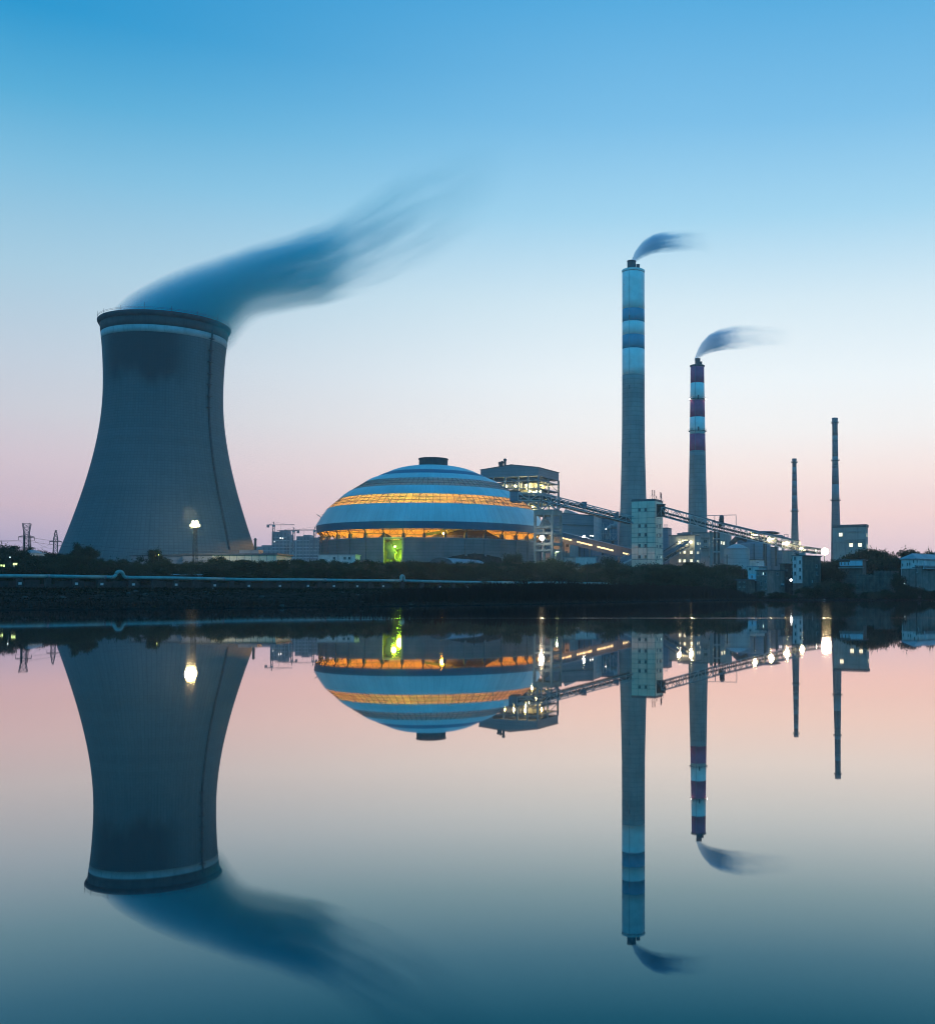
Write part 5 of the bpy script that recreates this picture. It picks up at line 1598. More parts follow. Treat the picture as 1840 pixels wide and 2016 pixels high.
for x, r_, e, dz_ in ((-1.25, .65, 110, 0), (.1, .85, 150, 0), (1.5, .65, 90, 0), (-.6, .65, 120, 1.35), (.8, .65, 120, 1.35)):
    ld = MB().lathe([(.02, -r_), (r_ * .75, -r_ * .6), (r_, 0), (r_ * .75, r_ * .6), (.02, r_)], 14)
    ld.v = [(a + x, b_ - .9, c + mz + .8 + dz_) for a, b_, c in ld.v]
    ld.build('floodlight', em('mast_glass', (1.0, .84, .46), e * .2), fm_t, True)
    MB().box(x - r_, x + r_, .1, .7, mz + .15 + dz_, mz + 1.45 + dz_).build('housing', M['dark_steel'], fm_t)
spot('floodlight_beam', (0, -2.2, mz + 1.2), (0, -1, -.05), 36000, (1.0, .76, .34), 160, 2.2, fm_t)
spot('floodlight_beam', (0, 1.8, mz + 1.0), (0, 1, .02), 11000, (1.0, .84, .58), 165, 1.0, fm_t)

zq = zc(0, 1650, 2.0444)
# long cream shed at the foot of the cooling tower
sh = Block('factory_shed', 'long low cream shed with a dark roof at the foot of the cooling tower', 'shed', zq(1230, 0)[0], zq(1860, 0)[0], zq(1868, 0)[0], zq(0, 352)[1], 468, M['cream'], 3, roof_m=M['roof_dark'], slab=.7, over=.6, L2=18)
ua = sh.u(zq(1430, 0)[0])
MB().box(-sh.L1, ua, -.12, .0, 0, sh.H - .75).build('grey_bay', M['cladding'], sh.t)
for i in range(9):
    u = ua + 1 + (-ua - 2) * i / 8
    MB().box(u - .12, u + .12, -.1, .0, 0, sh.H - .75).build('wall_rib', M['frame'], sh.t)
MB().box(sh.u(zq(1585, 0)[0]), sh.u(zq(1715, 0)[0]), 4, 9, sh.H + .004, sh.H + 1.6).build('roof_monitor', M['cladding'], sh.t)
s2 = Block('low_shed', 'low grey shed with a flat roof left of the cream shed', 'shed', zq(880, 0)[0], zq(1228, 0)[0], zq(1235, 0)[0], zq(0, 362)[1], 474, M['cladding'], 3, slab=.5, over=.5, L2=12)
sk = thing('steel_stack', 'thin dark steel stack rising by the right foot of the cooling tower', 'stack', (0, 0, 0))
p = W(*zq(1718, 345), 474)
sk.location = (p.x, 474, p.z - 3)
hz = W(*zq(1718, 262), 474).z - sk.location.z
MB().tube((0, 0, 0), (0, 0, hz), .55, 10).build('pipe', M['dark_steel'], sk)
MB().lathe([(.7, hz), (.7, hz + .2), (.3, hz + .8), (.02, hz + .9)], 10).build('rain_cap', M['dark_steel'], sk)
for k in range(3):
    a = 2 * pi * k / 3
    MB().bar((0, 0, hz * .7), (4 * cos(a), 4 * sin(a), 1), .08).build('guy_wire', M['wire'], sk)
# site office in front of the dome wall
so = Block('site_office', 'small white site office in front of the left end of the dome wall', 'office', Z7(912, 0)[0], Z7(1468, 0)[0], Z7(1475, 0)[0], Z7(0, 856)[1], 512, M['house_white'], 4, roof_m=M['cladding_pale'], slab=.35, over=.4, L2=7)
for zx in (1150, 1312, 1382):
    so.win(*Z7(zx, 912), 2.2, 2.2, M['glass_dark'])
bn_ = thing('barrel_roof_shed', 'low arched shed with a pale blue roof in front of the dome wall', 'shed', W(*Z8(920, 1002), 505))
mb = MB()
arc = [(5.6 * cos(pi * k / 12), 3.0 * sin(pi * k / 12)) for k in range(13)]
mb.prism([(-5.6, -3), (5.6, -3)] + arc, 0, 14)
mb.build('gable_wall', M['roof_dark'], bn_)
arc2 = [(x * 1.03, z * 1.04 + .06) for x, z in arc]
mb = MB(); n = len(arc2)
mb.add([(x, .2, z) for x, z in arc2] + [(x + 13, 16, z * .8) for x, z in arc2], [(i, i + 1, i + n + 1, i + n) for i in range(n - 1)])
mb.build('arched_roof', M['roof_grey'], bn_)

def pylon(label, px, ytop, d, wbase, wtop, arms, flat):
    x = (px - PX) / F * d
    g = gz(x, d)
    H = W(px, ytop, d).z - g
    t = thing('power_pylon', label, 'pylon', (x, d, g), .35)
    wz = lambda z: wbase + (wtop - wbase) * min(1, z / (H * .72)) ** .8 if not flat or z < H * .85 else wtop + (z - H * .85) / (H * .15) * 1.5
    nseg = 14
    mb = MB()
    for sx_ in (-1, 1):
        for sy_ in (-1, 1):
            pts = [(sx_ * wz(H * k / nseg) / 2 * (1 if flat or k < nseg - 1 else (.55 if k == nseg - 1 else .03)), sy_ * min(wz(H * k / nseg), wbase) / 2 * (1 if flat or k < nseg - 1 else (.55 if k == nseg - 1 else .03)), H * k / nseg) for k in range(nseg + 1)]
            MB().path(pts, .2, 4).build('leg', M['dark_steel'], t)
    for k in range(nseg):
        z0, z1 = H * k / nseg, H * (k + 1) / nseg
        a, b_ = wz(z0) / 2, wz(z1) / 2
        if not flat and k >= nseg - 2:
            a *= .8; b_ *= .4
        for s_ in (-1, 1):
            mb.bar((-a, s_ * min(a, wbase / 2), z0), (b_, s_ * min(b_, wbase / 2), z1), .17).bar((a, s_ * min(a, wbase / 2), z0), (-b_, s_ * min(b_, wbase / 2), z1), .17)
            mb.bar((s_ * a, -min(a, wbase / 2), z0), (s_ * b_, min(b_, wbase / 2), z1), .17)
            mb.bar((-b_, s_ * min(b_, wbase / 2), z1), (b_, s_ * min(b_, wbase / 2), z1), .15)
    mb.build('lattice', M['dark_steel'], t)
    ends = []
    for zf_, half in arms:
        z = H * zf_
        c = MB().bar((-half, 0, z), (half, 0, z), .45, .6).bar((-half, 0, z), (0, 0, z + 1.8), .2).bar((half, 0, z), (0, 0, z + 1.8), .2)
        c.build('cross_arm', M['dark_steel'], t)
        for s_ in (-1, 1):
            MB().path([(s_ * half, 0, z - .2), (s_ * half, 0, z - 2.2)], .16, 5).build('insulator', M['dark_steel'], t)
            ends.append(t.matrix_basis @ Vector((s_ * half, 0, z - 2.2)) if False else Vector((x + s_ * half * cos(.35), d + s_ * half * sin(.35), g + z - 2.2)))
    return t, ends
p1, e1 = pylon('larger lattice pylon with a flared flat top at the left edge', 51, 1030.5, 700, 4.4, 3.0, ((.78, 4.6), (.60, 5.2), (.45, 5.2)), True)
p2, e2 = pylon('smaller lattice pylon with a pointed top left of the cooling tower', 108.7, 1044, 860, 4.8, 2.9, ((.80, 4.4), (.55, 5.0)), False)
def cable(label, a, b, sag, r=.07, group='power lines at the left'):
    a, b = Vector(a), Vector(b)
    q = MB().path([(b - a) * t + Vector((0, 0, -sag * 4 * t * (1 - t))) for t in [i / 12 for i in range(13)]], r, 4).build('power_cable', M['wire'], None, loc=a)
    tag(q, label, 'cable', group)
LV, SD_ = ('upper', 'middle', 'lowest'), ('left', 'right')
for i, (a, b) in enumerate(zip(e1, e2)):
    cable('thin power cable between the two pylons, %s pair, from the %s arm end' % (LV[i // 2], SD_[i % 2]), a, b, 4)
for i, a in enumerate(e1):
    cable('power cable off the left edge from the larger pylon, %s arm, %s end' % (LV[i // 2], SD_[i % 2]), a, a + Vector((-170, -40 - 10 * i, 6)), 4)
for i, b in enumerate(e2):
    cable('power cable behind the cooling tower from the smaller pylon, %s arm, %s end' % (('upper', 'lower')[i // 2], SD_[i % 2]), b, b + Vector((260, 60, -6)), 5)
# low service lines passing in front of the tower foot
for i, (ya, yb) in enumerate(((1058, 1086), (1066, 1092))):
    cable(('upper', 'lower')[i] + ' of two thin service lines crossing before the cooling tower foot', W(58, ya, 430), W(420, yb, 440), 1.5, .05, 'service lines before the cooling tower')

def pole(label, px, ytop, d, r=.16, arm=True, group=None, m=None):
    x = (px - PX) / F * d
    g = gz(x, d)
    t = thing('utility_pole', label, 'pole', (x, d, g), 0, group)
    H = W(px, ytop, d).z - g
    MB().tube((0, 0, -.5), (0, 0, H), r * 1.2, 8, r * .8).build('pole', m or M['trunk'], t)
    if arm:
        MB().box(-1.1, 1.1, -.08, .08, H - .9, H - .7).build('cross_arm', M['dark_steel'], t)
        for x_ in (-.9, 0, .9):
            MB().lathe([(.07, H - .7), (.09, H - .5), (.02, H - .4)], 6, cx=x_).build('insulator', M['plate'], t)
    return t
pole('dark pole in front of the larger pylon, its left one', Z6(421, 0)[0], Z6(0, 325)[1], 430, .22, False)
pole('dark pole in front of the larger pylon, its right one', Z6(524, 0)[0], Z6(0, 335)[1], 430, .18, False)
pole('utility pole with crossarm in front of the storage tank', Z3(1115, 0)[0], Z3(0, 815)[1], 390, .17)
pole('thin pale pole in front of the dome wall', Z8(1435, 0)[0], Z8(0, 815)[1], 500, .14)
pole('thin pole among the bushes below the crusher block', Z3(430, 0)[0], Z3(0, 985)[1], 385, .12, False)
pole('thin pole at the bush edge left of the village', Z3(1363, 0)[0], Z3(0, 1035)[1], 370, .12, False)
pole('pale thin pole in the bushes in front of the site office', Z7(1200, 0)[0], Z7(0, 870)[1], 470, .1, False)
pole('thin pole among the bushes left of the pale tower', Z2(840, 0)[0], Z2(0, 1150)[1], 420, .1, False)
pole('slender pole in front of the hip roofed white house', Z5(1503, 0)[0], Z5(0, 845)[1], 336, .12, True)
# street lamp by the lit tree
p = W(*Z2(362, 1005), 512)
sl = thing('street_lamp', 'street lamp glowing beside a tree below the concrete frame', 'street lamp', (p.x, 512, gz(p.x, 512)))
hz = p.z - sl.location.z
MB().tube((0, 0, -.3), (0, 0, hz), .14, 8, .09).build('post', M['pale_steel'], sl)
MB().path([(0, 0, hz - .1), (.4, -.4, hz + .25), (.9, -.8, hz + .25)], .07, 6).build('arm', M['pale_steel'], sl)
MB().box(.3, 1.5, -1.1, -.5, hz + .1, hz + .3).build('lamp_head', M['lamp_white'] if False else em('street_glass', (.9, 1, .8), 10), sl)
lamp('street_light', (.8, -.9, hz - .5), 900, (.85, 1.0, .45), .3, sl)
# lamp among leaves near the tower foot
p = W(315, 1088, 421)
yg = thing('garden_lamp', 'lamp colouring a patch of leaves yellow green before the cooling tower', 'lamp', (p.x, 420.0, p.z - 2.0))
MB().tube((0, 0, -6), (0, 0, 1), .08, 6).build('post', M['dark_steel'], yg)
MB().lathe([(.02, .8), (.18, .95), (.18, 1.2), (.02, 1.35)], 8).build('bulb', em('garden_glass', (.8, 1, .2), 1.5), yg)
spot('garden_light', (.6, -7.5, 1.0), (0, 1, .22), 5200, (.75, 1.0, .03), 34, .5, yg)

# ================================================================ pipeline
pipe = thing('pipeline', 'long pale green pipe on low piers along the far bank with two raised loops', 'pipeline', PIPE_A)
PD = PIPE_B - PIPE_A
PA0 = PIPE_A
def pl(px):
    """parameter of the pipeline point seen at sheet x"""
    t_ = (px - PX) / F
    return (t_ * PA0.y - PA0.x) / (PD.x - t_ * PD.y)
PR = .50
loops = [(221, 251, 1.75), (786, 798, 1.9)]
joints = [-.25, pl(92), pl(208), pl(222)]
def wob(t):
    return Vector((0, 0, .10 * sin(t * 17) + .05 * sin(t * 41)))
def pipe_run(t0, t1):
    n_ = max(2, int((t1 - t0) * 40))
    MB().path([PD * (t0 + (t1 - t0) * i / n_) + wob(t0 + (t1 - t0) * i / n_) for i in range(n_ + 1)], PR, 14).build('pipe_section', M['pipe'], pipe, True)
    for t in (t0, t1):
        c = PD * t + wob(t)
        d_ = PD.normalized()
        MB().path([c - d_ * .12, c + d_ * .12], PR * 1.16, 14).build('flange', M['steel'], pipe)
cuts = [-.30, pl(95)] + [pl(205), pl(221)]
pipe_run(-.30, pl(95)); pipe_run(pl(95) + .001, pl(207)); pipe_run(pl(207) + .001, pl(221))
for a, b_, h_ in loops:
    ta, tb = pl(a), pl(b_)
    ca, cb = PD * ta + wob(ta), PD * tb + wob(tb)
    off = Vector((PD.y, -PD.x, 0)).normalized() * .2
    d_ = PD.normalized()
    up = Vector((0, 0, h_))
    L_ = (cb - ca).length
    rr_ = min(1.1, L_ * .24)
    def corner_(p, din, dout):
        return [p - din * rr_ + (din * rr_) * (1 - cos(q)) * 0 + Vector((0, 0, 0)) for q in ()]
    pts = [ca - d_ * .1, ca + d_ * .1]
    def arc_(p, d1, d2, k=5):
        o = p - d1 * rr_ + d2 * rr_
        return [o + d1 * rr_ * sin(pi / 2 * i / k) - d2 * rr_ * cos(pi / 2 * i / k) for i in range(k + 1)]
    u_ = Vector((0, 0, 1))
    a1 = ca + d_ * (rr_ + .1)
    b1_ = cb - d_ * (rr_ + .1)
    pts = [ca] + arc_(a1, d_, u_) + arc_(a1 + up, u_, d_) + arc_(b1_ + up, d_, -u_) + arc_(b1_, -u_, d_) + [cb]
    MB().path(pts, PR * 1.02, 14).build('expansion_loop', M['pipe'], pipe, True)
pipe_run(pl(251), pl(440)); pipe_run(pl(440) + .001, pl(640)); pipe_run(pl(640) + .001, pl(786))
pipe_run(pl(798), pl(1010)); pipe_run(pl(1010) + .001, 1.06)
plate_me = MB().box(-.42, .42, -.04, .04, -.34, .34).mesh('sign_plate', M['plate'])
lettering_me = None
for px in (39, 95, 150, 200, 262, 304, 346, 384, 422, 456, 489, 520, 550, 578, 605, 630, 656, 680, 702, 728, 753, 792, 830, 865, 892, 919, 945, 972, 1010, 1050, 1100, 1160, 1220):
    t = pl(px)
    c = PD * t + wob(t)
    wp_ = PIPE_A + c
    g = gz(wp_.x, wp_.y) - PIPE_A.z
    bot = min(g - .5, c.z - 1.0)
    pr = thing_pier = MB()
    ang = atan2(PD.y, PD.x)
    big = px in (221, 262, 200)
    w_ = .75 if not big else 1.2
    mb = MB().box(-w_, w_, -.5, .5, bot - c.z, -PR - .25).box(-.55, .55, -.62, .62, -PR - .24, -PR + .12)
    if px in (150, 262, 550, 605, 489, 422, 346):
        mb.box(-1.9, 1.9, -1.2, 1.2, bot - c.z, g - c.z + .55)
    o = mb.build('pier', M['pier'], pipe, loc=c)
    o.rotation_euler = (0, 0, ang)
    if px in (39, 150, 200, 262, 346, 422, 489, 550, 605, 656, 702, 753, 865, 919, 972):
        pq = place('sign_plate', plate_me, o, (0, -.56, -PR - 1.55))
# retaining wall behind the pipe
rw = thing('retaining_wall', 'low dark concrete wall behind the pipeline at the left', 'wall', (0, 0, 0))
for i in range(34):
    ta, tb = pl(-40) + (pl(780) - pl(-40)) * i / 34, pl(-40) + (pl(780) - pl(-40)) * (i + 1) / 34
    a, b_ = PIPE_A + PD * ta, PIPE_A + PD * tb
    nrm = Vector((-PD.y, PD.x, 0)).normalized() * 2.4
    a, b_ = a + nrm, b_ + nrm
    ga = min(gz(a.x, a.y), gz(b_.x, b_.y))
    d_ = (b_ - a).normalized()
    top = ga + 2.3 + .25 * (i % 3 == 0) - .9 * (i % 7 == 4)
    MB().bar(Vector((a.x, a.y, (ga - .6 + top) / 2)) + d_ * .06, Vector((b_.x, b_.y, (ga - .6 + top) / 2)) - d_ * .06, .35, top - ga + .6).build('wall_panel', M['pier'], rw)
# low pale roofed sheds behind the pipe
def lowshed(label, pxa, pxb, py, d):
    a, b_ = W(pxa, py, d), W(pxb, py, d)
    t = thing('low_roof', label, 'shed', a)
    L = b_.x - a.x
    MB().box(0, L, 0, 5, -.18, 0).build('roof_sheet', M['sky_tile'], t)
    MB().box(L * .45, L * .98, .4, 4.6, -1.6, -.19).build('wall', M['cladding_pale'], t)
    for k in range(5):
        x_ = L * (.04 + .92 * k / 4)
        MB().box(x_ - .1, x_ + .1, .2, .4, gz(a.x, d) - a.z - .3, -.19).build('post', M['dark_steel'], t)
lowshed('low shed with a pale sheet roof just behind the pipe, right of the big loop', 318, 399, 1130.2, 352)
lowshed('short low pale roof behind the pipe below the site office', 516, 556, 1129.3, 420)
lowshed('thin pale roof edge behind the pipe left of the short one', 412, 431, 1132.6, 395)
# house among the trees at the far left
hl = thing('small_house', 'small pale tiled house between the trees at the left edge', 'house', W(*Z6(420, 770), 400), R(-12))
mh = 400 / F / 5.257 / 1.6728
MB().box(-1, 130 * mh, 0, 7, -8, 140 * mh).build('wall', M['house_white'], hl)
MB().add([(-2.4, -.8, 135 * mh), (140 * mh, -.8, 135 * mh), (140 * mh, 8, 135 * mh), (-2.4, 8, 135 * mh), (-2.4 + 1.5, 3.6, 190 * mh), (70 * mh, 3.6, 190 * mh)],
         [(0, 1, 5, 4), (1, 2, 5), (2, 3, 4, 5), (3, 0, 4), (3, 2, 1, 0)]).build('roof', M['roof_grey'], hl)
for x_ in (30, 75):
    window(hl, (x_ * mh, 0, 85 * mh), 0, 1.4, 1.9, M['glass_dark'])
for i, (zx, zy, w_, h_, m) in enumerate(((265, 828, 1.2, .6, 'lit_green'), (28, 855, .55, .55, 'lit_green'), (74, 860, .35, .7, 'lit_green'), (177, 710, .3, .3, 'lit_cold'), (250, 870, .3, .6, 'lit_cold'))):
    p = W(*Z6(zx, zy), 318)
    q = thing('cabin_light', ['bright yellow green light strip under the left edge trees', 'round yellow green light farthest left under the trees', 'thin upright green light under the left edge trees',
                              'tiny cold light up among the left edge leaves', 'faint cold light below the yellow green strip'][i], 'lamp', p)
    MB().box(-w_ / 2, w_ / 2, -.05, .1, -h_ / 2, h_ / 2).build('lamp_glass', M[m], q)
    MB().box(-w_ / 2 - .08, w_ / 2 + .08, .105, .25, -h_ / 2 - .08, h_ / 2 + .08).build('housing', M['dark_steel'], q)
    MB().bar((0, .2, -h_ / 2), (0, .2, gz(p.x, p.y) - p.z), .08).build('post', M['dark_steel'], q)

# ================================================================ village at the right
def vh(name, label, pxl, pxc, pxr, ytop, d, m, phi, L2=8, slab=.3, over=.35, roof=None, m2=None):
    b = Block(name, label, 'house', pxl, pxc, pxr, ytop, d, m, phi, roof_m=roof or M['roof_dark'], slab=slab, over=over, L2=L2)
    return b
# house 1: broad dark block with window columns
h1 = vh('village_house', 'broad dark flat roofed house with one lit narrow window at the water side', Z4(205, 0)[0], Z4(395, 0)[0], Z4(692, 0)[0], Z4(0, 925)[1], 348, M['render_dirty'], 38, L2=None)
for zx in (235, 368):
    for zy, h_ in ((1000, 1.6), (1130, 1.6)):
        h1.win(*Z4(zx, zy), 1.1, h_, M['glass_dark'])
h1.win(*Z4(326, 995), .9, 1.9, M['lit_cold'])
h1.win(*Z4(300, 1000), .6, 1.8, M['glass_dark']); h1.win(*Z4(288, 1160), 1.0, 2.4, M['glass_dark']); h1.win(*Z4(308, 1255), .7, .8, M['glass_dark']); h1.win(*Z4(372, 1255), .7, .8, M['glass_dark'])
h1.win(*Z4(565, 995), 2.2, 1.6, M['glass_dark'], side=True)
q = h1.v(Z4(645, 0)[0])
ac = MB().box(.02, .6, q - .55, q + .55, h1.zs(Z4(0, 1195)[1], q), h1.zs(Z4(0, 1165)[1], q)).build('air_conditioner', M['plate'], h1.t)
MB().box(.0, .9, q - .9, q + .9, h1.zs(Z4(0, 1215)[1], q), h1.zs(Z4(0, 1200)[1], q)).build('shelf', M['roof_dark'], h1.t)
MB().box(-h1.L1 - 2.6, -h1.L1 - .02, -.5, 3, h1.zf(Z4(0, 1120)[1], -h1.L1), h1.zf(Z4(0, 1000)[1], -h1.L1)).build('pale_balcony', M['sky_tile'], h1.t)
window(h1.t, (-h1.L1 - 1.3, -.5, h1.zf(Z4(0, 1050)[1], -h1.L1)), 0, .45, 1.0, M['glass_dark'], False)
MB().box(-h1.L1 - 2.2, -h1.L1 - .02, 0, 2.8, 0, h1.zf(Z4(0, 1121)[1], -h1.L1)).build('side_bay', M['brick_dark'], h1.t)
h1b = vh('village_house', 'low pale roofed house peeping over the broad dark house', Z4(55, 0)[0], Z4(240, 0)[0], Z4(450, 0)[0], Z4(0, 862)[1], 368, M['house_white'], 30, L2=7, roof=M['roof_grey'])
h1b.win(*Z4(97, 915), 1.4, 1.2, M['glass_dark'])
h1c = vh('village_house', 'dark narrow house between the broad dark house and the white fronted one', Z4(615, 0)[0], Z4(700, 0)[0], Z4(850, 0)[0], Z4(0, 815)[1], 362, M['brick_dark'], 40, L2=None)
for zx in (717, 742):
    for zy in (935, 1075):
        h1c.win(*Z4(zx, zy), .8, 1.5, M['glass_dark'], side=True, sill=False)
h1c.win(*Z4(820, 872), .9, 1.4, M['glass_dark'], side=True, sill=False)
h1c.win(*Z4(822, 985), 1.6, 2.2, M['glass_dark'], side=True, sill=False)
# house 2: white front, dark brick flank
h2 = vh('village_house', 'tall narrow house with a white front and a dark brick flank', Z4(838, 0)[0], Z4(1000, 0)[0], Z4(1320, 0)[0], Z4(0, 672)[1], 352, M['brick_dark'], 42, L2=None, roof=M['roof_dark'])
MB().box(-h2.L1, 0, -.12, -.0, h2.zf(Z4(0, 1160)[1]), h2.H - .32).build('white_front', M['house_white'], h2.t)
for zx, zys in ((880, (730, 860, 990)), (967, (795, 925, 1060))):
    for zy in zys:
        px, py = Z4(zx, zy)
        u = h2.u(px)
        window(h2.t, (u, -.12, h2.zf(py, u)), 0, .7, 1.25, M['glass_dark'])
u = h2.u(Z4(888, 0)[0])
window(h2.t, (u, -.12, h2.zf(Z4(0, 1102)[1], u)), 0, .5, .3, M['lit_cold'], False)
h2.win(*Z4(1245, 865), 1.6, 2.0, M['glass_dark'], side=True)
h2.win(*Z4(1250, 990), 1.6, 2.0, M['glass_dark'], side=True)
h2.win(*Z4(1170, 1128), 1.1, 1.8, M['cladding_pale'], side=True, sill=False)
MB().box(-h2.L1 * .4, -.2, .4, 2.4, h2.H + .004, h2.H + .9).build('roof_hatch', M['render_grey'], h2.t)
hw = thing('wall_lamp', 'round white lamp on the corner of the white fronted house', 'lamp', W(*Z4(806, 1105), 345))
MB().lathe([(.02, -.42), (.36, -.2), (.42, 0), (.36, .2), (.02, .42)], 12).build('bulb', em('village_glass', (.95, 1, 1), 12), hw, True)
MB().bar((0, .2, 0), (0, 1.4, .3), .1).build('arm', M['dark_steel'], hw)
lamp('wall_light', (0, -.5, -.1), 120, (.9, 1, 1), .2, hw)
# house 3: pale band on top
h3 = vh('village_house', 'dark low house with a bright pale blue upper storey band', Z5(185, 0)[0], Z5(582, 0)[0], Z5(785, 0)[0], Z5(0, 745)[1], 360, M['brick_dark'], 20, L2=9, over=.5)
zlo, zhi = h3.zf(Z5(0, 855)[1]), h3.zf(Z5(0, 765)[1])
um = h3.u(Z5(365, 0)[0])
MB().box(um, -.02, -.14, -.0, zlo, zhi).build('pale_band', M['sky_tile'], h3.t)
MB().box(-h3.L1, um - .02, -.14, -.0, zlo, h3.zf(Z5(0, 795)[1], -h3.L1)).build('pale_band', M['sky_tile'], h3.t)
for zx in (217, 278, 338):
    px, py = Z5(zx, 822)
    u = h3.u(px)
    window(h3.t, (u, -.14, h3.zf(py, u)), 0, .4, 1.0, M['glass_dark'], False)
zl_ = h3.zf(Z5(0, 890)[1])
MB().box(-h3.L1 - .3, .3, -.9, .0, zl_ - .2, zl_ + .2).build('ledge', M['concrete'], h3.t)
yw = thing('yard_wall', 'long dark brick yard wall right of the house with the pale band', 'wall', (0, 0, 0))
a, b_ = W(*Z5(480, 1015), 347), W(*Z5(1205, 955), 352)
nn = 12
for i in range(nn):
    p0, p1_ = a + (b_ - a) * (i / nn), a + (b_ - a) * ((i + 1) / nn)
    ztop = a.z if i < 5 else b_.z
    g = gz(p0.x, p0.y) - .5
    zz = (g + ztop) / 2
    MB().bar((p0.x + .03, p0.y, zz), (p1_.x - .03, p1_.y, zz), .4, ztop - g).build('wall_panel', M['brick_dark'], yw)
    MB().box(p0.x - .3, p0.x + .3, p0.y - .45, p0.y - .21, g, ztop + .2).build('pier', M['brick_dark'], yw)
# house 4: pale house with hip roof at right edge
h4 = vh('village_house', 'large pale house with a grey hip roof at the right edge', Z5(1252, 0)[0], Z5(1500, 0)[0], Z5(2150, 0)[0], Z5(0, 735)[1], 352, M['house_white'], 42, L2=26, roof=M['roof_grey'])
zr_ = h4.zf(Z5(0, 660)[1])
L1_, L2_ = h4.L1, h4.L2
MB().add([(-L1_ - .6, -.6, h4.H + .01), (.6, -.6, h4.H + .01), (.6, L2_ + .6, h4.H + .01), (-L1_ - .6, L2_ + .6, h4.H + .01), (-L1_ / 2, L1_ * .55, zr_ + .5), (-L1_ / 2, L2_ - L1_ * .5, zr_ + .5)],
         [(0, 1, 4), (1, 2, 5, 4), (2, 3, 5), (3, 0, 4, 5), (3, 2, 1, 0)]).build('hip_roof', M['roof_grey'], h4.t)
for zx, zy in ((1275, 845), (1360, 835), (1400, 828), (1467, 785)):
    h4.win(*Z5(zx, zy), .8, 1.9, M['glass_dark'], sill=False)
h4.win(*Z5(1525, 775), .8, 2.0, M['glass_dark'], side=True, sill=False)
zlow = h4.zf(Z5(0, 905)[1])
MB().box(-L1_ + .3, -.01, -.2, -.005, 0, zlow).build('dark_ground_floor', M['render_dirty'], h4.t)
MB().box(-L1_ - .1, .2, -.45, -.21, zlow, zlow + .25).build('ledge', M['house_white'], h4.t)
h5 = vh('village_outhouse', 'dark flat roofed outhouse in front of the hip roofed house', Z5(1505, 0)[0], Z5(1590, 0)[0], Z5(2100, 0)[0], Z5(0, 850)[1], 343, M['render_dirty'], 48, L2=17, roof=M['roof_grey'])
h5.win(*Z5(1525, 940), 1.0, 2.2, M['glass_dark']); 
zz = h5.zs(Z5(0, 915)[1], 3)
MB().box(.0, 1.4, 1, 16, zz, zz + .25).build('awning', M['roof_grey'], h5.t)
MB().bar((.6, .5, h5.H - 1.2), (-.6, 3.4, h5.H + 1.4), .25).build('stair_rail', M['pale_steel'], h5.t)
h6 = vh('village_outhouse', 'small dark hut in the bushes left of the broad dark house', Z3(1265, 0)[0], Z3(1400, 0)[0], Z3(1490, 0)[0], Z3(0, 1185)[1], 344, M['brick_dark'], 35, L2=6)
for zx in (1305, 1378):
    for zy in (1225, 1300):
        h6.win(*Z3(zx, zy), .9, 1.1, M['glass_dark'], sill=False)
for zx, zy, m in ((1308, 1170, 'lit_cold'), (1213, 1160, 'lit_cold')):
    p = W(*Z5(zx, zy), 338)
    q = thing('path_light', ('tiny white light at the foot of the hip roofed house' if zx > 1250 else 'tiny white light at the right end of the brick yard wall'), 'lamp', p, 0, 'tiny lights by the village path')
    MB().box(-.14, .14, -.1, .1, -.2, .2).build('lamp_glass', M[m], q)
    MB().bar((0, .15, -.2), (0, .15, gz(p.x, p.y) - p.z), .08).build('post', M['dark_steel'], q)

# ================================================================ far skyline
SD = 1900.0
def tower_block(label, pxl, pxr, ytop, steps, m):
    a, b_ = W(pxl, 1090, SD), W(pxr, 1090, SD)
    t = thing('tower_block', label, 'tower block', (a.x, SD, 8))
    L = b_.x - a.x
    for (f0, f1, yt) in steps:
        H = W(PX, yt, SD).z - 8
        MB().box(L * f0, L * f1, 0, 22, 0, H).build('wall', m, t)
        nfl = int(H / 6)
        mb = MB()
        for k in range(1, nfl):
            mb.box(L * f0 + 1, L * f1 - 1, -.7, 0, k * 6 - 1.3, k * 6)
        mb.build('balcony_bands', M['far_block_pale'], t)
        nc = max(2, int(L * (f1 - f0) / 7))
        for c in range(nc):
            x = L * f0 + L * (f1 - f0) * (c + .5) / nc
            MB().box(x - 1.2, x + 1.2, -.4, 0, 4, H - 4).build('window_column', M['roof_dark'], t)
    return t
tower_block('tallest unfinished tower block on the far skyline under the left crane', Z7(205, 0)[0], Z7(475, 0)[0], 0,
            ((0, .43, Z7(0, 510)[1]), (.43, .86, Z7(0, 490)[1]), (.86, 1, Z7(0, 550)[1])), M['far_block'])
tower_block('short pale tower block between the two larger ones on the skyline', Z7(400, 0)[0] + .3, Z7(575, 0)[0], 0, ((0, .45, Z7(0, 690)[1]), (.45, 1, Z7(0, 640)[1])), M['far_block_pale'])
tower_block('wide tower block on the skyline below the middle crane', Z7(578, 0)[0], Z7(782, 0)[0], 0, ((0, .5, Z7(0, 580)[1]), (.5, 1, Z7(0, 560)[1])), M['far_block'])
tower_block('tower block on the skyline partly hidden by the dome', Z7(784, 0)[0], Z7(985, 0)[0], 0, ((0, .25, Z7(0, 605)[1]), (.25, .6, Z7(0, 598)[1]), (.6, 1, Z7(0, 585)[1])), M['far_block'])
tower_block('low grey block at the left end of the skyline', Z7(-70, 0)[0], Z7(203, 0)[0], 0, ((0, .45, Z7(0, 735)[1]), (.45, 1, Z7(0, 715)[1])), M['far_block'])
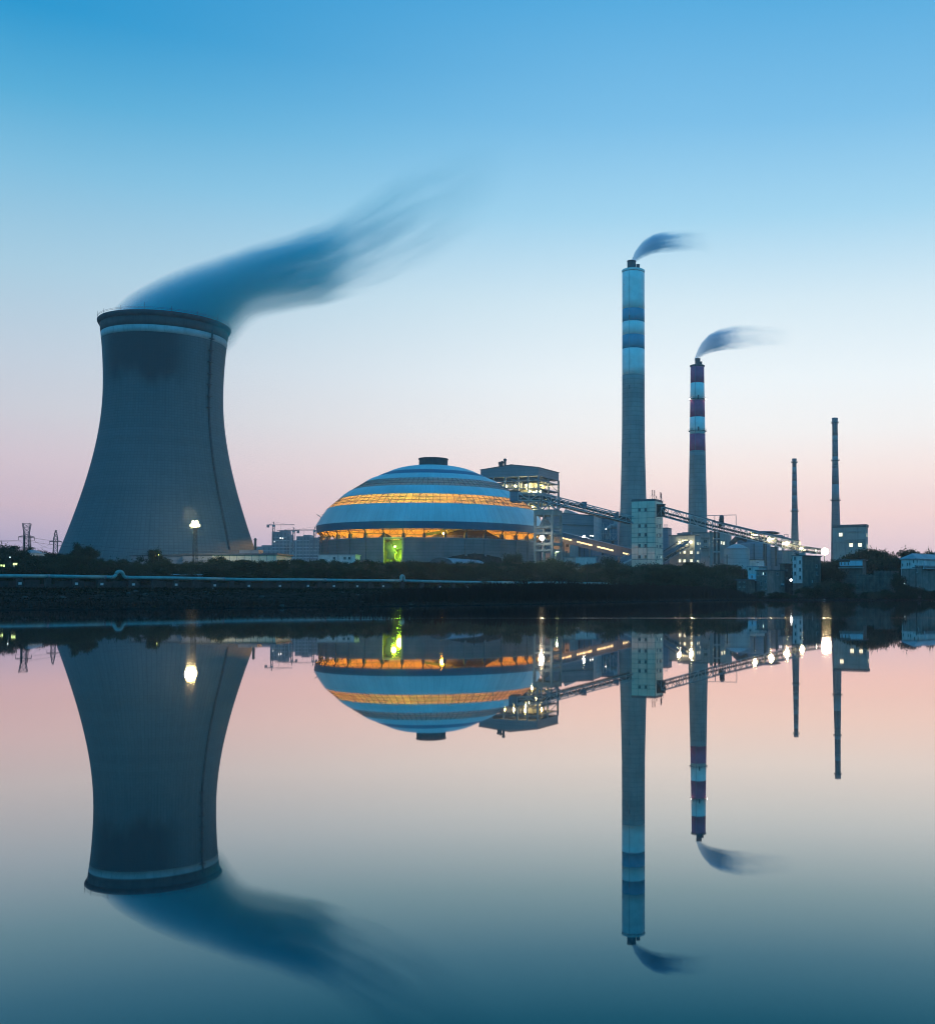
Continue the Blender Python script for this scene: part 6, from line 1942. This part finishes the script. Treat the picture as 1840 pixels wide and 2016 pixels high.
def crane(label, pm, ytop, yjib, pxa, pxb, ybase, luff=None):
    p = W(pm, ybase, SD - 12)
    t = thing('tower_crane', label, 'crane', (p.x, SD - 12, p.z))
    H = W(pm, ytop, SD - 12).z - p.z
    J = W(pm, yjib, SD - 12).z - p.z
    w_ = 1.4
    for sx_ in (-1, 1):
        for sy_ in (-1, 1):
            MB().bar((sx_ * w_, sy_ * w_, -20), (sx_ * w_, sy_ * w_, J), .5).build('mast_leg', M['dark_steel'], t)
    mb = MB()
    n_ = max(3, int((J + 20) / 4))
    for k in range(n_):
        z0, z1 = -20 + (J + 20) * k / n_, -20 + (J + 20) * (k + 1) / n_
        s_ = 1 if k % 2 else -1
        mb.bar((-w_ * s_, -w_, z0), (w_ * s_, -w_, z1), .4).bar((-w_, -w_ * s_, z0), (-w_, w_ * s_, z1), .4)
    mb.build('mast_lattice', M['dark_steel'], t)
    MB().bar((-1, 0, J), (0, 0, H), .6).bar((1, 0, J), (0, 0, H), .6).build('apex', M['dark_steel'], t)
    MB().box(-2, 2, -2.2, 2.2, J - 3.2, J - .2).build('cab', M['cladding'], t)
    if luff:
        q = W(luff[0], luff[1], SD - 12)
        e = Vector((q.x - p.x, 0, q.z - p.z))
        MB().bar((0, 0, J), e, 1.0).build('jib', M['dark_steel'], t)
        MB().bar((0, 0, H), e * .8 + Vector((0, 0, J * .2)), .3).bar((-5, 0, J + 1), (5, 0, J + 1), 1.5).build('counter_jib', M['dark_steel'], t)
        return
    k_ = (SD - 12) / F
    xa, xb = (pxa - pm) * k_, (pxb - pm) * k_
    far = xb if abs(xb) > abs(xa) else xa
    near = xa if far == xb else xb
    MB().bar((0, -.7, J), (far, -.7, J), .5).bar((0, .7, J), (far, .7, J), .5).bar((0, 0, J + 1.6), (far, 0, J + .8), .45).build('jib', M['dark_steel'], t)
    MB().bar((0, 0, J), (near, 0, J), 1.2, 1.4).build('counter_jib', M['dark_steel'], t)
    MB().box(near - 1.8, near + 1.8, -1.5, 1.5, J - 4.5, J + .6).build('counterweight', M['dark_steel'], t)
    MB().bar((0, 0, H), (far * .6, 0, J + 1.2), .22).bar((0, 0, H), (near * .8, 0, J + .6), .22).build('tie_bar', M['dark_steel'], t)
    MB().bar((far * .35, 0, J), (far * .35, 0, J - 8), .22).build('hook_cable', M['dark_steel'], t)
crane('tower crane on the tallest skyline block, jib to the right', Z7(236, 0)[0], Z7(0, 360)[1], Z7(0, 408)[1], Z7(150, 0)[0], Z7(550, 0)[0], Z7(0, 510)[1])
crane('middle tower crane on the skyline with its jib to the left', Z7(537, 0)[0], Z7(0, 445)[1], Z7(0, 495)[1], Z7(285, 0)[0], Z7(605, 0)[0], Z7(0, 640)[1])
crane('tower crane close to the dome with its jib to the left', Z7(855, 0)[0], Z7(0, 435)[1], Z7(0, 490)[1], Z7(400, 0)[0], Z7(905, 0)[0], Z7(0, 600)[1])
crane('crane with a raised jib peeping from behind the dome', Z7(985, 0)[0], Z7(0, 250)[1], Z7(0, 318)[1], 0, 0, Z7(0, 400)[1], luff=Z7(890, 248))
for zx, zy in ((340, 607), (372, 612), (247, 662)):
    p = W(*Z7(zx, zy), SD - 3)
    q = thing('site_light', ('left of the two high site lights on the tallest skyline block', 'right of the two high site lights on the tallest skyline block', 'lower tiny site light on the tallest skyline block')[(zx == 372) + 2 * (zx == 247)], 'lamp', p, 0, 'site lights on the skyline block')
    MB().box(-.9, .9, -.5, .5, -1.2, 1.2).build('lamp_glass', em('site_glass', (1, 1, 1), 2.0), q)
    MB().box(-1.1, 1.1, .51, 2.9, -1.4, 1.4).build('housing', M['dark_steel'], q)

# ================================================================ vegetation
def tree_proto(seed, kind, mat):
    """unit height tree at the origin: (crown mesh, trunk mesh)"""
    rnd = random.Random(seed)
    lobes = []
    tr = MB()
    if kind == 'broad':
        nl = 17
        for i in range(nl):
            a = rnd.uniform(0, 2 * pi); rr_ = rnd.uniform(.04, .38); z = rnd.uniform(.24, .86) - rr_ * .25
            lobes.append((Vector((rr_ * cos(a), rr_ * sin(a), z)), rnd.uniform(.12, .21), rnd.uniform(.09, .16)))
        trunk_top = .42
    elif kind == 'clumped':
        for i in range(15):
            a = 2 * pi * i / 15 * 2.4 + rnd.uniform(-.3, .3); rr_ = rnd.uniform(.06, .40); z = rnd.uniform(.30, .86) - rr_ * .3
            lobes.append((Vector((rr_ * cos(a), rr_ * sin(a), z)), rnd.uniform(.12, .19), rnd.uniform(.08, .14)))
        lobes.append((Vector((.02, 0, .86)), .13, .11))
        trunk_top = .55
    elif kind == 'flat':
        for i in range(18):
            a = rnd.uniform(0, 2 * pi); rr_ = rnd.uniform(.05, .60); z = .84 - rr_ * .35 + rnd.uniform(-.22, .05)
            lobes.append((Vector((rr_ * cos(a), rr_ * sin(a), z)), rnd.uniform(.16, .24), rnd.uniform(.07, .13)))
        trunk_top = .6
    elif kind == 'round':
        for i in range(12):
            a = rnd.uniform(0, 2 * pi); rr_ = rnd.uniform(0, .28); z = rnd.uniform(.3, .78)
            lobes.append((Vector((rr_ * cos(a), rr_ * sin(a), z)), rnd.uniform(.16, .22), rnd.uniform(.14, .20)))
        trunk_top = .35
    else:   # bush
        for i in range(11):
            a = rnd.uniform(0, 2 * pi); rr_ = rnd.uniform(0, .62); z = rnd.uniform(.15, .72) * (1 - rr_ * .5)
            lobes.append((Vector((rr_ * cos(a), rr_ * sin(a), z)), rnd.uniform(.18, .30), rnd.uniform(.14, .26)))
        trunk_top = .25
    tr.path([(0, 0, -.06), (.006, 0, trunk_top * .5), (.0, .008, trunk_top)], [.036, .028, .022], 7)
    for c, r_, h_ in lobes[:8]:
        st = Vector((0, .004, trunk_top * rnd.uniform(.7, 1)))
        mid = (st + c) / 2 + Vector((0, 0, -.02))
        tr.path([st, mid, c], [.014, .009, .004], 5)
    cr = MB()
    nleaf = 5200
    vs, fs = [], []
    tot = sum(l[1] ** 2 for l in lobes)
    for c, r_, h_ in lobes:
        for i in range(int(nleaf * r_ * r_ / tot)):
            # leaf sprays, most of them near the outside of the lobe
            u = Vector((rnd.gauss(0, 1), rnd.gauss(0, 1), rnd.gauss(0, 1))).normalized()
            k = rnd.random() ** .5 * rnd.uniform(.75, 1.3)
            p = c + Vector((u.x * r_ * k, u.y * r_ * k, u.z * h_ * k))
            if p.z < .015:
                continue
            s_ = rnd.uniform(.012, .032)
            n_ = (u + Vector((rnd.gauss(0, .7), rnd.gauss(0, .7), rnd.gauss(0, .7)))).normalized()
            x = n_.orthogonal().normalized(); x.rotate(__import__('mathutils').Quaternion(n_, rnd.uniform(0, 6.28)))
            y = n_.cross(x)
            o = len(vs)
            vs += [p + x * s_, p + y * s_ * .55, p - x * s_ * 1.1, p - y * s_ * .55]
            fs.append((o, o + 1, o + 2, o + 3))
    for i in range(70):
        c, r_, h_ = rnd.choice(lobes)
        u = Vector((rnd.gauss(0, 1), rnd.gauss(0, 1), rnd.gauss(.35, .9))).normalized()
        L = rnd.uniform(.06, .15)
        for j in range(9):
            p = c + Vector((u.x * r_, u.y * r_, u.z * h_)) * .9 + u * (L * j / 9) + Vector((rnd.gauss(0, .007), rnd.gauss(0, .007), rnd.gauss(0, .007) - .02 * (j / 9) ** 2))
            s_ = rnd.uniform(.009, .020)
            n_ = Vector((rnd.gauss(0, 1), rnd.gauss(0, 1), rnd.gauss(0, 1))).normalized()
            x = n_.orthogonal().normalized(); y = n_.cross(x)
            o = len(vs)
            vs += [p + x * s_, p + y * s_ * .5, p - x * s_, p - y * s_ * .5]
            fs.append((o, o + 1, o + 2, o + 3))
    cr.v = [tuple(v) for v in vs]; cr.f = fs
    return cr.mesh('crown', mat), tr.mesh('trunk', M['trunk'])
PROT = {}
for kind, seeds in (('broad', (1, 2, 3)), ('clumped', (11, 12)), ('flat', (21, 22)), ('round', (31, 32)), ('bush', (41, 42, 43))):
    PROT[kind] = [tree_proto(s, kind, M['leaf']) for s in seeds]
PROT['drybush'] = [tree_proto(s, 'bush', M['leaf_dry']) for s in (51, 52)]
PROT['feather'] = [tree_proto(s, 'broad', M['leaf_dry']) for s in (61, 62)]
rv = random.Random(99)
def tree(kind, px, ytop, d, label, wide=1.0, group=None, cat='tree', name=None):
    x = (px - PX) / F * d
    g = gz(x, d) - .15
    H = W(px, ytop, d).z - g
    if H < 1.2:
        return None
    cr, tr = rv.choice(PROT[kind])
    nm = name or ('bush' if 'bush' in kind else 'tree')
    t = thing(nm, label, cat if 'bush' not in kind else 'bush', (x, d, g), rv.uniform(0, 6.28), group)
    t.scale = (H * wide, H * wide, H)
    place('crown', cr, t); place('trunk', tr, t)
    return t
# trees one can name
tree('flat', 14, 1064, 385, 'big spreading tree at the left edge with lights beneath it', .95)
tree('broad', 40, 1074, 390, 'dark tree beside the small pale house at the left edge', .9)
tree('broad', -10, 1072, 392, 'dark tree cut by the left edge of the picture', .9)
tree('broad', 70, 1076, 420, 'ragged tree right of the small pale house', .6)
tree('feather', 62, 1070, 425, 'thin feathery treetop before the larger pylon', .4)
tree('broad', 106, 1079, 425, 'broad dark tree in front of the smaller pylon', 1.0)
tree('broad', 88, 1086, 418, 'dark tree between the two pylons', .9)
tree('clumped', 152, 1065, 395, 'tall clumped tree standing out before the left foot of the cooling tower', .85)
tree('clumped', 176, 1073, 398, 'right half of the clumped tree pair before the cooling tower', .8)
tree('flat', 303, 1073, 425, 'lone flat topped tree with yellow green lit leaves before the cooling tower', .62)
tree('round', 420, 1089, 440, 'dark tree just right of the floodlight mast foot', .9)
tree('round', 438, 1093, 442, 'second dark tree right of the floodlight mast', .8)
tree('round', 808, 1097, 455, 'dark round tree in front of the dome wall right of the green bay', 1.1)
tree('feather', 1008, 1080, 488, 'light feathery tree before the right end of the dome wall', .75)
tree('flat', 1089, 1091, 508, 'spreading tree beside the glowing street lamp', .75)
tree('round', 1207, 1090, 480, 'dark round tree close to the left of the pale tower', .85)
tree('round', 1222, 1097, 470, 'smaller dark tree at the left foot of the pale tower', .9)
tree('feather', 1275, 1101, 455, 'light feathery bush tree in front of the pale tower', 1.1)
tree('broad', 1362, 1098, 440, 'dark tree before the lit windows of the crusher block', .9)
tree('round', 1582, 1083, 378, 'dark bushy tree left of the white fronted house', .75)
tree('flat', 1700, 1073, 402, 'wide tree mass in front of the square lit block, its left part', .95)
tree('flat', 1735, 1074, 395, 'wide tree right of the square lit block, middle of the mass', 1.0)
tree('broad', 1712, 1080, 390, 'dense dark tree behind the house with the pale band', .9)
tree('flat', 1782, 1074, 398, 'spreading treetop over the gap between the last two houses', .95)
tree('flat', 1675, 1083, 396, 'tree lit from the left by the brightest floodlight', .9)
tree('broad', 1655, 1090, 380, 'tree at the left end of the tree mass by the brightest floodlight', .9)
tree('feather', 1822, 1076, 410, 'thin leaved tree in front of the bare hill', .6)
tree('feather', 1838, 1080, 405, 'feathery tree at the right edge behind the hip roofed house', .6)
tree('round', 1768, 1122, 338, 'round bush tree in front of the hip roofed house', .8)
for px, y, d in ((1596, 1094, 385), (1612, 1096, 390), (1630, 1094, 392), (1645, 1100, 370), (1662, 1098, 372), (1752, 1092, 380), (1765, 1098, 378), (1800, 1088, 385), (1725, 1094, 380), (1690, 1092, 384), (1620, 1104, 366), (1640, 1112, 360)):
    tree('broad', px, y, d, 'dark leafy tree %s' % ('just behind the tall white fronted house' if px < 1670 else 'behind the low house with the pale band' if px < 1740 else 'between the last two village houses'), rv.uniform(.8, 1.1), 'trees behind the village houses')
BVH = lambda x: ('at the water side of the broad dark house' if x < 1560 else 'right of the white fronted house' if x < 1690 else 'below the brick yard wall' if x < 1770 else 'in front of the hip roofed house')
for px, y, d, k in ((1600, 1140, 342, 'bush'), (1615, 1135, 341, 'drybush'), (1632, 1130, 342, 'drybush'), (1650, 1136, 340, 'bush'), (1668, 1146, 338, 'bush'), (1735, 1150, 337, 'bush'), (1760, 1148, 337, 'bush'),
                    (1785, 1140, 336, 'bush'), (1800, 1146, 338, 'bush'), (1820, 1150, 336, 'bush'), (1838, 1148, 336, 'bush'), (1530, 1157, 337, 'bush'), (1548, 1158, 336, 'bush'), (1700, 1154, 337, 'bush'),
                    (1715, 1153, 337, 'drybush'), (1500, 1158, 338, 'bush'), (1580, 1150, 340, 'bush')):
    tree(k, px, y, d, '%s bush on the bank %s' % ('dry brownish' if k == 'drybush' else 'low dark', BVH(px)), rv.uniform(1.0, 1.5), 'bushes below the village houses')
OUT = [(0, 1086), (50, 1088), (120, 1083), (135, 1082), (200, 1094), (240, 1098), (330, 1099), (400, 1098), (450, 1094), (500, 1098), (600, 1094), (640, 1093), (690, 1100), (760, 1099), (800, 1096),
       (850, 1100), (980, 1100), (1030, 1094), (1060, 1097), (1120, 1101), (1180, 1100), (1240, 1102), (1300, 1101), (1380, 1102), (1420, 1100), (1450, 1105), (1480, 1116), (1500, 1124)]
REG = [(60, 'below the left pylons'), (130, 'left of the cooling tower foot'), (330, 'before the cooling tower'), (520, 'before the long cream shed'), (640, 'below the far skyline'), (760, 'before the site office'),
       (880, 'before the dome wall middle'), (1050, 'before the dome wall right end'), (1140, 'before the concrete trestle'), (1245, 'left of the pale tower'), (1310, 'before the pale tower'), (1400, 'before the crusher block'), (1600, 'before the storage tank')]
ROW = ('front row by the pipeline', 'middle row', 'back row')
def region(px):
    return next(r for x, r in REG if px < x)
def dpipe(px):
    t = max(-.2, min(1.15, pl(px)))
    return PIPE_A.y + PD.y * t
px = -24
while px < 1492:
    base = interp(px, OUT)
    for row in range(3):
        d = dpipe(px) + (14, 36, 66)[row] + rv.uniform(-6, 8)
        if px > 1230:
            d = (372, 398, 428)[row] + rv.uniform(-8, 8)
        y = base + (15, 7, 1)[row] + rv.uniform(-2, 6)
        kind = rv.choice(('broad', 'round', 'broad', 'bush', 'feather' if px > 330 else 'broad', 'clumped'))
        if row == 0:
            kind = rv.choice(('bush', 'round', 'drybush', 'broad'))
        w_ = 'bush' if 'bush' in kind else 'tree'
        tree(kind, px + rv.uniform(-5, 5), y, d, 'dark belt %s %s, %s' % (w_, region(px), ROW[row]), rv.uniform(.95, 1.4), 'dark belt %s: %s %s' % (w_, region(px), ROW[row]))
    px += 15.5 * rv.uniform(.85, 1.15)

def leafmass(name, label, pts, n, hrange, size, mat, seed):
    rnd = random.Random(seed)
    vs, fs = [], []
    for i in range(n):
        x, y, sc = pts(rnd)
        g = gz(x, y)
        z = g + rnd.random() ** 1.4 * rnd.uniform(*hrange) * sc
        s_ = rnd.uniform(.6, 1.2) * size
        n_ = Vector((rnd.gauss(0, 1), rnd.gauss(0, 1), rnd.gauss(0, .8))).normalized()
        a = n_.orthogonal().normalized(); b_ = n_.cross(a)
        p = Vector((x, y, z)); o = len(vs)
        vs += [p + a * s_, p + b_ * s_ * .6, p - a * s_, p - b_ * s_ * .6]
        fs.append((o, o + 1, o + 2, o + 3))
    mb = MB(); mb.v = [tuple(v) for v in vs]; mb.f = fs
    o = mb.build(name, mat)
    o['kind'] = 'stuff'; o['label'] = label
    return o
def p_belt(rnd):
    px = rnd.uniform(-40, 1490)
    d = dpipe(px) + rnd.uniform(7, 80) if px < 1240 else rnd.uniform(352, 440)
    x = (px - PX) / F * d
    return x, d, 1.0 + .5 * sin(px * .09) * sin(px * .023 + d)
leafmass('undergrowth', 'dark tangled undergrowth filling the tree belt', p_belt, 60000, (2, 6.5), .34, M['leaf'], 5)
def p_bank(rnd):
    px = rnd.uniform(-60, 1850)
    x0 = (px - PX) / F
    t = rnd.random()
    # from the waterline to the pipe
    for _ in range(40):
        d = rnd.uniform(100, 500)
        x = x0 * d
        s = d - interp(x, SHORE)
        if s > 3 and d < pipe_y(x) + 10:
            break
    patch = .5 + .5 * sin(x * .21 + d * .05) * sin(d * .11 - x * .07)
    return x, d, (.25 + .9 * patch) * min(1, s / 60 + .08)
leafmass('bank_weeds', 'low dark weeds on the muddy bank', p_bank, 36000, (.1, .7), .15, M['grass'], 6)
# reeds
def reeds(label, n, seed, xr, fy, hr, taper=True):
    rnd = random.Random(seed)
    vs, fs = [], []
    for i in range(n):
        x = rnd.uniform(*xr)
        y = fy(x, rnd)
        ed = min(1.0, (x - xr[0]) / (xr[1] - xr[0]) * 3.2, (xr[1] - x) / (xr[1] - xr[0]) * 4 + .1) if taper else 1.0
        if rnd.random() > ed * 1.3:
            continue
        g = gz(x, y)
        h = rnd.uniform(*hr) * (.8 + .25 * sin(x * .35) * sin(y * .2)) * (.35 + .65 * ed)
        lx, ly = rnd.gauss(0, .14) * h, rnd.gauss(0, .14) * h
        a = rnd.uniform(0, pi); w_ = rnd.uniform(.03, .07)
        dx, dy = w_ * cos(a), w_ * sin(a)
        o = len(vs)
        vs += [(x - dx, y - dy, g - .1), (x + dx, y + dy, g - .1), (x + lx * .4 + dx, y + ly * .4 + dy, g + h * .6), (x + lx * .4 - dx, y + ly * .4 - dy, g + h * .6), (x + lx, y + ly, g + h)]
        fs += [(o, o + 1, o + 2, o + 3), (o + 3, o + 2, o + 4)]
        if i % 3 == 0:      # plume
            q = len(vs)
            vs += [(x + lx * .8 - .09, y + ly * .8, g + h * .86), (x + lx * .9 + .09, y + ly * .9, g + h * .9), (x + lx * 1.3, y + ly * 1.3, g + h * 1.06)]
            fs.append((q, q + 1, q + 2))
    mb = MB(); mb.v = vs; mb.f = fs
    o = mb.build('reeds', M['reed'])
    o['kind'] = 'stuff'; o['label'] = label
reeds('tall brown reeds on the bank below the pale tower', 34000, 8, (-40, 42), lambda x, r: interp(x, SHORE) + 9 + r.random() * 34, (1.9, 3.6))
reeds('thin low reeds along the waterline', 9000, 9, (-70, 100), lambda x, r: interp(x, SHORE) + r.uniform(.5, 14), (.2, .7), False)
# loose rubble and washed up litter on the mud
rr = random.Random(3)
rock_m = pm('bank_stone', (0.06, 0.055, 0.05), .95, .3, 2.0)
for i in range(36):
    px_ = rr.uniform(0, 1700)
    for _ in range(30):
        d = rr.uniform(105, 380); x = (px_ - PX) / F * d; s = d - interp(x, SHORE)
        if 2 < s < 70:
            break
    r_ = rr.uniform(.15, .45)
    mb = MB().lathe([(.02, 0), (r_, .02), (r_ * 1.05, r_ * .4), (r_ * .6, r_ * .8), (.02, r_ * .9)], 7)
    mb.v = [(a * rr.uniform(.8, 1.2) + rr.uniform(-.03, .03), b_ * rr.uniform(.8, 1.2), c) for a, b_, c in mb.v]
    o = mb.build('stone', rock_m, None, loc=(x, d, gz(x, d) - .05))
    tag(o, 'small stone lying on the muddy bank', 'stone', 'stones on the muddy bank')
for px_, y_, d, w_ in ((418, 1166.5, 265, 1.3), (1620, 1168, 333, 1.0)):
    p = W(px_, y_, d)
    g = gz(p.x, d)
    o = MB().box(-w_ / 2, w_ / 2, -.3, .3, 0, .12).box(-w_ * .2, w_ * .4, -.2, .25, .121, .2).build('washed_up_board', M['plate'], None, loc=(p.x, d, g))
    tag(o, 'pale board washed up on the mud below the pipeline' if px_ < 800 else 'pale scrap on the bank below the village', 'board')

# ================================================================ smoke
def fcurve(nt, fac, pts):
    n = nt.nodes.new('ShaderNodeFloatCurve')
    c = n.mapping.curves[0]
    while len(c.points) < len(pts):
        c.points.new(.5, .5)
    for i, (x, y) in enumerate(pts):
        c.points[i].location = (x, y)
        c.points[i].handle_type = 'AUTO_CLAMPED'
    n.mapping.update()
    nt.links.new(fac, n.inputs['Value'])
    return n.outputs[0]
def plume(name, label, d, upper, lower, dens, hys, density, col, prof, nscale, step, cloc, wispy=(.25, .75, .35, 1.6)):
    """upper, lower: sheet outlines of the long-exposed plume; the body is round across the wind"""
    x0p, x1p = dens[0][0], dens[-1][0]
    def wx(px): return W(px, 800, d).x
    X0 = W(x0p, interp(x0p, upper), d).x; X1 = W(x1p, interp(x1p, upper), d).x
    N = 26
    rows = []
    for i in range(N + 1):
        px_ = x0p + (x1p - x0p) * i / N
        zu, zl = W(px_, interp(px_, upper), d).z, W(px_, interp(px_, lower), d).z
        rows.append((X0 + (X1 - X0) * i / N, (zu + zl) / 2, max(.3, (zu - zl) / 2), max(.3, interp(px_, hys) * d / F), interp(px_, dens)))
    zmin = min(r[1] for r in rows) - 1; zmax = max(r[1] for r in rows) + 1
    hmax = max(r[2] for r in rows) * 1.05; ymax = max(r[3] for r in rows) * 1.05
    # body
    mb = MB(); n = 20
    for (x, z, h, hy, dd) in rows:
        for k in range(n):
            a = 2 * pi * k / n
            mb.v.append((x - cloc.x, hy * 1.04 * cos(a), z + h * 1.06 * sin(a) - cloc.z))
    for i in range(N):
        for k in range(n):
            k2 = (k + 1) % n
            mb.f.append((i * n + k, i * n + k2, (i + 1) * n + k2, (i + 1) * n + k))
    mb.f.append(tuple(range(n - 1, -1, -1)))
    mb.f.append(tuple(N * n + k for k in range(n)))
    m = bpy.data.materials.new(name + '_air'); m.use_nodes = True
    nt = m.node_tree
    for q in list(nt.nodes):
        if q.type != 'OUTPUT_MATERIAL':
            nt.nodes.remove(q)
    out = [q for q in nt.nodes if q.type == 'OUTPUT_MATERIAL'][0]
    oc = nt.nodes.new('ShaderNodeTexCoord').outputs['Object']
    s = nt.nodes.new('ShaderNodeSeparateXYZ'); nt.links.new(oc, s.inputs[0])
    xn = mrange(nt, s.outputs[0], X0 - cloc.x, X1 - cloc.x, 0, 1, False)
    cvt = lambda f: [(i / N, f(r)) for i, r in enumerate(rows)][::1]
    zc_ = mth(nt, 'MULTIPLY_ADD', fcurve(nt, xn, cvt(lambda r: (r[1] - zmin) / (zmax - zmin))), zmax - zmin, zmin - cloc.z)
    hz_ = mth(nt, 'MULTIPLY', fcurve(nt, xn, cvt(lambda r: r[2] / hmax)), hmax)
    hy_ = mth(nt, 'MULTIPLY', fcurve(nt, xn, cvt(lambda r: r[3] / ymax)), ymax)
    dn = fcurve(nt, xn, cvt(lambda r: r[4]))
    tz = mth(nt, 'DIVIDE', mth(nt, 'SUBTRACT', s.outputs[2], zc_), hz_)            # -1 foot .. 1 top edge
    ty = mth(nt, 'DIVIDE', s.outputs[1], hy_)
    # streaks along the wind
    cmb = nt.nodes.new('ShaderNodeCombineXYZ')
    nt.links.new(mth(nt, 'MULTIPLY', xn, nscale[0]), cmb.inputs[0])
    nt.links.new(mth(nt, 'MULTIPLY', ty, nscale[1]), cmb.inputs[1])
    nt.links.new(mth(nt, 'MULTIPLY', tz, nscale[2]), cmb.inputs[2])
    nt.links.new(mth(nt, 'ADD', mth(nt, 'MULTIPLY', xn, nscale[0]), d * .173), cmb.inputs[0])
    n1 = noise(nt, cmb.outputs[0], 1.0, 4, .6)
    wisp = mth(nt, 'MULTIPLY', mrange(nt, xn, *wispy), mth(nt, 'SUBTRACT', n1, .5))
    tz2 = mth(nt, 'ADD', tz, mth(nt, 'MULTIPLY', wisp, .9))
    rad = mth(nt, 'SQRT', mth(nt, 'ADD', mth(nt, 'MULTIPLY', mth(nt, 'MULTIPLY', tz2, tz2), .2), mth(nt, 'MULTIPLY', ty, ty)))
    across = mrange(nt, rad, 1.0, .2)
    updown = fcurve(nt, mth(nt, 'MULTIPLY_ADD', tz2, .5, .5, True), prof)
    edge = mrange(nt, mth(nt, 'ABSOLUTE', tz), 1.0, .86)
    streak = mth(nt, 'MAXIMUM', mth(nt, 'ADD', 1.0, mth(nt, 'MULTIPLY', wisp, 2.2)), 0.0)
    den = mth(nt, 'MULTIPLY', mth(nt, 'MULTIPLY', across, updown), mth(nt, 'MULTIPLY', mth(nt, 'MULTIPLY', dn, edge), mth(nt, 'MULTIPLY', streak, density)))
    v = nt.nodes.new('ShaderNodeVolumePrincipled')
    v.inputs['Color'].default_value = (*col, 1)
    v.inputs['Anisotropy'].default_value = 0.0
    nt.links.new(den, v.inputs['Density'])
    nt.links.new(v.outputs[0], out.inputs['Volume'])
    m.cycles.volume_step_rate = step
    o = mb.build(name, m, None, True, loc=cloc)
    tag(o, label, 'smoke')
    return o
SMK = (0.02, 0.88, 0.93)
up = [(222, 640), (232, 626), (284, 586), (336, 556), (387, 530), (439, 509), (490, 492), (541, 477), (593, 462), (644, 443), (696, 410), (798, 341), (901, 298), (1000, 258)]
lo_ = [(222, 700), (330, 710), (430, 700), (452, 680), (464, 660), (480, 636), (516, 622), (567, 612), (640, 598), (747, 568), (850, 515), (940, 460), (1000, 425)]
tp_ = W(331, 640, CTD)
plume('smoke', 'great dark blue plume drifting right from the cooling tower', CTD, up, lo_,
      [(224, .5), (250, .9), (300, 1), (450, .95), (560, .85), (620, .72), (650, .46), (690, .19), (780, .10), (860, .05), (930, .018), (1000, 0)],
      [(222, 40), (240, 70), (270, 95), (331, 108), (420, 90), (455, 75), (520, 75), (700, 80), (1000, 95)], .19, SMK,
      [(0, 0), (.12, .28), (.32, .62), (.55, 1), (.8, 1), (.92, .5), (1, 0)], (4.5, 2.0, 3.2), .22, Vector((tp_.x, CTD, tp_.z)), (.32, .62, .35, 2.9))
zP = lambda x, y: ((2000 + x / 3.68) / 1.6728, (720 + y / 3.68) / 1.6728)
up = [(1235, 516), (1238, 513), zP(285, 500), zP(320, 415), zP(380, 322), zP(450, 250), zP(550, 192), zP(650, 165), zP(800, 145), zP(1000, 135), (1400, 455)]
lo_ = [(1235, 524), zP(345, 530), zP(380, 505), zP(450, 472), zP(520, 447), zP(600, 428), zP(700, 415), zP(850, 402), zP(1000, 405), (1400, 505)]
plume('smoke', 'short dark plume bending right from the tallest chimney', 700, up, lo_,
      [(1236, .75), (1248, .85), (1268, 1), (1290, .95), (1306, .6), (1325, .28), (1345, .11), (1370, .03), (1398, 0)],
      [(1239, 6), (1257, 9), (1290, 14), (1400, 22)], .62, (0.12, .80, .95),
      [(0, 0), (.15, .55), (.35, .95), (.6, .9), (.85, .9), (.95, .5), (1, 0)], (2.4, 1.6, 2.2), .2, W(1250, 500, 700), (.1, .5, .5, 2.2))
up = [(1365, 708), zP(1060, 1680), zP(1090, 1585), zP(1150, 1480), zP(1230, 1398), zP(1350, 1335), zP(1500, 1290), zP(1700, 1270), (1570, 645)]
lo_ = [(1365, 712), zP(1120, 1700), zP(1150, 1675), zP(1200, 1650), zP(1300, 1622), zP(1400, 1604), zP(1600, 1590), zP(1800, 1590), (1570, 678)]
plume('smoke', 'short dark plume bending right from the red and pale banded chimney', 760, up, lo_,
      [(1366.5, .8), (1374, .9), (1386, 1), (1408, .9), (1422, .55), (1440, .26), (1462, .10), (1500, .035), (1560, 0)],
      [(1365, 4.5), (1380, 7), (1410, 13), (1570, 20)], .62, (0.12, .80, .95),
      [(0, 0), (.15, .55), (.35, .95), (.6, .85), (.85, .9), (.95, .5), (1, 0)], (3.4, 1.9, 2.6), .2, W(1374, 690, 760), (.1, .4, .6, 2.4))

# ================================================================ haze
hz_m = bpy.data.materials.new('haze_air'); hz_m.use_nodes = True
nt = hz_m.node_tree
for q in list(nt.nodes):
    if q.type != 'OUTPUT_MATERIAL':
        nt.nodes.remove(q)
v = nt.nodes.new('ShaderNodeVolumePrincipled')
v.inputs['Color'].default_value = (0.68, 0.88, 1.0, 1)
v.inputs['Anisotropy'].default_value = 0.72
v.inputs['Density'].default_value = HAZE
nt.links.new(v.outputs[0], [q for q in nt.nodes if q.type == 'OUTPUT_MATERIAL'][0].inputs['Volume'])
hz_m.cycles.homogeneous_volume = True
haze = MB().box(-2700, 2700, -320, 2980, -5, 285).build('haze', hz_m)
haze['kind'] = 'stuff'; haze['label'] = 'thin evening haze over the lake and the plant'
